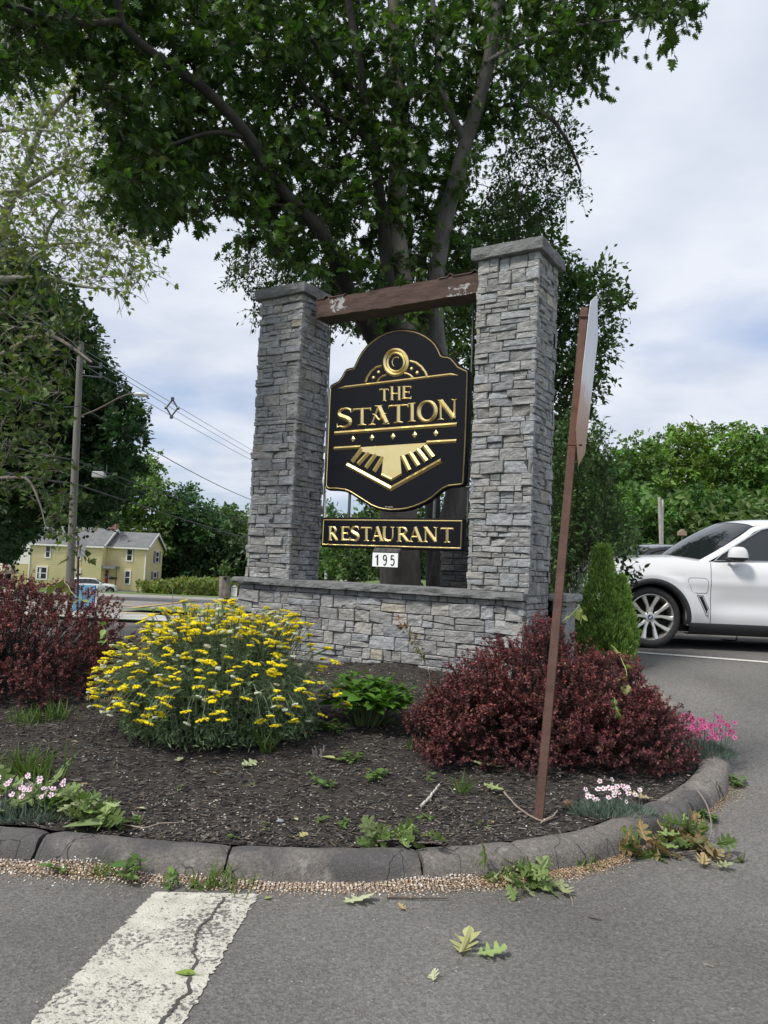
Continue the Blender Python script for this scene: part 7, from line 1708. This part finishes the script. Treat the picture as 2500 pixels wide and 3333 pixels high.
for n, a, b, w_, cols, sz, hh in ((36000, i_a, i_b, (.095, .01), [(.44, .31, .21), (.56, .45, .34), (.66, .58, .48), (.34, .22, .13), (.62, .54, .44), (.24, .14, .08), (.70, .64, .56)], (.005, .012), .035), (5200, i_a + 60, i_b, (.055, .03), [(.72, .68, .62), (.62, .55, .52)], (.006, .013), .05), (11000, i_b, i_c, (.09, .02), [(.45, .32, .2), (.32, .22, .13), (.55, .46, .34)], (.005, .011), .025), (2600, i_c, i_d, (.07, .02), [(.42, .32, .2), (.3, .22, .14)], (.005, .010), .02), (2600, i_a, i_d, (.24, .0), [(.5, .4, .28), (.35, .25, .15)], (.004, .008), .0)):
    x, y, z, X, Y, Z, S, C = litter(n, a, b, w_, cols, sz, hh); mb.inst(*LEAF_TINY, np.stack([x, y, z], 1), X, Y * 1.6, Z, S, C)
M_lit = mat('seed_husk', (1, 1, 1), .85, var=.1, attr=True, transl=.15)
o = mb.build('seed_litter', M_lit); o['kind'] = 'stuff'; o['category'] = 'litter'; o['label'] = 'tan and whitish seed husks drifted along the foot of the kerb'
mb = MB(); n = 420; x = rng.uniform(-2.5, 4.2, n); y = rng.uniform(2.2, 8.5, n); k = ~in_bed(x, y, -.3); x, y = x[k], y[k]; n = len(x); X, Y, Z = axes(rng.uniform(0, 6, n), rng.normal(0, .1, n), rng.normal(0, .2, n))
mb.inst(*LEAF_TINY, np.stack([x, y, G(x, y) + .005], 1), X, Y * 1.3, Z, rng.uniform(.003, .009, n), np.array([(.6, .57, .5), (.4, .33, .22), (.08, .06, .05)])[rng.integers(0, 3, n)])
o = mb.build('road_specks', M_lit); o['kind'] = 'stuff'; o['category'] = 'litter'; o['label'] = 'scattered pale specks and husks on the asphalt'

# ---- fallen leaves
GRN = [(.19, .29, .08), (.26, .36, .12), (.33, .42, .18)]; PALE = [(.44, .50, .28), (.50, .54, .33)]; TAN = [(.42, .33, .17), (.50, .42, .24), (.36, .26, .12)]
def fine_leaf(curl=1.0, roll=0.0):
    up = [(.05, .03), (.10, .06), (.15, .22), (.21, .29), (.25, .24), (.27, .09), (.33, .09), (.38, .34), (.45, .43), (.50, .35), (.52, .11), (.58, .10), (.66, .33), (.74, .37), (.77, .27), (.78, .09), (.86, .17), (.93, .13)]
    P = np.array([(0, 0)] + [(x, -y) for x, y in up] + [(1, 0)] + [(x, y) for x, y in up[::-1]]); P = P * np.array([1, .92]) + .012 * rng.normal(0, 1, P.shape)
    n = len(up); z = .30 * curl * np.abs(P[:, 1])**1.3 + .25 * curl * (P[:, 0] - .4)**2 + roll * P[:, 1] * P[:, 0] * 1.2 + .02 * rng.normal(0, 1, len(P))
    return np.column_stack([P, z]), [[0] + list(range(1, n + 2)), [0] + list(range(n + 1, 2 * n + 2))]
M_fl = mat('fallen_leaf', (1, 1, 1), .55, var=.12, vs=30, attr=True, transl=.2)
def leaf(label, px, py, size, col, az=None, zf=G, curl=.25, name='fallen_leaf', group=None, off=.006, tmpl=None):
    c = on(px, py, zf); tm = tmpl or fine_leaf(curl * 3, rng.normal(0, .3)); V = tm[0].copy(); V[:, 2] += .22 * curl * V[:, 0]**2 + .03; az = rng.uniform(0, 6.28) if az is None else az
    X = np.array([[math.cos(az), math.sin(az), 0]]); Y = np.array([[-math.sin(az), math.cos(az), 0]]); Z = np.array([[0, 0, 1.0]]); c[2] += off
    mb = MB(); mb.inst(V, tm[1], c[None], X, Y, Z, np.array([size]), np.array([col])); mb.tube([c, c - X[0] * size * .35 + np.array([0, 0, .004])], .0012, 3, np.array(col) * .8); tag(mb.build(name, M_fl, origin=c), label, 'leaf', group)
def heap(label, pts, nleaf, size, cols, zf=G, hh=.05, twigs=(), name='leafy_twig_heap', cat='leaf heap'):
    C = np.array([on(x, y, zf) for x, y in pts]); c0 = C.mean(0); t = empty(name, tuple(c0)); tag(t, label, cat); k = rng.integers(0, len(C) - 1, nleaf); s = rng.random(nleaf)[:, None]
    P = C[k] * (1 - s) + C[k + 1] * s + rng.normal(0, 1, (nleaf, 3)) * np.array([.045, .035, 0]); P[:, 2] = zf(P[:, 0], P[:, 1]) + .008 + rng.random(nleaf) * hh
    d = rnd_dirs(nleaf, .05, .45); X, Y, Z = frames(d, .1, .5); mb = MB(); SS = size * .86 * rng.uniform(.5, 1.3, nleaf); CC = np.array(cols)[rng.integers(0, len(cols), nleaf)] * rng.uniform(.7, 1.2, nleaf)[:, None]
    for q in range(6):
        tm = fine_leaf(rng.uniform(.6, 3.2), rng.normal(0, .6)); w_ = np.arange(nleaf) % 6 == q; mb.inst(tm[0], tm[1], P[w_], X[w_], Y[w_], Z[w_], SS[w_], CC[w_]); mb.build('leaves', M_fl, t)
    mb = MB()
    for tw in twigs:
        Q = np.array([on(x, y, zf) + np.array([0, 0, dz]) for x, y, dz in tw]); mb.tube(smooth_path(Q, 14), np.linspace(.005, .002, 14), 5)
    if not twigs: mb.tube(smooth_path(C + np.array([0, 0, .02]), 12), np.linspace(.004, .0015, 12), 4)
    mb.build('twigs', mat('twig_bark', (.22, .19, .16), .9) if 'twig_bark' not in bpy.data.materials else bpy.data.materials['twig_bark'], t)
heap('green leafy twig heap against the kerb right of centre', [(1560, 2850), (1640, 2860), (1720, 2860), (1760, 2890), (1690, 2900)], 50, .13, GRN + PALE, twigs=[((1760, 2880, .03), (1830, 2900, .015), (1858, 2925, .008), (1866, 2955, .006))])
heap('green and curled tan leaf heap at the right bend of the kerb', [(2060, 2790), (2130, 2790), (2200, 2745), (2260, 2760), (2310, 2780)], 64, .14, GRN + GRN + TAN, hh=.10, twigs=[((2262, 2650, .16), (2300, 2690, .12), (2315, 2740, .06), (2290, 2775, .02)), ((2200, 2790, .02), (2300, 2775, .02), (2370, 2748, .01))])
heap('wilted pale leaves right of the bend heap', [(2270, 2810), (2330, 2830), (2380, 2800)], 8, .14, TAN + PALE)
heap('green leaf spray lying on top of the kerb at centre', [(1225, 2752), (1290, 2745), (1350, 2755), (1420, 2755)], 20, .13, GRN, zf=lambda x, y: Bz(x, y) + .02)
heap('big heap of light green oak leaves over the left end of the kerb', [(20, 2660), (100, 2650), (180, 2640), (240, 2660), (300, 2690), (370, 2700)], 95, .14, GRN + GRN + PALE, zf=Bz, hh=.11)
heap('small dry leaf litter under the left barberry', [(330, 2300), (400, 2290), (460, 2280)], 14, .11, TAN, zf=Bz, hh=.03)
leaf('large smooth green leaf at the right end of the left leaf heap', 350, 2705, .22, (.20, .27, .12), 3.3, zf=Bz, off=.03, curl=.2, tmpl=LEAF_OVAL)
leaf('pale green lobed leaf on the asphalt below the kerb litter', 1115, 2945, .15, PALE[1], .4)
leaf('folded yellow-green leaf alone on the open asphalt', 1495, 3120, .15, (.40, .40, .18), 1.2, curl=.6)
leaf('darker green leaf tucked behind the folded yellow-green one', 1550, 3115, .12, GRN[1], .1, curl=.5)
leaf('tiny pale three-pointed leaf low on the asphalt', 1410, 3202, .055, PALE[1], 1.5, curl=.6)
leaf('small green oval leaf lying on the white stripe', 635, 3178, .08, (.20, .30, .05), 3.0, tmpl=LEAF_OVAL)
leaf('narrow green leaf at the right edge of the stripe top', 860, 2930, .04, (.3, .38, .12), .5, curl=.5, tmpl=LEAF_OVAL)
leaf('small brown leaf scrap below the kerb litter', 1320, 2968, .05, TAN[0], 2.2, curl=.5)
leaf('pale lobed leaf in the upper mulch', 785, 2505, .12, PALE[0], .8, zf=Bz, off=.02)
leaf('white-green scrap leaf in the mulch left of centre', 580, 2490, .08, PALE[1], 1.8, zf=Bz, off=.02)
leaf('orange-brown pointed leaf below the yarrow', 975, 2398, .11, (.34, .17, .07), .5, zf=Bz, off=.02, tmpl=LEAF_OVAL)
leaf('curled tan leaf at the foot of the yarrow', 640, 2415, .12, (.34, .24, .14), 2.8, zf=Bz, off=.02, curl=.6)
leaf('green leaf under the right barberry near the post', 1640, 2590, .13, (.28, .36, .14), 2.6, zf=Bz, off=.03)
leaf('lobed pale green leaf hanging below the right barberry', 1610, 2520, .14, (.30, .38, .18), 3.0, zf=Bz, off=.05)
leaf('brown leaf scrap left of the white-pink dianthus', 1845, 2640, .10, (.26, .15, .07), 1.0, zf=Bz, off=.02)
leaf('tan folded leaf on the kerb right of the dianthus', 2120, 2620, .13, (.42, .36, .22), 3.0, zf=Bz, off=.03, curl=.5)
leaf('yellow leaf on the mulch by the middle weed', 1090, 2480, .11, (.42, .46, .18), 2.6, zf=Bz, off=.02, tmpl=LEAF_OVAL)
leaf('small yellow star leaf above the kerb centre', 975, 2735, .06, (.5, .46, .2), 1.0, zf=Bz, off=.015)
for k, (lab, x, y) in enumerate((('right of the pebble', 960, 2670), ('left of the short pale stick', 1330, 2600), ('left of the steel post foot', 1600, 2680), ('right of the root stub', 1110, 2440), ('right of the orange-brown leaf', 1040, 2400), ('left of the pale lobed leaf', 690, 2520), ('right of the left leaf heap', 470, 2640), ('left of the tall seedling grass', 760, 2440), ('above the middle kerb joint', 1390, 2730), ('right of the white-green scrap leaf', 650, 2470), ('below the grass tufts by the left barberry', 250, 2420), ('above the left leaf heap', 260, 2560))): leaf('small dry leaf scrap ' + lab, x, y, rng.uniform(.03, .05), TAN[k % 3] if k % 3 else PALE[0], zf=Bz, off=.012, curl=.5, name='leaf_scrap', tmpl=LEAF_OVAL)
# sticks
def stick(label, pts, r, col, zf=Bz, name='stick'):
    Q = np.array([on(x, y, zf) + np.array([0, 0, dz]) for x, y, dz in pts]); mb = MB(); mb.tube(smooth_path(Q, 14) + rng.normal(0, r * .25, (14, 3)), np.linspace(r, r * .6, 14), 6); tag(mb.build(name, mat('stick_%d' % rng.integers(1e6), col, .85, var=.25, vs=20), origin=Q[0]), label, 'stick')
stick('short pale grey stick lying in the mulch', [(1372, 2632, .015), (1400, 2605, .02), (1430, 2570, .03)], .0085, (.45, .42, .38))
stick('brown twig lying around the foot of the steel post', [(1640, 2590, .02), (1700, 2650, .02), (1760, 2680, .015), (1812, 2668, .015)], .006, (.24, .19, .15))
stick('thin twig right of the steel post base', [(1760, 2690, .02), (1800, 2672, .03), (1815, 2660, .04)], .005, (.30, .25, .2))
stick('dark twig arching out of the mulch left of the yarrow', [(318, 2390, .01), (350, 2340, .06), (365, 2300, .10), (378, 2290, .12)], .004, (.10, .07, .06))
stick('long thin twigs between the left leaf heap and the kerb', [(400, 2690, .01), (470, 2700, .01), (520, 2690, .015), (580, 2685, .01)], .004, (.34, .28, .22))
stick('dark twig lying in the litter below the kerb', [(1260, 2928, .008), (1350, 2930, .008), (1460, 2933, .01)], .004, (.08, .05, .04), zf=G)
stick('little dark twig on the asphalt right of the stripe', [(1915, 2988, .004), (1960, 2998, .004)], .004, (.06, .05, .045), zf=G)
stick('tiny grey twig on the right asphalt', [(2290, 3140, .004), (2322, 3150, .004)], .005, (.2, .18, .16), zf=G)
stick('twig on the asphalt below the charging car sill', [(2350, 2085, .01), (2390, 2092, .03), (2400, 2084, .06)], .012, (.05, .05, .05), zf=G)
stick('bare dark twig standing in front of the far lot', [(575, 2060, 0), (560, 2020, .35), (558, 1990, .6), (565, 1965, .8)], .008, (.09, .07, .06), zf=lambda x, y: Bz(x, y) if y < 10 else G(x, y))
q = onB(760, 2540); mb = MB(); mb.lathe([(0, .0), (.012, .004), (.014, .010), (.008, .018), (0, .02)], o=(0, 0, 0), n=10); V = mb.V[0]; V[:, 0] *= 1.5; q = onB(912, 2678); mb.V[0] = V + q; tag(mb.build('pebble', mat('pebble_grey', (.22, .24, .26), .7), origin=q), 'smooth blue-grey pebble in the mulch', 'pebble')
# little broken root stump in the mulch
q = onB(1040, 2465); t = empty('root_stub', tuple(q)); tag(t, 'small splintered root stub in the mulch below the weeds', 'stump'); mb = MB()
for k in range(7): a = rng.normal(0, 1, 3) * [.03, .02, 0]; mb.tube([q + a * .5 - [0, 0, .02], q + a + [rng.normal(0, .01), 0, rng.uniform(.04, .09)]], [.014, .005], 5)
mb.build('splinters', mat('root_wood', (.14, .12, .11), .9, var=.4), t)
# rose sapling before the low wall
def sapling():
    pts = [(1402, 2205, 6.9), (1385, 2160, 7.0), (1368, 2120, 7.05), (1350, 2085, 7.1), (1325, 2055, 7.15), (1305, 2030, 7.2), (1292, 2012, 7.2)]
    Q = smooth_path(np.array(Fp(*pts)), 24); Q[0, 2] = float(Bz(Q[0, 0], Q[0, 1])); t = empty('rose_sapling', tuple(Q[0])); tag(t, 'thin rose sapling leaning before the low stone wall', 'plant'); mb = MB(); mb.tube(Q, np.linspace(.0045, .002, 24), 5); mb.build('stem', mat('rose_stem', (.12, .09, .05), .7), t)
    n = 90; k = rng.integers(6, 24, n); d = rnd_dirs(n, .1); X, Y, Z = frames(d, .1, .5); f = (k / 23.0)[:, None]; C = (1 - f**3) * np.array([.12, .15, .05]) + f**3 * np.array([.36, .13, .05])
    mb = MB(); mb.inst(*LEAF_OVAL, Q[k] + d * .025, X, Y, Z, rng.uniform(.025, .05, n), C * rng.uniform(.7, 1.2, (n, 1))); mb.build('leaves', M_fl, t)
sapling()
def vine(label, pts, leaves, col=(.30, .36, .08)):
    Q = smooth_path(np.array(Fp(*pts)), 26); t = empty('vine', tuple(Q[0])); tag(t, label, 'vine'); mb = MB(); mb.tube(Q, .003, 4); mb.build('stem', leafmat('vine_stem', (.26, .30, .10), 0), t)
    k = np.array([int(s * 25) for s in leaves]); n = len(k); d = rnd_dirs(n, -.2); d[:, 1] = -abs(d[:, 1]); X, Y, Z = frames(d, .5, .5); mb = MB(); mb.inst(*LEAF_OVAL, Q[k], X, Y * 1.5, Z, rng.uniform(.05, .09, n), np.tile(col, (n, 1)) * rng.uniform(.6, 1.1, (n, 1))); mb.build('leaves', M_fl, t)
vine('yellow-green vine looping over the top left of the arborvitae', [(1832, 2020, 6.0), (1860, 2000, 6.1), (1885, 1975, 6.2), (1895, 1990, 6.3), (1890, 2030, 6.3)], [.2, .4, .7, .9])
vine('vine trailing down the right shoulder of the right barberry', [(1990, 2100, 5.5), (2010, 2120, 5.4), (2025, 2150, 5.35), (2040, 2190, 5.3), (2035, 2240, 5.3)], [.3, .5, .6, .8, .95])
vine('vine with heart leaves hanging in the right barberry', [(2000, 2270, 5.2), (2005, 2300, 5.15), (2020, 2330, 5.1)], [.1, .3, .5, .7, .9], (.14, .24, .05))
vine('vine twisting over the top of the left barberry', [(130, 1925, 6.2), (150, 1915, 6.2), (185, 1905, 6.1), (215, 1900, 6.1), (235, 1930, 6.0), (270, 1955, 6.0), (290, 1960, 6.0)], [.1, .2, .35, .5, .6, .7, .8, .9, 1], (.20, .27, .06))
vine('vine leaves low on the right flank of the left barberry', [(330, 2030, 5.9), (345, 2060, 5.9), (350, 2100, 5.9)], [.1, .3, .5, .7, .9], (.18, .28, .06))
for o in bpy.data.objects:
    if '_o' in o: del o['_o']
